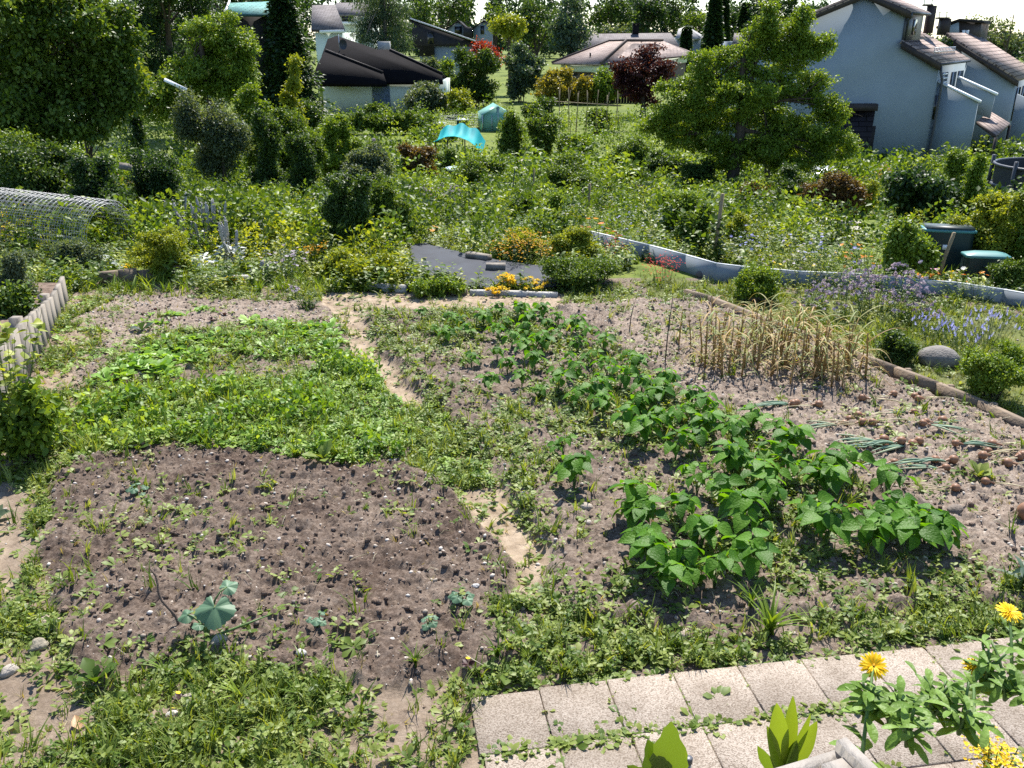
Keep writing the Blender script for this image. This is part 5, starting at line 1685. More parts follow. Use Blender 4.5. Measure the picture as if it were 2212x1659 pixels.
wide('grass', 'short sunlit lawn between the gardens and the houses', TUF, 'yellow', 9000, (.06, .12), 35, 20, 62, fn=mown)
for n_, p in enumerate(TRACKS):
    q = np.array([W(*c) for c in p]); q[:, 2] = H(q[:, 0], q[:, 1]) + .03
    mb = MB(); mb.add(q, [tuple(range(len(q)))]); tag(mb.build('path', plain('gravel_track', (.36, .33, .30), .95, .25, 9, .4)), 'pale gravel path between the allotments', kind='structure')
# ------------------------------------------------------------------ flowers and herbs of the beds
PER = perennial


def pr(name, label, cat, px, top, wpx, base=None, dist=None, pal='mid', **kw):
    g, h, w, dd = spot(px, base, dist, top, wpx)
    SEED[0] += 1
    return PER(name, label, cat, g, w, max(h, .12), pal, seed=SEED[0], **kw)


PURPLE = [(.33, .26, .36), (.46, .39, .49), (.62, .54, .62)]
MAUVE = [(.34, .27, .36), (.50, .42, .50), (.66, .58, .62)]
BLUE = [(.16, .16, .5), (.28, .30, .68), (.5, .5, .8)]
YEL = [(.75, .48, .01), (.85, .62, .02), (.9, .72, .06)]
GOLD = [(.5, .24, .01), (.65, .36, .02), (.75, .48, .03)]
ORA = [(.75, .18, .02), (.85, .28, .03), (.9, .42, .05)]
REDF = [(.45, .03, .03), (.6, .06, .05), (.7, .12, .10)]
PINK = [(.6, .25, .42), (.75, .4, .55), (.85, .6, .7)]
WHI = [(.75, .75, .72), (.85, .85, .82), (.9, .9, .88)]

pr('oregano_plant', 'pale mauve flowering oregano in front of the green bin with the white lid', 'plant', 955, 392, 130, base=470, pal='grey', flower=PUFF, fcols=MAUVE, fname='mauve', fs=.04, nf=260, ns=40, ls=.035, ftop=.25)
for (px, top, w, base, lab) in [(1905, 545, 160, 680, 'large pale purple oregano bush before the galvanised border'), (1840, 575, 110, 690, 'pale purple oregano left of the largest one'), (1965, 590, 110, 700, 'oregano with lilac heads against the right end of the border'), (1760, 600, 120, 680, 'sparse lilac oregano beside the mint bush')]:
    pr('oregano_plant', lab, 'plant', px, top, w, base=base, pal='mid', flower=PUFF, fcols=PURPLE, fname='lilac', fs=.032, nf=150 if w > 140 else 45, ns=36 if w > 140 else 20, leaves=13, ls=.035, ftop=.2, tpl=OVAL, group='flowering oregano by the border')
pr('st_johns_wort', 'tall clump of fading orange yellow flowers behind the lambs ears', 'plant', 268, 368, 62, base=455, pal='rust', flower=STAR6, fcols=GOLD, fname='gold', fs=.02, nf=420, ns=26, ls=.025, ftop=.35, leaves=12)
pr('st_johns_wort', 'orange yellow flowers at the picture edge beside the wire roll', 'plant', -4, 405, 46, base=540, pal='rust', flower=STAR6, fcols=YEL, fname='yellow', fs=.02, nf=160, ns=14, ls=.025, ftop=.25)
pr('st_johns_wort', 'small orange yellow flower cluster in front of the dark feathery bush', 'plant', 685, 512, 40, base=580, pal='mid', flower=STAR6, fcols=GOLD, fname='gold', fs=.02, nf=90, ns=10, ls=.025, ftop=.1)
pr('goldenrod', 'ochre flowering clump behind the dark fabric sheet', 'plant', 1135, 490, 130, base=575, pal='yellow', flower=STAR6, fcols=GOLD, fname='gold', fs=.016, nf=380, ns=36, ls=.03, ftop=.18)
pr('stonecrop', 'bright yellow stonecrop cushion at the corner of the dark fabric', 'plant', 1095, 588, 42, base=630, pal='yellow', flower=STAR6, fcols=YEL, fname='yellow', fs=.016, nf=340, ns=22, ls=.02, ftop=.05)
pr('stonecrop', 'low yellow stonecrop in front of the dark fabric', 'plant', 1075, 614, 52, base=640, pal='rust', flower=STAR6, fcols=YEL, fname='yellow', fs=.014, nf=240, ns=22, ls=.02, ftop=.03)
pr('stonecrop', 'yellow stonecrop spreading at the right end of the dark fabric', 'plant', 1150, 602, 90, base=630, pal='yellow', flower=STAR6, fcols=YEL, fname='yellow', fs=.014, nf=330, ns=30, ls=.02, ftop=.03)
pr('stonecrop', 'flat yellow stonecrop on the stone edging left of the lilac flowers', 'plant', 497, 605, 58, base=622, pal='yellow', flower=STAR6, fcols=YEL, fname='yellow', fs=.014, nf=260, ns=26, ls=.02, ftop=.02, d=.25)
pr('stonecrop', 'small yellow stonecrop beside the silver leaves at the wire roll', 'plant', 272, 566, 38, base=588, pal='yellow', flower=STAR6, fcols=YEL, fname='yellow', fs=.014, nf=150, ns=14, ls=.02, ftop=.02)
pr('mallow', 'lilac flowered mallow between the silver spikes and the dark bush', 'plant', 612, 512, 90, base=605, pal='grey', flower=STAR6, fcols=PURPLE, fname='lilac', fs=.035, nf=22, ns=14, ls=.045, ftop=.2, tpl=OVAL)
pr('phlox', 'little lilac flower head at the back of the plot', 'plant', 632, 608, 24, base=650, pal='mid', flower=STAR6, fcols=PURPLE, fname='lilac', fs=.02, nf=26, ns=7, ls=.03, ftop=.06)
pr('marigold_plant', 'orange marigolds in the bed before the green bin', 'plant', 925, 405, 100, base=470, pal='fresh', flower=DAISY, fcols=ORA, fname='orange', fs=.035, nf=16, ns=22, ls=.04, ftop=.15)
pr('marigold_plant', 'yellow marigolds right of the green bin', 'plant', 1030, 400, 70, base=470, pal='fresh', flower=DAISY, fcols=YEL, fname='yellow', fs=.035, nf=12, ns=18, ls=.04, ftop=.15)
pr('marigold_plant', 'orange and yellow blooms left of the dark feathery bush', 'plant', 705, 412, 60, base=470, pal='fresh', flower=DAISY, fcols=ORA, fname='orange', fs=.035, nf=12, ns=16, ls=.04, ftop=.15)
pr('marigold_plant', 'marigold plants below the flower ball', 'plant', 780, 370, 80, base=420, pal='fresh', flower=DAISY, fcols=ORA, fname='orange', fs=.035, nf=10, ns=16, ls=.05, ftop=.15)
pr('day_lily', 'orange day lilies at the start of the galvanised border', 'plant', 1290, 462, 90, base=540, pal='fresh', flower=DAISY, fcols=ORA, fname='orange', fs=.055, nf=12, ns=16, ls=.16, ftop=.14, tpl=NARROW, leaves=3, lmin=.02)
pr('day_lily', 'single orange day lily bloom behind the dark fabric', 'plant', 935, 462, 22, base=520, pal='fresh', flower=DAISY, fcols=ORA, fname='orange', fs=.06, nf=2, ns=4, ls=.14, tpl=NARROW, leaves=3)
pr('coral_bells', 'red flower spikes in front of the galvanised border', 'plant', 1440, 540, 90, base=610, pal='mid', flower=STAR6, fcols=REDF, fname='red', fs=.012, nf=190, ns=14, ls=.03, ftop=.14)
pr('coral_bells', 'thin red flower spikes at the start of the border', 'plant', 1330, 500, 60, base=570, pal='mid', flower=STAR6, fcols=REDF, fname='red', fs=.012, nf=60, ns=9, ls=.03, ftop=.14)
for (px, top, w, base, cols, nm, lab) in [(1345, 440, 110, 520, BLUE, 'blue', 'blue cornflowers behind the start of the border'), (1420, 445, 80, 520, WHI, 'white', 'white and pale flowers before the bench'), (1640, 470, 130, 560, BLUE, 'blue', 'blue flowers under the shade of the fruit tree'), (1700, 500, 150, 600, PURPLE, 'lilac', 'lilac wildflowers in the middle of the right flower bed'), (1790, 490, 150, 590, BLUE, 'blue', 'blue wildflowers right of the middle of the flower bed'), (1880, 510, 120, 600, ORA, 'orange', 'orange flowered wild plants beside the dahlia')]:
    pr('wildflower', lab, 'plant', px, top, w, base=base, pal='fresh', flower=DAISY, fcols=cols, fname=nm, fs=.026, nf=30, ns=34, ls=.045, ftop=.22, leaves=10)
for (px, top, w, base, cols, nm, lab) in [(2015, 575, 60, 612, ORA, 'orange', 'orange zinnias left of the leaning stake'), (2040, 570, 60, 608, PINK, 'pink', 'pink zinnias right at the leaning stake'), (2085, 580, 80, 620, WHI, 'white', 'white asters in front of the low bin'), (2120, 585, 90, 630, ORA, 'orange', 'orange zinnias in front of the low bin'), (2180, 605, 90, 645, WHI, 'white', 'white asters at the right end of the border'), (2060, 585, 70, 618, YEL, 'yellow', 'yellow blooms just behind the right part of the border')]:
    pr('zinnia_plant', lab, 'plant', px, top, w, base=base, pal='fresh', flower=DAISY, fcols=cols, fname=nm, fs=.035, nf=10, ns=16, ls=.05, ftop=.06, tpl=OVAL)
pr('wildflower', 'tall yellow green wild plants along the back of the border', 'plant', 1580, 520, 130, base=570, pal='yellow', ns=40, ls=.045, leaves=12)
pr('wildflower', 'thick green wild plants behind the oregano', 'plant', 1750, 520, 200, base=620, pal='yellow', ns=60, ls=.045, leaves=12, flower=DAISY, fcols=YEL, fname='yellow', fs=.02, nf=16)
pr('wildflower', 'leafy wild plants behind the right part of the border', 'plant', 2120, 590, 240, base=648, pal='fresh', ns=60, ls=.045, leaves=12, d=.6)
pr('wildflower', 'leafy wild plants behind the hidden middle of the border', 'plant', 1850, 550, 200, base=625, pal='fresh', ns=60, ls=.045, leaves=12, d=.8)
for (px, top, w, base, lab) in [(2090, 690, 110, 760, 'lavender with thin blue spikes on the grass strip'), (2150, 670, 110, 745, 'second lavender further right on the grass strip'), (2020, 680, 90, 740, 'sparse lavender behind the dark cushion')]:
    pr('lavender', lab, 'plant', px, top, w, base=base, pal='grey', flower=SPIRE, fcols=BLUE, fname='blue', fs=.05, nf=None, ns=34, ls=.03, tpl=NARROW, leaves=5, lmin=.05, group='lavender on the grass strip')
pr('fennel_plant', 'tall feathery dill with thin stems beside the ivy post', 'plant', 378, 245, 80, base=375, pal='fresh', ns=26, leaves=26, ls=.05, tpl=NARROW, spread=.3)
pr('fennel_plant', 'feathery fennel with fine blue green leaves above the bare patch', 'plant', 650, 300, 110, base=395, pal='blue', ns=60, leaves=26, ls=.06, tpl=NARROW, spread=.6)
pr('garlic_chive', 'upright fine green leaves beside the bare patch', 'plant', 672, 340, 50, base=400, pal='dark', ns=40, leaves=4, ls=.16, tpl=NARROW, spread=.3)
pr('iris_clump', 'narrow yellow green grassy clump before the strawberry leaves', 'plant', 868, 545, 60, base=600, pal='yellow', ns=20, leaves=4, ls=.17, tpl=NARROW, spread=.5)
pr('chive_clump', 'grassy chive clump at the back edge of the plot', 'plant', 660, 640, 50, base=668, pal='dark', ns=30, leaves=3, ls=.09, tpl=NARROW, spread=.5)
pr('tall_weed', 'single tall thin weed stem among the strawberry leaves', 'plant', 742, 470, 16, base=600, pal='grey', ns=2, leaves=14, ls=.06)
pr('tall_weed', 'tall thin stem left of the lilac mallow', 'plant', 575, 425, 14, base=610, pal='grey', ns=2, leaves=18, ls=.06)
pr('tall_weed', 'thin tall stem rising behind the dark fabric', 'plant', 1115, 460, 24, base=590, pal='grey', ns=2, leaves=16, ls=.05)
for (px, top, base, lab) in [(1440, 640, 795, 'bare dark stalk at the left end of the garlic'), (1362, 660, 730, 'short dark stalk on the dry bed'), (1530, 640, 700, 'dark bare stalk behind the garlic')]:
    g, h, w, dd = spot(px, base, None, top, 6)
    o = thing('dead_stalk', lab, 'stalk', g)
    mb = MB(); mb.tube([(0, 0, -.03), (.01, 0, h * .5), (.035, .01, h)], [.007, .006, .004], 5); mb.build('stem', plain('dark_stalk', (.06, .045, .04), .8, .3, 9), o)

# silver lambs ears: felted leaves and grey spikes
SILV = LM('silver', trans=.12, rough=.8, tint=(1, 1, .95), spec=.1)
SPIKEM = leafmat('leaf_spike', [(.24, .23, .24), (.34, .33, .34), (.46, .45, .45)], .05, .9, spec=.1)
for n_, (px, top, w, base, ns, lab) in enumerate([(460, 430, 70, 545, 16, 'silver lambs ear with the densest grey spikes'), (420, 432, 70, 540, 14, 'silver lambs ear left of the densest spikes'), (375, 425, 60, 520, 9, 'silver lambs ear with leaning spikes in the middle of the patch'), (335, 420, 60, 500, 6, 'silver lambs ear behind the herb mound'), (495, 470, 50, 565, 7, 'silver lambs ear at the right end of the patch'), (300, 410, 40, 480, 5, 'lambs ear beside the orange yellow clump'), (190, 540, 110, 585, 0, 'mat of silver leaves beside the foot of the wire roll'), (430, 535, 60, 585, 0, 'small silver rosette above the timber edging'), (555, 550, 60, 595, 3, 'sparse silver rosettes left of the mallow')]):
    g, h, w_, dd = spot(px, base, None, top, w)
    r = np.random.default_rng(700 + n_)
    o = thing('lambs_ear', lab, 'plant', g, 0, 'silver lambs ears by the wire roll')
    lb = MB(); nl = 150 if ns else 90
    a = r.uniform(0, 6.28, nl); q = r.random(nl) ** .5
    p = np.stack([np.cos(a) * q * w_ * .5, np.sin(a) * q * w_ * .35, r.random(nl) * (h * .55 if ns else h * .9) * (1 - .5 * q)], -1)
    el = r.uniform(-.3, .6, nl); a2 = a + r.normal(0, .9, nl)
    ax = np.stack([np.cos(a2) * np.cos(el), np.sin(a2) * np.cos(el), np.sin(el)], -1)
    lb.inst(LANCE, p, frames(ax, np.array([0, 0, 1.0]) + r.normal(0, .4, (nl, 3))), np.stack([np.full(nl, .13), np.full(nl, .17), np.full(nl, .13)], -1) * r.uniform(.6, 1.1, (nl, 1)))
    lb.build('foliage', SILV, o)
    for k in range(ns):
        t = r.uniform(0, 6.28); qq = r.random() ** .6 * w_ * .42
        b = np.array([math.cos(t) * qq, math.sin(t) * qq * 1.2, 0]); e = b + [r.normal(0, .09), r.normal(0, .08), h * r.uniform(.45, 1.05)]
        sb = MB(); sb.tube([b, b * .6 + e * .4, e], [.007, .006, .004], 5)
        u = np.linspace(.52, 1, 9); pts = b + (e - b) * u[:, None]
        sb.tube(pts, [.012, .021, .017, .023, .018, .024, .021, .015, .004], 7)
        m = 26; uu = r.uniform(.5, 1, m); aa = r.uniform(0, 6.28, m)
        sb.inst(T2, b + (e - b) * uu[:, None], frames(np.stack([np.cos(aa), np.sin(aa), np.full(m, .5)], -1), np.tile([0, 0, 1.0], (m, 1))), .036)
        sb.build('flower_spike', SPIKEM, o)

# purple flower ball on its stalk
g, h, w, dd = spot(812, 395, None, 302, 14)
o = thing('allium', 'round grey purple flower ball on a tall bare stalk', 'plant', g)
mb = MB(); mb.tube([(0, 0, -.03), (-.01, 0, h * .5), (0, 0, h)], .008, 6); mb.build('stem', STEM, o)
mb = MB(); d = unit(rng.normal(0, 1, (160, 3))); mb.inst(STAR6, d * .075 + [0, 0, h], frames(np.cross(d, [.3, .2, .9]), d), .016); mb.inst(ICO1, [[0, 0, h]], np.eye(3)[None], .066)
mb.build('blossom', FM('ball', MAUVE), o)

# ------------------------------------------------------------------ stakes, borders, bins and other garden things


def stake(name, label, px, top, base, rad, mat, lean=0.0, square=False, fence=None):
    g, h, _, dd = spot(px, base, None, top, 4)
    o = thing(name, label, 'stake', g)
    mb = MB()
    k = 4 if square else 7
    mb.tube([(0, 0, -.25), (lean * .5, 0, h * .5), (lean, 0, h - .004), (lean, 0, h)], [rad, rad, rad * .96, rad * .8], k)
    mb.build('pole', mat, o)
    return o, h


GP = plain('green_coated_metal', (.02, .055, .03), .5, .2, 4)
stake('plant_stake', 'dark green metal stake left of the wooden one', 1103, 365, 462, .014, GP, .10)
stake('plant_stake', 'slim wooden stake between the two flower beds', 1150, 366, 452, .022, WOODP, .04, True)
stake('plant_stake', 'squared wooden stake in front of the rose bush', 1270, 396, 466, .034, WOODP, .03, True)
stake('plant_stake', 'short wooden stake left of the rose bush', 1195, 424, 470, .022, WOODP, 0, True)
stake('plant_stake', 'leaning wooden stake behind the border in front of the green compost bin', 2030, 502, 612, .026, WOODP, .12, True)
stake('plant_stake', 'slim stake standing in the lawn bed below the bungalow', 925, 292, 330, .03, WOODD, 0)
stake('plant_stake', 'black pipe stake left of the flower ball', 745, 308, 350, .035, GP, 0)
stake('plant_stake', 'dark stake on the left slope beside the wire fence', 133, 305, 370, .03, WOODD, .06)
stake('plant_stake', 'short pale stake beside the tall dahlia', 1940, 470, 520, .02, CONC, 0)
o, h = stake('vine_stake', 'wooden stake wrapped in a climbing bindweed at the corner of the border', 1545, 418, 566, .028, WOODP, .05, True)
mb = MB(); n_ = 130; t = np.linspace(0, .62, n_); a = t * 60
p = np.stack([np.cos(a) * (.05 + .08 * (1 - t)) + .03 * t, np.sin(a) * .06, t * h], -1) + rng.normal(0, .02, (n_, 3))
mb.inst(HEART, p, tilted(n_, .6), .07); mb.build('climber', LM('dark'), o)

# galvanised sheet border round the right flower bed
BL = [(1270, 536, 500), (1400, 566, 531), (1478, 588, 552), (1541, 610, 570)]
BR = [(1541, 610, 570), (1598, 612, 577), (1720, 620, 588), (1850, 624, 593), (1960, 636, 604), (2060, 642, 612), (2160, 658, 627), (2320, 690, 655)]
bo = thing('metal_border', 'galvanised sheet metal border round the right flower bed', 'border', W(1541, 610))
zt = .27
for seg in (BL, BR):
    pts = [W(a, b) for a, b, c in seg]
    zt_ = [P(a, c, p[1])[2] for (a, b, c), p in zip(seg, pts)]
    mb = MB(); lip = MB()
    for i in range(len(pts) - 1):
        a, b = pts[i], pts[i + 1]
        ta, tb = zt_[i], zt_[i + 1]
        nrm = unit(np.cross(b - a, [0, 0, 1.0]))
        if nrm[1] < 0: nrm = -nrm
        mb.prism([[a[0], a[1], a[2] - .1], [b[0], b[1], b[2] - .1], [b[0], b[1], tb], [a[0], a[1], ta]], nrm * .006)
        lip.prism([[a[0], a[1], ta], [b[0], b[1], tb], [b[0], b[1], tb + .012], [a[0], a[1], ta + .012]], nrm * .035 - np.array([0, 0, 0]))
    mb.build('sheet', plain('zinc_sheet', (.20, .225, .25), .6, .12, 3), bo, world=True)
    lip.build('rim', plain('zinc_rim', (.5, .52, .54), .5, .1, 3), bo, world=True)

# dark fabric sheet with two beams lying on it
q = [W(*c) for c in FABRIC]
fo_ = thing('ground_fabric', 'black weed fabric sheet pegged over an empty bed', 'fabric', W(1050, 600))
xs = np.array([p[0] for p in q]); ys = np.array([p[1] for p in q])
gxx, gyy = np.meshgrid(np.linspace(xs.min(), xs.max(), 60), np.linspace(ys.min(), ys.max(), 60))
ppx, ppy = project(np.stack([gxx, gyy, H(gxx, gyy)], -1))
ins = inpoly(ppx + (vn(gxx * 4, gyy * 4, 3) - .5) * 16, ppy + (vn(gxx * 5, gyy * 5, 4) - .5) * 8, FABRIC)
zz = H(gxx, gyy) + .035 + .035 * vn(gxx * 2.3, gyy * 2.3, 8) + .016 * vn(gxx * 9 + gyy * 4, gyy * 7, 9)
idx = np.arange(3600).reshape(60, 60); fcs = []
for j in range(59):
    for i in range(59):
        if ins[j, i] and ins[j + 1, i] and ins[j, i + 1] and ins[j + 1, i + 1]: fcs.append((idx[j, i], idx[j, i + 1], idx[j + 1, i + 1], idx[j + 1, i]))
mb = MB(); mb.add(np.stack([gxx, gyy, zz], -1).reshape(-1, 3), fcs); mb.build('sheet', plain('black_weed_fabric', (.028, .032, .042), .85, .25, 2.2, .25, bscale=14), fo_, world=True, smooth=True)
for (a, b, c, d, lab) in [(1012, 566, 1056, 574, 'weathered timber offcut holding down the back of the dark fabric'), (1050, 592, 1092, 594, 'stone block holding down the middle of the dark fabric')]:
    p0, p1 = W(a, b), W(c, d); o = thing('weight_block', lab, 'block', (p0 + p1) / 2)
    mb = MB(); x_ = unit(p1 - p0); mb.box((p0 + p1) / 2 + [0, 0, .10], [np.linalg.norm(p1 - p0), .12, .08], frames(x_[None], np.array([[0, 0, 1.]]))[0]); mb.build('block', WOODG, o, world=True)

# low timber and stone edging along the back of the plot
for (a, b, c, d, hh, mat, lab) in [(218, 622, 300, 610, .17, WOODB, 'mossy brown timber edging at the back left of the plot'), (300, 610, 392, 600, .15, WOODB, 'second length of brown timber edging, under the silver rosette'), (430, 612, 545, 607, .06, CONC, 'flat pale edging stone behind the yellow stonecrop'), (800, 628, 880, 634, .08, CONC, 'grey edging stone at the left end of the dark fabric'), (890, 634, 1010, 640, .06, WOODB, 'sunken timber edging in front of the dark fabric'), (1015, 640, 1205, 642, .05, CONC, 'low edging stones in front of the right half of the fabric')]:
    p0, p1 = W(a, b), W(c, d); o = thing('edging', lab, 'edging', (p0 + p1) / 2); x_ = unit(p1 - p0)
    mb = MB(); n_ = max(2, int(np.linalg.norm(p1 - p0) / .35))
    for i in range(n_):
        c0 = p0 + (p1 - p0) * (i + .5) / n_
        mb.box(c0 + [0, 0, hh / 2 - .02], [np.linalg.norm(p1 - p0) / n_ * .985, .07, hh + .06 + rng.normal(0, .008)], frames(x_[None], np.array([[rng.normal(0, .03), rng.normal(0, .05), 1.]]))[0])
    mb.build('board', mat, o, world=True)

# squared timber edging on the right of the plot
EDG = [(1478, 646), (1530, 664), (1850, 788), (1930, 825), (2020, 860), (2110, 898), (2300, 985)]
for i in range(len(EDG) - 1):
    p0, p1 = W(*EDG[i]), W(*EDG[i + 1]); o = thing('timber_edging', ['short end piece of the timber edging beyond the garlic', 'long timber edging hidden behind the garlic', 'timber edging board beside the right end of the garlic', 'timber edging board with the pale worn top beside the onions', 'timber edging board behind the farthest onions', 'timber edging board running out of the picture on the right'][i], 'edging', (p0 + p1) / 2, 0, 'timber boards edging the right bed')
    x_ = unit(p1 - p0); L_ = np.linalg.norm(p1 - p0)
    mb = MB(); mb.box((p0 + p1) / 2 + [0, 0, .045], [L_ - .01, .055, .16], frames(x_[None], np.array([[0, .06 * (-1) ** i, 1.]]))[0]); mb.build('board', WOODB, o, world=True)
    mb = MB(); mb.box(p0 + x_ * .1 + np.array([-x_[1], x_[0], 0]) * .045 + [0, 0, .03], [.05, .04, .2]); mb.build('peg', WOODB, o, world=True)

# the raised bed on the left: upright boards
LB = [(150, 600, 655), (126, 640, 700), (104, 665, 745), (78, 690, 790), (30, 760, 905), (-40, 830, 990)]
lo_ = thing('raised_bed', 'grey weathered timber boards walling the raised bed on the left', 'raised bed', W(104, 745))
for i in range(len(LB) - 1):
    a, b = LB[i], LB[i + 1]
    p0, p1 = W(a[0], a[2]), W(b[0], b[2]); z0, z1 = P(a[0], a[1], p0[1])[2], P(b[0], b[1], p1[1])[2]
    mb = MB(); x_ = unit(p1 - p0); n_ = np.array([-x_[1], x_[0], 0]); n_ = n_ if n_[0] < 0 else -n_
    m_ = 3
    for k in range(m_):
        t0, t1 = k / m_, (k + 1) / m_ - .02
        s0, s1 = p0 + (p1 - p0) * t0, p0 + (p1 - p0) * t1; h0, h1 = z0 + (z1 - z0) * t0, z0 + (z1 - z0) * t1
        mb.prism([[s0[0], s0[1], -.1], [s1[0], s1[1], -.1], [s1[0], s1[1], h1 + rng.normal(0, .01)], [s0[0], s0[1], h0 + rng.normal(0, .01)]], n_ * .045)
    mb.build('board', WOODG, lo_, world=True)
    mb = MB(); mb.box([p1[0] + n_[0] * .09, p1[1] + n_[1] * .09, z1 / 2 - .03], [.09, .09, z1 + .12]); mb.build('post', WOODG, lo_, world=True)
q = [W(a, c) for a, b, c in LB]; zs = [P(a, b, p[1])[2] - .06 for (a, b, c), p in zip(LB, q)]
mb = MB(); mb.add([[p[0], p[1], z] for p, z in zip(q, zs)] + [[q[-1][0] - 2.5, q[-1][1], zs[-1]], [q[0][0] - 2.5, q[0][1], zs[0]]], [tuple(range(len(q) + 2))]); mb.build('soil', CLODM, lo_, world=True)

# the roll of galvanised wire mesh: loops of welded wire lying on their side
w0, w1 = W(262, 556), W(-60, 470)
dd = (w0[1] + w1[1]) / 2
ro_ = thing('wire_roll', 'roll of galvanised welded wire mesh lying across the left bed', 'wire mesh', w0)
ca_ = P(238, 515, w0[1] + .1); cb_ = P(-60, 478, w0[1] + .75)
mb = MB(); ax_ = unit(cb_ - ca_); s1 = unit(np.cross(ax_, [0, 0, 1.])); s2 = np.cross(s1, ax_)
L_ = np.linalg.norm(cb_ - ca_)
RR = 84 * mpp(w0[1], .3)
tot = 2 * math.pi * 1.72
wires = 70
for i in range(wires):
    t = tot * i / wires; rr_ = RR * (1.0 - .085 * t / (2 * math.pi)); b = ca_ + (math.cos(t) * s1 + math.sin(t) * s2) * rr_
    mb.tube([b, b + ax_ * L_], .0034, 3, cap=False)
for j in range(int(L_ / .085)):
    t = np.linspace(0, tot, 96); rr_ = RR * (1.0 - .085 * t / (2 * math.pi))
    mb.tube(ca_ + ax_ * (.085 * j) + (np.cos(t)[:, None] * s1 + np.sin(t)[:, None] * s2) * rr_[:, None], .0034, 3, cap=False)
mb.build('mesh', plain('galvanised_wire', (.42, .42, .42), .5, .1, 3, metal=.3), ro_, world=True)


# welded fence panels between the trees on the left slope
def mesh_fence(label, a, b, top_a, top_b, cell=.1):
    p0, p1 = W(*a), W(*b); z0, z1 = P(a[0], top_a, p0[1])[2], P(b[0], top_b, p1[1])[2]
    o = thing('wire_fence', label, 'fence', p0)
    mb = MB(); L = np.linalg.norm((p1 - p0)[:2]); n = int(L / cell)
    for i in range(n + 1):
        t = i / n; p = p0 + (p1 - p0) * t; mb.tube([p, [p[0], p[1], z0 + (z1 - z0) * t]], .006, 3, cap=False)
    hh = z0 - p0[2]
    for k in range(int(hh / (cell * .7)) + 1):
        mb.tube([p0 + [0, 0, k * cell * .7], p1 + [0, 0, min(k * cell * .7, z1 - p1[2])]], .006, 3, cap=False)
    mb.build('mesh', METAL, o, world=True)
    for p, z in ((p0, z0), (p1, z1)):
        mb = MB(); mb.tube([p - [0, 0, .2], [p[0], p[1], z + .08]], .03, 6); mb.build('post', METAL, o, world=True)


mesh_fence('pale wire mesh fence half hidden under the big left tree', (145, 332), (225, 322), 225, 225)
mesh_fence('wire mesh fence left of the ivy post', (232, 322), (292, 312), 235, 228)
mesh_fence('short piece of wire fence right of the ivy post', (322, 272), (352, 268), 212, 208)
mesh_fence('thin wire fence in front of the bungalow garden', (900, 292), (1040, 278), 252, 245, .16)

# net over the raspberries
g, h, w, dd = spot(478, 372, None, 258, 6)
o = thing('net_post', 'dark wooden post holding the corner of the blue netting', 'stake', g)
mb = MB(); mb.tube([(0, 0, -.2), (-.02, 0, h * .5), (-.05, 0, h)], .05, 8); mb.build('pole', WOODD, o)
mb = MB(); mb.tube([(0, .02, h * .55), (-.5, .1, h * .2)], .03, 6); mb.build('brace', WOODG, o)
NT = leafmat('fine_netting', [(.22, .32, .36), (.32, .42, .46), (.42, .52, .55)], .5, .5, (1, 1, 1))
o2_ = thing('netting', 'pale blue bird netting sagging from the dark post', 'netting', g)
mb = MB()
nu, nv = 22, 12
grid = np.zeros((nu, nv, 3))
for i in range(nu):
    for j in range(nv):
        u, v = i / (nu - 1), j / (nv - 1)
        pp = P(474 + 90 * u ** .8, 272 + 66 * u ** 2.6 - 4 * math.sin(3 * u), g[1] + .1) - g
        grid[i, j] = pp + np.array([.1 * v, v * 1.5, -.16 * math.sin(math.pi * v) + .02 * math.sin(9 * u)])
for i in range(nu):
    mb.tube(grid[i], .006, 3, cap=False)
for j in range(nv):
    mb.tube(grid[:, j], .006, 3, cap=False)
for j in range(3):
    mb.tube(grid[:, j] + [0, .03, .01], .009, 3, cap=False)
for i in range(0, nu - 1):
    mb.tube(np.array([grid[i, 0], grid[i + 1, nv // 2], grid[i, nv - 1]]), .005, 3, cap=False)
mb.build('mesh', NT, o2_)

# white boards on the left slope
for (a, b, c, d, lab) in [(356, 172, 402, 194, 'white plank lying in the foliage under the yellow green tree'), (258, 358, 284, 362, 'thin pale plank on the ground beside the ivy post')]:
    p0 = P(a, b, 34 if b < 300 else 17); p1 = P(c, d, 33 if b < 300 else 17)
    o = thing('plank', lab, 'plank', p0); x_ = unit(p1 - p0)
    mb = MB(); mb.box((p0 + p1) / 2, [np.linalg.norm(p1 - p0), .06, .12], frames(x_[None], np.array([[0, .5, 1.]]))[0]); mb.build('board', CAPW if b < 300 else WOODG, o, world=True)
p0 = W(436, 325); o = thing('cover_board', 'tilted white board below the netting post', 'board', p0)
mb = MB(); mb.box([0, 0, .25], [.42, .5, .03], frames(np.array([[1., .1, -.12]]), np.array([[-.1, -.5, 1.]]))[0]); mb.build('board', CAPW, o)
mb = MB(); [mb.box([sx * .16, sy * .18, .1], [.04, .04, .32]) for sx in (-1, 1) for sy in (-1, 1)]; mb.build('leg', WOODG, o)


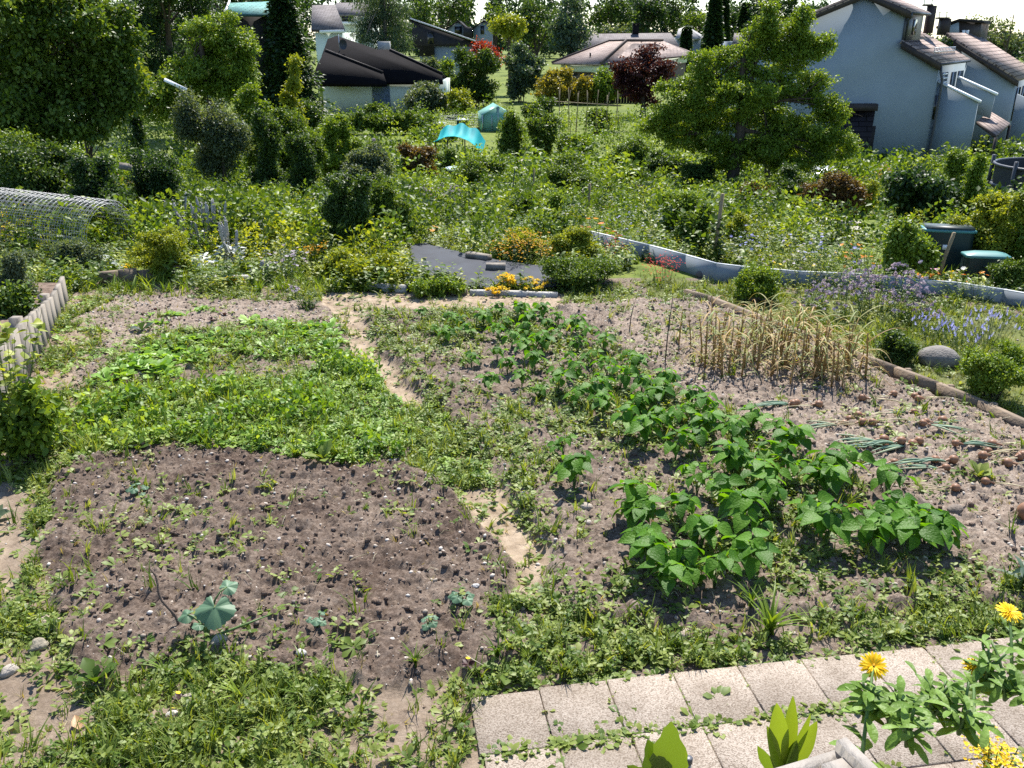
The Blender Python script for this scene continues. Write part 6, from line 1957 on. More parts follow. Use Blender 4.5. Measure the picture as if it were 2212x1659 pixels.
def compost_bin(label, px, top, base, wpx, taper, lidh, body, lid, depth=1.0, yaw=0.0, overhang=1.08, sheen=None):
    g, h, w, dd = spot(px, base, None, top, wpx)
    o = thing('compost_bin', label, 'compost bin', g, yaw)
    a, b = w / 2, w / 2 * taper; d = depth
    mb = MB(); lv = [(-.05, 1.0)] + [(h * (.1 + .26 * k), None) for k in range(1)]
    n = 7; rings = []
    for k in range(n):
        t = k / (n - 1); s = (a + (b - a) * t); z = (h - lidh) * t
        for (zz, ss) in ((z - .0, s), (z + (h - lidh) / n * .8, s * .985)):
            c = .22 * s
            rings.append([(x, y * d, zz) for x, y in ((-s + c, -s), (s - c, -s), (s, -s + c), (s, s - c), (s - c, s), (-s + c, s), (-s, s - c), (-s, -s + c))])
    v = np.array(rings).reshape(-1, 3); m = len(rings); f = []
    for k in range(m - 1):
        for i in range(8): f.append((k * 8 + i, k * 8 + (i + 1) % 8, (k + 1) * 8 + (i + 1) % 8, (k + 1) * 8 + i))
    f.append(tuple((m - 1) * 8 + i for i in range(8)))
    mb.add(v, f); mb.build('body', body, o)
    mb = MB(); z = h - lidh + .005; s = b * overhang; c = .2 * s
    lr = []
    for zz, k in ((z, 1), (z + lidh * .45, 1.0), (z + lidh * .55, .96), (z + lidh, .55)):
        lr.append([(x * k, y * d * k, zz) for x, y in ((-s + c, -s), (s - c, -s), (s, -s + c), (s, s - c), (s - c, s), (-s + c, s), (-s, s - c), (-s, -s + c))])
    v = np.array(lr).reshape(-1, 3); f = [tuple(7 - i for i in range(8))]
    for k in range(3):
        for i in range(8): f.append((k * 8 + i, k * 8 + (i + 1) % 8, (k + 1) * 8 + (i + 1) % 8, (k + 1) * 8 + i))
    f.append(tuple(24 + i for i in range(8)))
    mb.add(v, f); mb.build('lid', lid, o)
    mb = MB(); mb.box([-.06 * w, -a * d * .99, h * .6], [.12 * w, .02, .1 * h]); mb.build('hatch_label', CAPW if sheen is None else sheen, o)
    return o


compost_bin('large dark green compost bin with a teal lid behind the zinnias', 2040, 489, 590, 96, 1.0, .06, GREENPL, TEALPL, .5, -.2)
compost_bin('low dark bin with a cracked teal lid right of the tall compost bin', 2128, 545, 612, 86, .98, .06, GREENPL, TEALPL, .5, -.15, sheen=GREENPL)
compost_bin('small dark green bin with a pale lid under the turquoise sail', 992, 360, 402, 52, .95, .12, GREENPL, plain('pale_sheen_lid', (.45, .55, .56), .25, .1, 2), .9, .2, sheen=GREENPL)
compost_bin('low black barrel on the lawn left of its taller neighbour', 949, 263, 284, 24, .96, .12, GREENPL, plain('grey_lid', (.40, .45, .48), .3, .1, 2), 1, sheen=GREENPL)
compost_bin('tall black barrel on the lawn in front of the greenhouse', 999, 256, 285, 25, .95, .12, GREENPL, plain('grey_lid', (.40, .45, .48), .3, .1, 2), 1, .1, sheen=GREENPL)

# turquoise sun sail on posts over tomato canes
g, _, _, dd = spot(965, 375, None)
TURQ = leafmat('turquoise_cloth', [(.02, .42, .46), (.03, .50, .54), (.08, .60, .62)], .45, .6, (1, 1.1, 1.1), .2)
o = thing('sun_sail', 'turquoise cloth sail sagging over posts in the allotments', 'sun sail', g)
m_ = mpp(dd, g[2])
nu, nv = 26, 10; G3 = np.zeros((nu, nv, 3))
for i in range(nu):
    for j in range(nv):
        u, v = i / (nu - 1), j / (nv - 1)
        px = 936 + 100 * u; py = 306 - 12 * math.sin(math.pi * min(1, u * 1.25)) + max(0, u - .78) ** 1.4 * 190 + 3.2 * math.sin(u * 19 + v * 2) * v
        p = P(px, py, dd - .4)
        G3[i, j] = p + np.array([.25 * v, 1.5 * v, .42 * v - .18 * math.sin(math.pi * v)])
mb = MB(); idx = np.arange(nu * nv).reshape(nu, nv)
V = G3.reshape(-1, 3); V2 = V - [0, 0, .012]
fcs = []
for i in range(nu - 1):
    for j in range(nv - 1):
        fcs.append((idx[i, j], idx[i + 1, j], idx[i + 1, j + 1], idx[i, j + 1]))
fcs2 = [tuple(q_ + nu * nv for q_ in reversed(f)) for f in fcs]
mb.add(np.vstack([V, V2]), fcs + fcs2, np.concatenate([np.tile((np.arange(nu) % 4 < 2)[:, None] * .6 + .2, (1, nv)).ravel()] * 2)); mb.build('cloth', TURQ, o, world=True, smooth=True)
for (px, top, base, yo) in [(941, 302, 345, 0), (967, 304, 385, 0), (1004, 300, 350, 1.2), (1030, 300, 360, 1.2)]:
    p0 = P(px, top, dd - .3 + yo); z = float(H(p0[0], p0[1]))
    mb = MB(); mb.tube([[p0[0], p0[1], z - .1], p0], .035, 6); mb.build('post', WOODD, o, world=True)
for k in range(9):
    px = 948 + 8 * k; p0 = P(px, 312, dd + .3); mb = MB(); mb.tube([p0, p0 + [rng.normal(0, .15), rng.normal(0, .1), -1.1]], .012, 4, cap=False); mb.build('tomato_cane', METAL, o, world=True)
g2, h2_, w2_, d2_ = spot(975, 385, None, 318, 70)
shrub('tomato_plant', 'tomato plants growing in the shade of the turquoise sail', 'plant', g2 + [0, .4, 0], w2_, h2_, 'mid', ls=.08, shape='loose', k=4, seed=333, d=1.0)

# small mint green foil greenhouse
MINT = leafmat('mint_foil', [(.22, .48, .42), (.28, .56, .48), (.36, .62, .54)], .4, .35, (1, 1.05, 1), .4)
g, h, w, dd = spot(1073, 284, None, 228, 60)
o = thing('greenhouse', 'small mint green foil greenhouse on the far lawn', 'greenhouse', g, .12)
mb = MB(); hw = w * .55; eh = h * .66; L_ = 2.4
mb.prism([(-hw, -.9, -.05), (hw, -.9, -.05), (hw, -.9, eh), (0, -.9, h), (-hw, -.9, eh)], (0, .02, 0)); mb.build('end_wall', MINT, o)
mb = MB(); mb.prism([(-hw, L_, -.05), (hw, L_, -.05), (hw, L_, eh), (0, L_, h), (-hw, L_, eh)], (0, .02, 0)); mb.build('end_wall', MINT, o)
mb = MB()
for s_ in (-1, 1):
    mb.prism([(s_ * hw, -.88, 0), (s_ * hw, L_, 0), (s_ * hw, L_, eh), (s_ * hw, -.88, eh)], (s_ * .015, 0, 0))
mb.build('side_wall', MINT, o)
mb = MB()
for s_ in (-1, 1):
    mb.prism([(s_ * (hw + .04), -.95, eh - .03), (s_ * (hw + .04), L_ + .06, eh - .03), (0, L_ + .06, h + .015), (0, -.95, h + .015)], (0, 0, .015))
mb.build('roof', MINT, o)
mb = MB(); [mb.tube([(x, -.93, -.05), (x, -.93, z)], .03, 5) for x, z in ((-hw, eh), (hw, eh), (0, h), (-hw * .4, eh), (hw * .4, eh))]; mb.build('frame', METAL, o)

# bean poles: a ridge bar on crossed poles
o = thing('bean_trellis', 'frame of crossed bean poles under one long ridge bar', 'trellis', W(1265, 290))
A_, B_ = P(1198, 219, W(1212, 285)[1]), P(1338, 228, W(1330, 300)[1])
mb = MB(); mb.tube([A_, B_], .035, 6); mb.build('ridge_bar', WOODP, o, world=True)
for t in np.linspace(.08, .97, 7):
    p = A_ + (B_ - A_) * t; z = float(H(p[0], p[1]))
    for s_ in (-1, 1):
        mb = MB(); mb.tube([[p[0] + rng.normal(0, .1), p[1] - s_ * .7, z - .1], p + [0, s_ * .05, 0], p + [rng.normal(0, .05), s_ * .25, .55 + rng.random() * .4]], .022, 5); mb.build('pole', WOODP, o, world=True)

# dark bench on the gravel
g, h, w, dd = spot(1379, 432, None, 411, 46)
o = thing('bench', 'low dark wooden bench on the pale slabs behind the gooseberry', 'bench', g, .12)
mb = MB(); [mb.box([0, -.1 + .12 * k, h * .62], [w, .1, .04]) for k in range(4)]; mb.build('seat', WOODD, o)
mb = MB(); [mb.box([0, .3, h * .75 + .13 * k], [w, .03, .11]) for k in range(2)]; mb.build('backrest', WOODD, o)
for s_ in (-1, 1):
    mb = MB(); mb.box([s_ * w * .46, .1, h * .3], [.06, .45, h * .66]); mb.build('leg', WOODD, o)
# garden tap post and small white things
g, h, w, dd = spot(1335, 362, None, 327, 7)
o = thing('tap_post', 'pale blue post sticking up between the bushes left of the fruit tree', 'post', g)
mb = MB(); mb.tube([(0, 0, -.1), (0, 0, h)], .075, 8); mb.build('pole', plain('pale_blue_pvc', (.30, .48, .52), .4, .08, 3), o)
mb = MB(); mb.tube([(0, 0, h), (0, 0, h + .04)], .085, 8); mb.build('cap', plain('pale_blue_pvc', (.3, .48, .52), .4, .08, 3), o)
g = W(1092, 348); o = thing('white_crate', 'flat white crate on the lawn left of the clipped bushes', 'crate', g)
mb = MB(); mb.box([0, 0, .1], [.5, .35, .03]); [mb.box([sx * .25, 0, .13], [.03, .35, .2]) for sx in (-1, 1)]; [mb.box([0, sy * .17, .13], [.5, .03, .2]) for sy in (-1, 1)]; mb.build('tray', CAPW, o)
g, h, w, dd = spot(1700, 372, 38, 352, 120)
o = thing('parked_car', 'silver car roof glinting under the branches of the fruit tree', 'car', np.array([g[0] + .5, 38, Z0 - .35]))
mb = MB()
prof = [(-2.0, .35), (2.0, .35), (2.05, .75), (1.2, .95), (.7, 1.38), (-.9, 1.42), (-1.7, 1.0), (-2.05, .85)]
mb.prism([(x, -.8, z) for x, z in prof], (0, 1.6, 0)); cb_o = mb.build('body', plain('silver_paint', (.55, .58, .62), .25, .03, 2, metal=.5), o)
mb = MB(); mb.prism([(x, -.815, z) for x, z in [(1.05, .97), (.62, 1.32), (-.85, 1.36), (-1.5, 1.02)]], (0, .01, 0)); mb.build('window', GLASS, o)
for x in (-1.3, 1.3):
    for y in (-.75, .75):
        mb = MB(); mb.tube([(x, y - .1, .32), (x, y + .1, .32)], .32, 14); mb.build('wheel', plain('tyre', (.02, .02, .02), .8, .2, 3), o)

# trampoline with its net at the right edge
g, h, w, dd = spot(2262, 475, None, 348, 230)
o = thing('trampoline', 'trampoline with a black safety net at the right edge of the gardens', 'trampoline', g)
rad = w * .5
NETB = plain('black_net', (.035, .037, .04), .7, .2, 6)
mb = MB(); a = np.linspace(0, 2 * math.pi, 33)
ring = np.stack([np.cos(a) * rad, np.sin(a) * rad, np.zeros(33)], -1)
v = np.vstack([ring[:-1] + [0, 0, .75], ring[:-1] + [0, 0, h - .1]]); mb.add(v, [(i, (i + 1) % 32, 32 + (i + 1) % 32, 32 + i) for i in range(32)]); mb.build('net', NETB, o)
mb = MB(); mb.tube(ring + [0, 0, .75], .05, 6, cap=False); mb.tube(ring * 1.02 + [0, 0, h - .1], .035, 6, cap=False); mb.build('frame', DARKMETAL, o)
mb = MB(); mb.add(ring[:-1] + [0, 0, .74], [tuple(range(32))]); mb.build('mat', NETB, o)
for i in range(6):
    c = np.array([math.cos(i * 1.047 + .4) * rad * 1.06, math.sin(i * 1.047 + .4) * rad * 1.06, 0]); mb = MB(); mb.tube([c - [0, 0, .1], c + [0, 0, h * .6], c * .99 + [0, 0, h + .05]], .045, 6); mb.build('leg', DARKMETAL, o)
for (px, base, lab, col) in [(575, 352, 'bright green plastic watering bowl on the bare patch', (.03, .5, .14)), (595, 353, 'second green plastic bowl right of the brightest one', (.05, .38, .14)), (618, 353, 'dull green tub at the right end of the bare patch', (.12, .34, .26))]:
    g = W(px, base); o = thing('plastic_bowl', lab, 'bowl', g)
    mb = MB(); mb.tube([(0, 0, -.02), (0, 0, .02), (0, 0, .13), (0, 0, .15), (0, 0, .14)], [.1, .11, .17, .18, .15], 14); mb.build('bowl', plain('green_bowl_%d' % px, col, .35, .1, 3), o)
for (px, base, w, lab) in [(598, 364, 60, 'bare brown patch of dug earth behind the dark glossy clump'), (540, 408, 70, 'heap of dry cut stalks left of the dark glossy clump')]:
    g = W(px, base); o = thing('compost_heap', lab, 'heap', g); mb = MB(); r = np.random.default_rng(px)
    m_ = mpp(g[1], g[2]); n_ = 900
    q = r.normal(0, 1, (n_, 2)) * w * m_ * .26; zz = .16 * np.exp(-np.sum(q * q, 1) / (w * m_ * .35) ** 2) + .01
    aa = r.uniform(0, 6.28, n_); mb.inst(NARROW, np.column_stack([q[:, 0], q[:, 1], zz]), frames(np.stack([np.cos(aa), np.sin(aa), r.normal(0, .2, n_)], -1), np.array([0, 0, 1.]) + r.normal(0, .3, (n_, 3))), r.uniform(.1, .26, n_)); mb.build('stalks', leafmat('leaf_heap', [(.14, .10, .06), (.25, .19, .13), (.38, .32, .24)], .1), o)
for (px, base, s, col, lab) in [(1630, 650, .19, (.30, .27, .23), 'rounded pale boulder at the foot of the mint bush'), (1516, 600, .11, (.16, .14, .13), 'grey boulder at the corner of the galvanised border'), (2025, 792, .21, (.24, .22, .20), 'flat grey stone on the grass strip beside the timber edging'), (100, 1362, .055, (.40, .33, .26), 'pinkish angular stone at the left edge of the front weeds'), (88, 1412, .062, (.33, .29, .22), 'smooth tan stone below the pinkish angular one'), (482, 1424, .052, (.50, .44, .36), 'pitted pale stone right under the big squash leaf'), (655, 1443, .032, (.6, .58, .54), 'small oval white pebble at the front of the dug soil'), (1027, 1281, .026, (.6, .58, .56), 'round white pebble on the dug soil beside the path'), (413, 1545, .045, (.36, .31, .25), 'tan stone beside the small yellow flower'), (378, 1575, .035, (.62, .58, .52), 'whitish egg shaped stone in the front weeds'), (396, 1600, .048, (.34, .29, .25), 'brown stone in front of the whitish egg shaped one'), (725, 1560, .05, (.30, .23, .17), 'dry earth lump in the grass near the slabs'), (2058, 1128, .06, (.20, .16, .13), 'brown stone on the dry onion bed'), (1265, 1125, .045, (.45, .38, .31), 'pale stone on the bare spot among the beans'), (1270, 1150, .03, (.48, .42, .36), 'smaller pale stone below the one on the bare spot'), (1375, 1330, .05, (.26, .20, .16), 'flat brown stone in front of the beans'), (1478, 1385, .045, (.36, .30, .24), 'light oval stone in the weeds above the slabs'), (25, 1470, .05, (.42, .37, .32), 'flat pale stone at the left edge of the trodden earth')]:
    g = gpt(px, base); r = np.random.default_rng(px); o = thing('stone', lab, 'stone', g, r.uniform(0, 6))
    import bmesh
    bm = bmesh.new(); bmesh.ops.create_icosphere(bm, subdivisions=3, radius=1); v = np.array([x.co[:] for x in bm.verts]); f = [tuple(q.index for q in p.verts) for p in bm.faces]; bm.free()
    n_ = np.array([fbm(np.array([p[0] * 1.1 + px]), np.array([p[1] * 1.1 + p[2] * 1.3]), px, 3)[0] for p in v])
    ang = .5 if 'angular' in lab or 'pitted' in lab else .25
    mb = MB(); mb.add(v * (1 + ang * (n_ - .45) * 2)[:, None] * np.array([1.15, .9, .72]) * s * .8 + [0, 0, s * .25], f); mb.build('rock', plain('stone_%d' % px, tuple(c * .75 for c in col), .85, .2, 14, .5, bscale=60), o, smooth=True)
# ------------------------------------------------------------------ crops on the plot


def bean_proto(k):
    """a dwarf bean: thin stems, trifoliate leaves held out on stalks (in units of its own height)"""
    r = np.random.default_rng(800 + k)
    o = thing('bean_plant', '', 'bean plant', (0, 0, 0), 0, 'dwarf bean plants')
    sb = MB(); lb = MB(); st = []; pos = []; ax = []; nr = []; sc = []
    nst = 5 + k % 4
    for i in range(nst):
        a = 2 * math.pi * i / nst + r.uniform(-.5, .5); out = r.uniform(.06, .30); hh = r.uniform(.55, 1.0)
        if i == 0: out, hh = .03, 1.0
        e = np.array([math.cos(a) * out, math.sin(a) * out, hh * .93])
        sb.tube([(0, 0, -.05), e * [.25, .25, .45], e * [.7, .7, .8], e], [.016, .012, .009, .007], 4, cap=False)
        size = r.uniform(.33, .50) * (1 if hh > .6 else .8)
        d0 = np.array([math.cos(a), math.sin(a), 0])
        for q, (da, s) in enumerate(((0, 1.0), (1.75, .88), (-1.75, .88))):
            aa = a + da + r.normal(0, .2); el = r.uniform(-.65, .15)
            d = np.array([math.cos(aa) * math.cos(el), math.sin(aa) * math.cos(el), math.sin(el)])
            b = e + d * .02 + (d0 * .10 if q == 0 else 0)
            pos.append(b); ax.append(d); nr.append(np.array([math.cos(aa) * -math.sin(el), math.sin(aa) * -math.sin(el), 1.0]) + r.normal(0, .28, 3)); sc.append(size * s)
    lb.inst(BEANL, np.array(pos), frames(np.array(ax), np.array(nr)), np.array(sc))
    sb.build('stem', STEM, o); lb.build('foliage', BEANM, o)
    return o


def veined(name, cols, trans, scale=60):
    m = leafmat(name, cols, trans, .5, (1.6, 1.5, .3), .25)
    n, l = m.node_tree.nodes, m.node_tree.links
    tc = n.new("ShaderNodeTexCoord"); w = n.new("ShaderNodeTexNoise"); w.inputs['Scale'].default_value = scale; w.inputs['Detail'].default_value = 2
    l.new(tc.outputs['Object'], w.inputs[0]); bp = n.new("ShaderNodeBump"); bp.inputs['Strength'].default_value = .5; bp.inputs['Distance'].default_value = .01
    l.new(w.outputs[0], bp.inputs['Height']); l.new(bp.outputs[0], n["Principled BSDF"].inputs['Normal'])
    return m


BEANM = veined('leaf_bean', PAL['bean'], .42, 22)
BLEFT = [(905, 690), (985, 770), (1060, 850), (1190, 960), (1300, 1050), (1370, 1150), (1400, 1255)]
BRIGHT = [(1165, 690), (1255, 750), (1370, 820), (1480, 890), (1660, 985), (1850, 1080), (2045, 1215)]


def along(poly, t):
    t = np.clip(t, 0, 1) * (len(poly) - 1); i = min(len(poly) - 2, int(t)); f = t - i
    return np.array(poly[i]) * (1 - f) + np.array(poly[i + 1]) * f


rb = np.random.default_rng(321)
bspots = []
for row in range(6):
    n_ = 19
    for k in range(n_):
        t = (k + .5) / n_ + rb.normal(0, .008); u = row / 5 + rb.normal(0, .025)
        p = along(BLEFT, t) * (1 - u) + along(BRIGHT, t) * u + [rb.normal(0, 4), rb.normal(0, 3)]
        if row < 2 and .4 < t < .85 and rb.random() < .8: continue
        if row < 1 and .15 < t < .45 and rb.random() < .6: continue
        if rb.random() < (.25 if row < 3 else .08): continue
        bspots.append((p[0], p[1], row, t))
bspots += [(1240, 1065, 0, .6), (1385, 1165, 0, .8), (1375, 1150, 0, .8), (1440, 1318, 1, .99), (1400, 1262, 0, .98), (1475, 1285, 1, .98), (1540, 1290, 2, .98), (1610, 1275, 3, .98), (1430, 885, 5, .5), (1940, 1190, 5, .97), (1990, 1195, 5, .97), (2030, 1205, 5, .98), (1900, 1205, 4, .97), (1950, 1230, 4, .98), (1870, 1225, 4, .97)]
protos = [bean_proto(k) for k in range(9)]
used = set()
rowname = ['leftmost row beside the path', 'second row from the path', 'third row from the path', 'third row from the onions', 'second row from the onions', 'rightmost row beside the onions']
for (px, py, row, t) in bspots:
    k = rb.integers(9); g = gpt(px, py, .01)
    hgt = (.19 + .09 * t) * rb.uniform(.8, 1.15)
    if row <= 1 and t < .6: hgt *= .8
    where = 'at the far end' if t < .25 else 'just beyond the middle' if t < .5 else 'just before the middle' if t < .75 else 'at the near end'
    lab = 'bean plant %s of the %s' % (where, rowname[row])
    if (px, py) == (1240, 1065): lab = 'small lone bean plant on the bare spot of dug soil'
    if (px, py) == (1440, 1318): lab = 'little bean plant with two leaves standing alone in front of the bean rows'
    if k not in used:
        o = protos[k]; used.add(k); o.location = g; o.rotation_euler = (0, 0, rb.uniform(0, 6.28)); o.scale = (hgt,) * 3; o['label'] = lab
    else:
        dup(protos[k], g, rb.uniform(0, 6.28), lab, hgt)

# onions pulled and laid out to dry
ONS = plain('onion_skin', (.235, .12, .066), .5, .3, 30, spec=.3, col2=(.15, .075, .045), stretch=(1, 1, .15))
ONL = leafmat('leaf_onion', PAL['onion'], .2, .5, (1.2, 1.2, .8))
ONP = leafmat('leaf_onion_dry', [(.40, .34, .2), (.52, .46, .3), (.6, .55, .42)], .15, .7)


def onion_proto(k):
    r = np.random.default_rng(850 + k)
    o = thing('onion', '', 'onion', (0, 0, 0), 0, 'onions pulled up and drying on the dry bed')
    t = np.linspace(0, math.pi, 10); R0 = .033
    prof = R0 * np.sin(t) ** .85; prof[0] = .004; prof[-1] = .007
    zx = -np.cos(t) * R0 * 1.05
    mb = MB(); mb.tube(np.stack([zx, np.zeros(10), np.full(10, R0 * .9)], -1), np.maximum(prof, .003), 14)
    neck = np.array([[R0 * .9, 0, R0 * .9], [R0 * 1.5, 0, R0 * .85], [R0 * 2.2, .003, R0 * .6]])
    mb.tube(neck, [.010, .008, .008], 8, cap=False); mb.build('bulb', ONS, o, smooth=True)
    lb = MB()
    dry = k % 3 == 2
    for i in range(4 if not dry else 3):
        L = r.uniform(.22, .40); s = r.normal(0, .16); u = np.linspace(0, 1, 7)
        y = s * u * L + .03 * np.sin(u * 3 + i) * (1 if dry else .4); x = .07 + u * L; z = .022 + .02 * np.sin(u * 3.1) * r.uniform(.3, 1.4)
        lb.tube(np.stack([x, y, z], -1), (.0075 if not dry else .0035) * np.array([.7, 1, 1.1, 1, .8, .5, .1]), 6, rnd=r.random())
    lb.build('foliage', ONP if dry else ONL, o, smooth=True)
    rb_ = MB()
    for i in range(7):
        rb_.tube([(-R0, 0, R0 * .9), (-R0 * 1.25, r.normal(0, .006), R0 * .8), (-R0 * 1.6, r.normal(0, .012), R0 * .4)], .0009, 3, cap=False)
    rb_.build('roots', DRYSTEM, o)
    return o


ops = [onion_proto(k) for k in range(6)]
OL = [(230, 515, 'L', 'g'), (205, 525, 'L', 'g'), (425, 515, 'L', 'd'), (795, 490, 'R', 'd'), (1070, 430, 'L', 'd'), (1280, 475, 'R', 'd'), (1250, 445, 'R', 'd'), (1250, 545, 'L', 'g'), (765, 605, 'R', 'd'), (645, 700, 'L', 'g'), (690, 660, 'L', 'd'), (800, 700, 'L', 'd'), (880, 700, 'R', 'd'), (1350, 650, 'R', 'g'), (1320, 675, 'R', 'g'), (1490, 650, 'R', 'd'), (1290, 820, 'L', 'g'), (1230, 865, 'L', 'g'), (980, 850, 'L', 'g'), (1130, 860, 'L', 'g'), (1000, 905, 'L', 'g'), (1050, 900, 'L', 'g'), (1600, 860, 'R', 'g'), (1910, 885, 'R', 'd'), (1880, 930, 'R', 'd'), (1580, 1015, 'L', 'g'), (1420, 1025, 'L', 'g'), (1510, 1110, 'L', 'g'), (2040, 1040, 'R', 'd'), (2150, 1000, 'R', 'd'), (2175, 985, 'L', 'd'), (1855, 1195, 'R', 'd'), (1600, 1250, 'L', 'd'), (1070, 1045, 'L', 'g'), (2200, 1560, 'R', 'd'), (1830, 985, 'R', 'd')]
ro_n = np.random.default_rng(99); usedo = set()
for n_, (cx_, cy_, dr, kind) in enumerate(OL):
    px, py = 1659 + cx_ * .25, 760 + cy_ * .25 + 8
    k = int(ro_n.choice([0, 1, 3, 4] if kind == 'g' else [2, 5])); g = gpt(px, py, .004)
    rot = (math.pi + ro_n.normal(.12, .16)) if dr == 'L' else ro_n.normal(-.05, .3)
    sc = .95 * ro_n.uniform(.82, 1.15) * (1.9 if cy_ > 1500 else 1)
    zone = 'beside the timber edging' if cy_ < 580 and cx_ > 1000 else 'at the far left of the drying onions' if cx_ < 500 else 'in the upper middle of the drying onions' if cy_ < 720 and cx_ < 1000 else 'in the central bunch of drying onions' if cx_ < 1350 else 'at the right end of the drying onions' if cx_ > 1700 else 'on the near side of the drying onions'
    lab = ('brown onion with long green leaves %s' if kind == 'g' else 'brown onion with withered straw leaves %s') % zone
    if cy_ > 1500: lab = 'big brown onion lying alone at the right edge of the dry bed'
    if (cx_, cy_) == (1600, 1250): lab = 'pale yellow onion nearest the beans on the dry bed'
    if k not in usedo:
        usedo.add(k); o = ops[k]; o.location = g; o.rotation_euler = (0, 0, rot); o.scale = (sc,) * 3; o['label'] = lab
    else:
        dup(ops[k], g, rot, lab, sc)

# ripe garlic with yellowing arching leaves
GARL = leafmat('leaf_straw', PAL['straw'], .25, .6, (1.15, 1.05, .6))


def garlic_proto(k):
    r = np.random.default_rng(880 + k)
    o = thing('garlic_plant', '', 'garlic plant', (0, 0, 0), 0, 'ripe yellowing garlic plants')
    sb = MB(); lb = MB(); lean = r.normal(0, .10, 2); hh = 1.0
    u = np.linspace(0, 1, 6)
    stem = np.stack([lean[0] * u ** 1.5, lean[1] * u ** 1.5, u * .62], -1)
    sb.tube(stem, np.linspace(.014, .007, 6), 6, rnd=.15 + .3 * r.random()); green = k % 4 == 0
    for i in range(8):
        t = .15 + .85 * i / 7; b = stem[min(5, int(t * 5))]
        a = (i % 2) * math.pi + r.normal(0, .9) + k; L = r.uniform(.4, .75); arch = r.uniform(.6, 1.5)
        L *= 1.12; q = np.linspace(0, 1, 9)
        x = L * (q * .75 - .12 * q * q); z = L * (.62 * q - arch * .75 * q * q)
        ww = .0085 * (1 - q ** 2) + .001
        pts = b + np.stack([np.cos(a) * x, np.sin(a) * x, z], -1); pts[:, 2] = np.maximum(pts[:, 2], .02)
        side = np.array([-math.sin(a), math.cos(a), 0])
        v = np.vstack([pts + side * ww[:, None] + [0, 0, .004], pts, pts - side * ww[:, None] + [0, 0, .004]])
        f = []
        for s_ in (0, 1):
            for j in range(8): f.append((s_ * 9 + j, s_ * 9 + j + 1, (s_ + 1) * 9 + j + 1, (s_ + 1) * 9 + j))
        lb.add(v, f, (.85 + .15 * r.random()) if (green or i > 6) else r.random() * .8)
    sb.build('stem', GARL, o); lb.build('foliage', GARL, o)
    return o


gps = [garlic_proto(k) for k in range(9)]
rg = np.random.default_rng(55); usedg = set()
GREG = [(1445, 745), (1560, 735), (1700, 760), (1850, 800), (1870, 840), (1800, 862), (1680, 850), (1560, 838), (1480, 815)]
cnt = 0
while cnt < 74:
    px, py = rg.uniform(1440, 1875), rg.uniform(735, 862)
    if not inpoly(np.array([px]), np.array([py]), GREG)[0]: continue
    if px < 1540 and rg.random() < .35: continue
    k = int(rg.integers(9)); g = gpt(px, py, .01); s_ = rg.uniform(.55, .82)
    zone = 'left' if px < 1560 else 'right' if px > 1740 else 'middle'
    dep = 'front' if py > 800 + (px - 1650) * .12 else 'back'
    lab = '%s garlic plant with arching straw leaves at the %s of the stand, %s part' % ('yellow brown' if k % 4 else 'half green', dep, zone)
    if k not in usedg:
        usedg.add(k); o = gps[k]; o.location = g; o.rotation_euler = (0, 0, rg.uniform(0, 6.28)); o.scale = (s_,) * 3; o['label'] = lab
    else:
        dup(gps[k], g, rg.uniform(0, 6.28), lab, s_)
    cnt += 1

# lettuces and chard seedlings in the back left bed
LETM = leafmat('leaf_lettuce', [(.10, .22, .02), (.17, .32, .04), (.26, .42, .07)], .4, .45, (1.3, 1.2, .5))
REDM = leafmat('leaf_red_lettuce', [(.05, .02, .018), (.09, .045, .03), (.10, .12, .035)], .25, .5, (1.2, .8, .6))


def lettuce_proto(k, red):
    r = np.random.default_rng(910 + k)
    o = thing('lettuce_plant', '', 'lettuce', (0, 0, 0), 0, 'young lettuces in the back left bed')
    t = merge_tpl([rosette_tpl(SPOON if not red else OVAL, 7, (.2, .8), (.6, 1.0), r, .04), rosette_tpl(SPOON, 4, (.7, 1.3), (.5, .8), r, .03)])
    mb = MB(); mb.inst(t, [[0, 0, 0]], np.eye(3)[None], np.array([[1.0, 1.35, 1.0]])); mb.build('foliage', REDM if red else LETM, o)
    return o


lps = [lettuce_proto(k, k >= 4) for k in range(6)]
usedl = set(); rl = np.random.default_rng(66)
spots_l = []
for (x0, y0, x1, y1, n_, red, lab, sz) in [(350, 752, 735, 738, 40, 0, 'light green lettuce in the long row crossing the back left bed', .085), (300, 772, 720, 762, 34, 0, 'light green lettuce in the second row of the back left bed', .08), (255, 795, 440, 780, 22, 0, 'light green lettuce in the third short row of the back left bed', .085), (530, 712, 730, 722, 22, 0, 'light green lettuce in the right hand block nearest the trodden path', .09), (262, 815, 375, 805, 12, 0, 'rounded green chard seedling in front of the lettuce rows', .10), (200, 825, 250, 832, 4, 0, 'chard seedling at the left end of the front row', .10), (205, 830, 400, 822, 9, 1, 'small dark red chard leaf rosette in the front row', .07), (330, 690, 720, 700, 16, 1, 'tiny dark red lettuce seedling on the bare back soil', .05), (290, 700, 480, 672, 14, 0, 'tiny green lettuce seedling on the bare back soil', .055)]:
    for i in range(n_):
        t = (i + rl.uniform(.1, .9)) / n_; spots_l.append((x0 + (x1 - x0) * t, y0 + (y1 - y0) * t + rl.normal(0, 7), red, lab, sz))
for (px, py, red, lab, sz) in spots_l:
    if not red: sz *= 1.25
    k = int(rl.integers(4, 6) if red else rl.integers(0, 4)); g = gpt(px, py, .006)
    s_ = sz * rl.uniform(.7, 1.35)
    if k not in usedl:
        usedl.add(k); o = lps[k]; o.location = g; o.rotation_euler = (0, 0, rl.uniform(0, 6)); o.scale = (s_,) * 3; o['label'] = lab
    else:
        dup(lps[k], g, rl.uniform(0, 6), lab, s_)
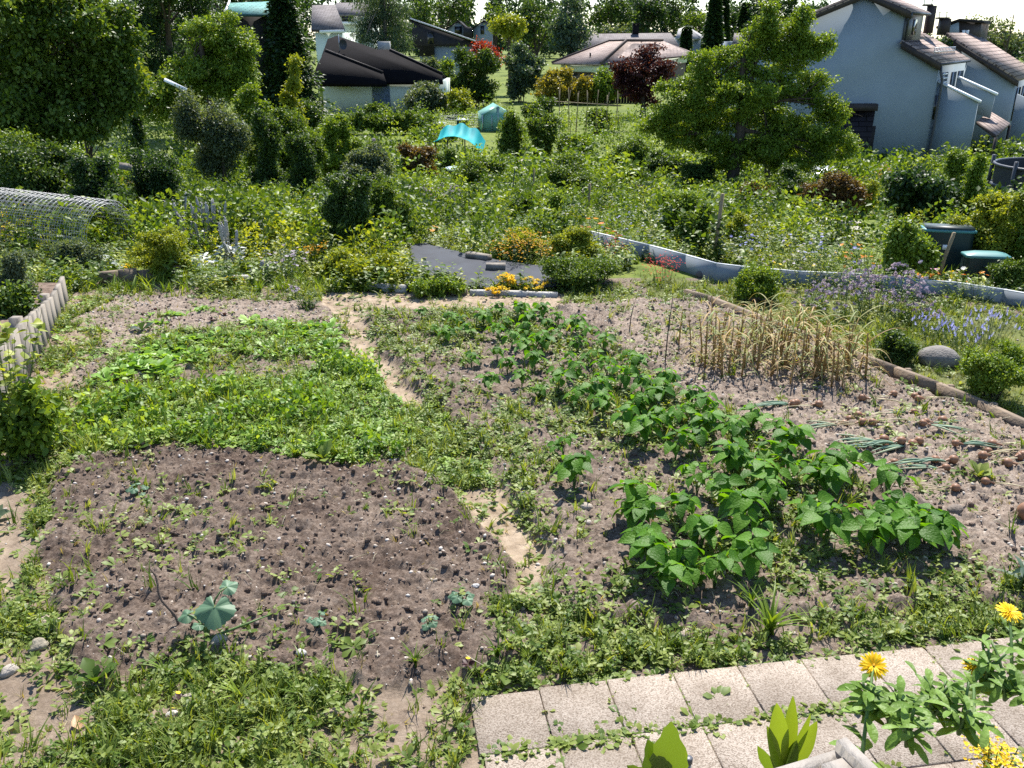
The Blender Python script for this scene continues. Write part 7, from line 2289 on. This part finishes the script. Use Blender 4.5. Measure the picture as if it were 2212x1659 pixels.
g = gpt(308, 722, .01); o = thing('cabbage_seedling', 'single blue green cabbage seedling on the bare back soil', 'seedling', g)
mb = MB(); mb.inst(rosette_tpl(SPOON, 6, (.5, 1.2), (.7, 1), rl, .03), [[0, 0, 0]], np.eye(3)[None], .17); mb.build('foliage', LM('blue'), o)

# ------------------------------------------------------------------ squash plant with one big lobed leaf, and its stick
SQM = leafmat('leaf_squash', [(.07, .135, .075), (.10, .18, .105), (.15, .24, .15)], .22, .5, (1.2, 1.3, .6))


def squash_leaf(mb, c, d, n_, s, r):
    """a five lobed, toothed leaf: fan of rays round the stalk joint"""
    k = 61; a = np.linspace(-2.75, 2.75, k)
    rad = .80 + .075 * np.cos(a * 4.58) + .07 * np.cos(a) - .22 * (np.abs(a) / 2.75) ** 6
    rad *= 1 + .045 * np.sign(np.sin(a * 23)) * np.abs(np.sin(a * 23))
    rings = [(0, 0, 0)]; f = []
    for q in (.33, .66, 1.0):
        for i in range(k):
            x = rad[i] * q * math.cos(a[i]); y = rad[i] * q * math.sin(a[i])
            rings.append((x, y, .06 * math.cos(a[i] * 5) * q - .20 * q * q))
    for i in range(k - 1): f.append((0, 1 + i, 2 + i))
    for j in range(2):
        for i in range(k - 1): f.append((1 + j * k + i, 1 + (j + 1) * k + i, 2 + (j + 1) * k + i, 2 + j * k + i))
    mb.inst((np.array(rings, float), f), [c], frames(np.array([d], float), np.array([n_], float)), s, np.array([r]))


g = gpt(455, 1425)
o = thing('squash_plant', 'young squash plant with one big grey green lobed leaf beside the leaning stick', 'squash plant', g)
mb = MB(); lb = MB()
for (px, py, dist_off, s, d, n_, rnd) in [(464, 1312, .02, .105, (.05, -.75, -.55), (.05, -.55, .8), .5), (405, 1328, .06, .05, (-.8, -.3, -.2), (-.1, -.3, 1), .35), (490, 1268, .12, .055, (.5, .4, .1), (.1, -.3, 1), .7), (430, 1350, -.05, .035, (-.5, -.5, .1), (0, -.2, 1), .3)]:
    p = P(px, py, g[1] + dist_off)
    squash_leaf(lb, p - g, d, n_, s * 1.15, rnd)
    u = np.linspace(0, 1, 6)[:, None]; e = p - g
    mb.tube((1 - u) ** 2 * np.array([0, 0, -.03]) + 2 * u * (1 - u) * np.array([e[0] * .2, e[1] * .3 + .02, e[2] * 1.0]) + u * u * e, [.008, .007, .006, .005, .004, .004], 6)
mb.tube([(0, 0, .0), (.10, .02, .03), (.2, .06, .05), (.3, .12, .06)], [.008, .007, .006, .003], 6)
mb.build('stem', STEM, o); lb.build('foliage', SQM, o)
for (px, py, s, lab) in [(300, 1085, .055, 'small squash seedling with drooping pale leaves in the dug soil'), (1000, 1335, .05, 'squash seedling with rounded seed leaves near the middle of the front soil'), (690, 1395, .04, 'pale green seedling at the front edge of the dug soil'), (930, 1400, .035, 'single curled seedling in the front soil')]:
    g = gpt(px, py); r = np.random.default_rng(px); q = thing('squash_seedling', lab, 'seedling', g)
    lb = MB(); mb = MB()
    for i in range(5):
        a = i * 1.3 + r.random(); e = np.array([math.cos(a) * s * .9, math.sin(a) * s * .9, s * r.uniform(.8, 1.8)])
        mb.tube([(0, 0, -.01), e * [.5, .5, .8], e], [.004, .0035, .003], 5)
        squash_leaf(lb, e, (math.cos(a), math.sin(a), -.3), (0, -.2, 1), s * r.uniform(.55, .9), r.random())
    mb.build('stem', STEM, q); lb.build('foliage', SQM, q)
p0 = gpt(392, 1398); p1 = P(322, 1230, p0[1] + .10)
o = thing('stick', 'bare brown stick stuck in the soil, leaning left beside the squash leaf', 'stick', p0)
u = np.linspace(-.08, 1, 9)[:, None]; pts = p0 + (p1 - p0) * u; pts[:, 0] += .012 * np.sin(u[:, 0] * 9); pts[:, 1] += .01 * np.cos(u[:, 0] * 7)
mb = MB(); mb.tube(pts, np.linspace(.0085, .006, 9), 7); mb.build('stick', plain('stick_bark', (.12, .085, .065), .85, .35, 30, .5), o, world=True)

# big tufts of millet like grass along the front edge
for (px, py, s, n_, lab) in [(1660, 1385, .30, 15, 'tall arching grass tuft at the corner of the bean rows, above the slabs'), (1620, 1335, .22, 8, 'upright grass tuft left of the tallest one'), (640, 1000, .20, 9, 'dock like grass clump at the front of the clover carpet'), (900, 1465, .16, 9, 'grass clump in the middle of the front weeds'), (520, 1520, .18, 10, 'broad bladed grass clump under the squash leaf'), (1075, 1455, .15, 10, 'leafy grass clump at the left corner of the slabs'), (360, 1470, .14, 7, 'single grass clump below the leaning stick'), (650, 1520, .16, 9, 'bright grass clump right of the squash plant'), (1140, 1440, .13, 9, 'low green clump above the first slab')]:
    g = gpt(px, py, .005); r = np.random.default_rng(px); q = thing('grass_clump', lab, 'grass clump', g)
    mb = MB(); t = merge_tpl([xf(blade_tpl(r.uniform(.35, 1.0), .045, 7), rotz(r.uniform(0, 6.28))[0], r.uniform(.6, 1.0), (r.normal(0, .03), r.normal(0, .03), -.02)) for _ in range(n_ * 2)])
    mb.inst(t, [[0, 0, 0]], np.eye(3)[None], s); mb.build('blades', LM('fresh'), q)
for (px, py, s, n_, lab) in [(1090, 1480, .11, 9, 'dandelion rosette with pale leaves at the left end of the slabs'), (1355, 1570, .085, 9, 'flat dandelion rosette in the long joint of the slabs'), (1290, 1610, .075, 9, 'weed rosette in the joint left of the dandelion'), (1550, 1540, .075, 10, 'weed rosette at the crossing of two slab joints'), (1690, 1560, .08, 10, 'grey green weed rosette near the big bract plant'), (2110, 1050, .12, 12, 'upright dandelion tuft among the drying onions'), (700, 1010, .15, 6, 'dock plant with long leaves at the edge of the clover'), (300, 990, .10, 5, 'broad dock leaf at the edge of the dug soil'), (215, 1510, .12, 6, 'long leaved dock in the weeds at the left front'), (1940, 1375, .09, 12, 'dense dandelion rosettes above the slabs on the right'), (1830, 1385, .08, 12, 'low leafy rosette above the slabs beside the grass tuft'), (2180, 1350, .12, 8, 'broad leaved rosette at the right end of the slabs'), (590, 1150, .05, 7, 'small green seedling in the middle of the dug soil'), (250, 1540, .09, 8, 'rounded mallow leaves in the trodden earth at the left front')]:
    g = gpt(px, py, .004); r = np.random.default_rng(px + 1); q = thing('dandelion', lab, 'weed', g)
    up_ = (.5, 1.2) if 'upright' in lab or 'dock' in lab else (.05, .6)
    mb = MB(); mb.inst(rosette_tpl(SPOON if 'mallow' not in lab else HEART, n_, up_, (.6, 1.0), r, .03), [[0, 0, .006]], np.eye(3)[None], s * 1.15)
    mb.inst(rosette_tpl(SPOON, n_ // 2, (up_[0] + .2, up_[1] + .2), (.4, .7), r, .02), [[0, 0, .008]], np.eye(3)[None], s); mb.build('foliage', LM('weed'), q)
for (px, py, lab) in [(390, 1525, 'tiny purple leaved marigold seedling with a yellow bloom in the front soil'), (382, 1575, 'dark leaved seedling with a small yellow bloom beside the whitish stone'), (1012, 1468, 'small dark marigold seedling with a yellow bloom near the slabs')]:
    g = gpt(px, py); r = np.random.default_rng(px); q = thing('marigold_seedling', lab, 'seedling', g)
    mb = MB(); mb.inst(rosette_tpl(OVAL, 6, (.1, .8), (.6, 1), r, .05), [[0, 0, .01]], np.eye(3)[None], .045); mb.build('foliage', LM('purple'), q)
    mb = MB(); mb.inst(DAISY, [[0, 0, .05]], tilted(1, .3, r), .014); mb.build('blossom', FM('yellow', YEL), q)
g = gpt(178, 1600); q = thing('dead_leaf', 'curled tan dead leaf on the trodden earth at the left front', 'leaf', g)
mb = MB(); mb.inst(leaf_tpl([0, .3, .6, 1], [.05, .3, .26, .02], .5, -.2), [[0, 0, .012]], rotz(2.2), .09); mb.build('blade', leafmat('leaf_dead', [(.30, .17, .08), (.36, .22, .11), (.42, .27, .15)], .15), q)
g = gpt(6, 1130); q = thing('sage_plant', 'pale felted leaves poking in at the left edge', 'plant', g + [-.05, 0, 0])
mb = MB(); mb.inst(rosette_tpl(OVAL, 9, (.1, .9), (.6, 1), rl, .05), [[0, 0, .02]], np.eye(3)[None], .12); mb.build('foliage', LM('grey'), q)

# ------------------------------------------------------------------ the timber planter close to the camera and its flowers
ZP = 1.5
c0 = W(1828, 1592, ZP); cl = W(1640, 1648, ZP); cr_ = W(1900, 1662, ZP)
dl, drt = unit(cl - c0), unit(cr_ - c0)
pl = thing('planter', 'weathered timber planter box whose far corner shows at the bottom of the picture', 'planter', np.array([c0[0], c0[1], 0]))
la, lr = 1.3, 1.5
BOARDM = plain('planter_board', (.25, .225, .20), .8, .3, 7, .4, stretch=(1.0, 1.0, .25), bscale=60)
for k in range(8):
    z1 = ZP - .185 * k; z0 = z1 - .18
    q = MB()
    wd = np.array([dl[1], -dl[0], 0]); wd = wd if wd @ drt > 0 else -wd
    wd2 = np.array([drt[1], -drt[0], 0]); wd2 = wd2 if wd2 @ dl > 0 else -wd2
    lz = -.03 if k == 0 else 0
    q.prism([[*(c0 + dl * .02)[:2], z0], [*(c0 + dl * la)[:2], z0], [*(c0 + dl * la)[:2], z1 + lz], [*(c0 + dl * .02)[:2], z1 + lz]], wd * .028)
    q.build('board', BOARDM, pl, world=True)
    q = MB(); q.prism([[*c0[:2], z0], [*(c0 + drt * lr)[:2], z0], [*(c0 + drt * lr)[:2], z1], [*c0[:2], z1]], wd2 * .028); q.build('board', BOARDM, pl, world=True)
q = MB(); pc_ = c0 + wd * .06 + wd2 * .06; q.box([pc_[0], pc_[1], ZP / 2 - .03], [.06, .06, ZP + .02], frames(np.array([dl]), np.array([[0, 0, 1.]]))[0]); q.build('post', BOARDM, pl, world=True)
q = MB(); s4 = [c0 + dl * .05 + drt * .03, c0 + dl * la, c0 + dl * la + drt * lr, c0 + drt * lr]
q.add([[p[0], p[1], ZP - .10] for p in s4], [(0, 1, 2, 3)]); q.build('soil', CLODM, pl, world=True)
p0 = P(1488, 1636, 1.72); o = thing('pipe', 'grey plastic pipe end with a dark cap standing beside the planter', 'pipe', np.array([p0[0], p0[1], 0]))
mb = MB(); mb.tube([(0, 0, -.1), (0, 0, p0[2] - .012)], .0085, 10); mb.build('tube', plain('grey_pvc', (.20, .21, .23), .5, .1, 4), o)
mb = MB(); mb.tube([(0, 0, p0[2] - .016), (0, 0, p0[2] - .002), (0, 0, p0[2])], [.0105, .0105, .008], 12); mb.build('cap', plain('dark_cap', (.07, .075, .09), .4, .1, 4), o)

PETAL = leaf_tpl([0, .25, .6, .88, 1.0], [.05, .085, .10, .075, .02], .12, .16)


def calendula(label, px, py, dist, foot, face, size, leaves, seed, bud=False):
    """a pot marigold: ribbed stem, strap leaves, a double ring of yellow rays round a disc"""
    r = np.random.default_rng(seed)
    h = P(px, py, dist); f = P(foot[0], foot[1], foot[2]); root_z = ZP - .1
    base = np.array([f[0], f[1], root_z])
    o = thing('marigold_flower', label, 'flower', base, 0, 'yellow marigolds in the planter')
    mb = MB(); u = np.linspace(0, 1, 12)[:, None]; e = h - base; m = np.array([e[0] * .25, e[1] * .3, e[2] * .65])
    path = 2 * u * (1 - u) * m + u * u * e
    mb.tube(path, np.linspace(.0055, .003, 12), 7); mb.build('stem', STEM, o)
    n_ = unit(np.array(face, float))
    hb = MB()
    for ring, (cnt_, s, tilt, off) in enumerate(((24, 1.0, .10, 0), (20, .80, .32, .13), (12, .55, .6, .3))):
        a = np.arange(cnt_) * 2 * math.pi / cnt_ + off + r.normal(0, .06, cnt_)
        t1 = unit(np.cross(n_, [.2, .3, 1.0])); t2 = np.cross(n_, t1)
        d = np.cos(a)[:, None] * t1 + np.sin(a)[:, None] * t2
        ax = d * math.cos(tilt) + n_ * math.sin(tilt); nn = n_ * math.cos(tilt) - d * math.sin(tilt)
        if bud: ax = d * .35 + n_ * .9; nn = n_ * .35 - d * .9
        hb.inst(PETAL, e + d * size * .12 + n_ * .002 * ring, frames(ax + r.normal(0, .05, ax.shape), nn + r.normal(0, .06, nn.shape)), np.stack([np.full(cnt_, size * s), np.full(cnt_, size * s * 1.1), np.full(cnt_, size * s)], -1) * r.uniform(.9, 1.08, (cnt_, 1)))
    fl = hb.build('flower_head', FM('calendula', [(.72, .42, .005), (.82, .56, .012), (.88, .70, .05)], .25), o)
    dm_ = MB(); q_ = unit(r.normal(0, 1, (60, 3))) * .5 + n_; dm_.inst(BLOB, e + unit(q_) * size * .16 + n_ * size * .04, tilted(60, .5, r), size * .05); dm_.build('disc', FM('disc', [(.6, .3, .01), (.75, .42, .02), (.8, .5, .05)], .1), fl)
    cb_ = MB(); d = unit(np.cross(n_, [.2, .3, 1.0])); d2 = np.cross(n_, d); a = np.arange(16) * math.pi / 8
    cb_.inst(LANCE, e - n_ * .004 + (np.cos(a)[:, None] * d + np.sin(a)[:, None] * d2) * .004, frames(np.cos(a)[:, None] * d + np.sin(a)[:, None] * d2 - n_ * .15 * (1 if not bud else -4), np.tile(n_, (16, 1))), size * .55); cb_.build('sepals', LM('mid'), o)
    lb = MB(); nl = leaves; t = r.uniform(.05, .9, nl); ii = (t * 11).astype(int); a = r.uniform(0, 6.28, nl); el = r.uniform(.1, .9, nl)
    ax = np.stack([np.cos(a) * np.cos(el), np.sin(a) * np.cos(el), np.sin(el)], -1)
    lb.inst(CALL, path[ii], frames(ax, np.stack([-np.cos(a) * np.sin(el), -np.sin(a) * np.sin(el), np.cos(el)], -1) + r.normal(0, .25, (nl, 3))), r.uniform(.035, .075, nl) * (1.15 - .5 * t)); lb.build('foliage', CALM, o)
    return o


CALL = leaf_tpl([0, .2, .45, .7, .9, 1.0], [.05, .09, .15, .19, .13, .02], .25, .45)
CALM = veined('leaf_calendula', [(.09, .16, .025), (.14, .24, .04), (.20, .31, .07)], .35, 60)
calendula('large yellow marigold with white tipped petals above the planter corner', 1887, 1438, 1.80, (1850, 1700, 1.62), (-.15, -.55, .75), .0315, 16, 1)
calendula('yellow marigold seen from the side, right of the largest one', 2103, 1440, 1.86, (2075, 1700, 1.7), (.15, -.15, 1), .027, 8, 2)
calendula('highest yellow marigold on a long bare stem at the right edge', 2180, 1322, 2.0, (2130, 1700, 1.85), (.10, -.25, 1), .031, 6, 3)
calendula('half open orange yellow bud below the side facing marigold', 2064, 1560, 1.80, (2060, 1720, 1.7), (0, -.1, 1), .017, 5, 4, bud=True)
calendula('yellow bud at the right edge beside the leaf tangle', 2208, 1510, 1.85, (2200, 1720, 1.8), (0, -.2, 1), .018, 8, 5, bud=True)
# tangle of marigold leaves and stems filling the corner
for n_, (px, py, dist, w, lab) in enumerate([(1960, 1600, 1.66, .15, 'dense marigold leaves right of the planter corner'), (2060, 1630, 1.70, .16, 'tangle of marigold leaves at the bottom of the picture'), (2150, 1590, 1.82, .2, 'marigold leaves and flat stems in the bottom right corner'), (2195, 1530, 1.95, .16, 'leaf tangle at the right edge under the highest marigold'), (1868, 1545, 1.74, .06, 'leafy marigold shoots crowding the largest flower'), (1925, 1545, 1.72, .09, 'marigold shoots right below the largest flower'), (2010, 1570, 1.75, .12, 'leafy shoots between the largest and the side facing marigold'), (2110, 1545, 1.85, .12, 'arching leafy shoots under the side facing marigold')]):
    p = P(px, py, dist); r = np.random.default_rng(600 + n_); base = np.array([p[0], p[1], ZP - .1]); hh = max(.12, p[2] - base[2] + .04)
    o = thing('marigold_plant', lab, 'plant', base, 0, 'leafy marigold plants in the planter')
    sb = MB(); lb = MB(); pos = []; ax = []; nr = []
    for i in range(7):
        a = r.uniform(0, 6.28); q_ = r.random() ** .6 * w * .5; e = np.array([math.cos(a) * q_, math.sin(a) * q_, hh * r.uniform(.6, 1.05)])
        u = np.linspace(0, 1, 7)[:, None]; path = 2 * u * (1 - u) * np.array([e[0] * .2, e[1] * .2, e[2] * .7]) + u * u * e
        sb.tube(path, np.linspace(.005, .003, 7), 6)
        for _ in range(7):
            k = r.integers(1, 7); a2 = r.uniform(0, 6.28); el = r.uniform(-.1, .9); pos.append(path[k]); ax.append((math.cos(a2) * math.cos(el), math.sin(a2) * math.cos(el), math.sin(el))); nr.append((-math.cos(a2) * math.sin(el) + r.normal(0, .3), -math.sin(a2) * math.sin(el) + r.normal(0, .3), math.cos(el)))
    lb.inst(CALL, np.array(pos), frames(np.array(ax), np.array(nr)), r.uniform(.03, .065, len(pos))); sb.build('stem', STEM, o); lb.build('foliage', CALM, o)
p = P(2165, 1520, 1.98); pr_ = PER('goldenrod', 'small yellow flower sprays behind the leaf tangle in the corner', 'plant', P(2165, 1625, 1.98) - [0, 0, .12], .15, .15, 'fresh', ls=.03, ns=14, leaves=8, flower=STAR6, fcols=YEL, fname='yellow', fs=.006, nf=420, ftop=.06, seed=77, tpl=LANCE)
g = gpt(2195, 1290); perennial('artichoke', 'jagged pale leaves of a thistle like plant at the right edge above the slabs', 'plant', g, .28, .25, 'blue', ls=.12, ns=7, leaves=5, tpl=LANCE, seed=78)
# big leaves standing up in front of the slabs
for (px0, py0, dist, leaves_, pal, lab) in [(1440, 1740, 1.66, [(1392, 1588, .5, .17), (1425, 1598, .55, .18), (1450, 1542, .7, .16), (1345, 1648, .3, .16), (1478, 1610, .5, .15)], 'mid', 'chicory with big toothed leaves standing before the slabs'), (1690, 1690, 1.78, [(1668, 1500, .8, .085), (1700, 1492, .75, .09), (1735, 1528, .7, .10), (1768, 1548, .6, .10), (1636, 1600, .45, .10), (1640, 1560, .5, .08), (1720, 1590, .6, .12)], 'fresh', 'plant with smooth pointed upright leaves beside the planter corner')]:
    b = P(px0, py0, dist); o = thing('chicory', lab, 'plant', np.array([b[0], b[1], 0])); lb = MB(); mb = MB(); r = np.random.default_rng(px0)
    cnt_ = 0
    for (tx, ty, up_, wd_) in leaves_:
        e = P(tx, ty, dist + r.normal(0, .03)); s0 = b + [r.normal(0, .006), r.normal(0, .006), 0]; L = np.linalg.norm(e - s0)
        xs_ = np.linspace(0, 1, 12); ws_ = wd_ * np.sin(np.pi * np.clip(xs_ * .82 + .16, 0, 1)) ** 1.1 * (.35 + .65 * np.clip(xs_ * 1.5, 0, 1)) + .012
        if pal == 'mid': ws_ = ws_ * (1 + .10 * np.where(np.arange(12) % 2 == 0, 1, -1))
        ws_[-1] = .004
        t_ = leaf_tpl(xs_, ws_, .25, -.08)
        d = e - s0; toward = np.array([0, -1.0, .45]) + np.array([r.normal(0, .35), 0, 0])
        lb.inst(t_, [s0 - [b[0], b[1], 0]], frames(np.array([d]), np.array([toward])), L, np.array([r.random()]))
    lb.build('foliage', veined('leaf_chicory', PAL['mid'], .35, 50) if pal == 'mid' else LM(pal), o)
    mb.tube([(0, 0, -.05), (.01, 0, b[2] * .5), (0, 0, b[2] + .02)], [.012, .010, .008], 7); mb.build('stem', STEM, o)
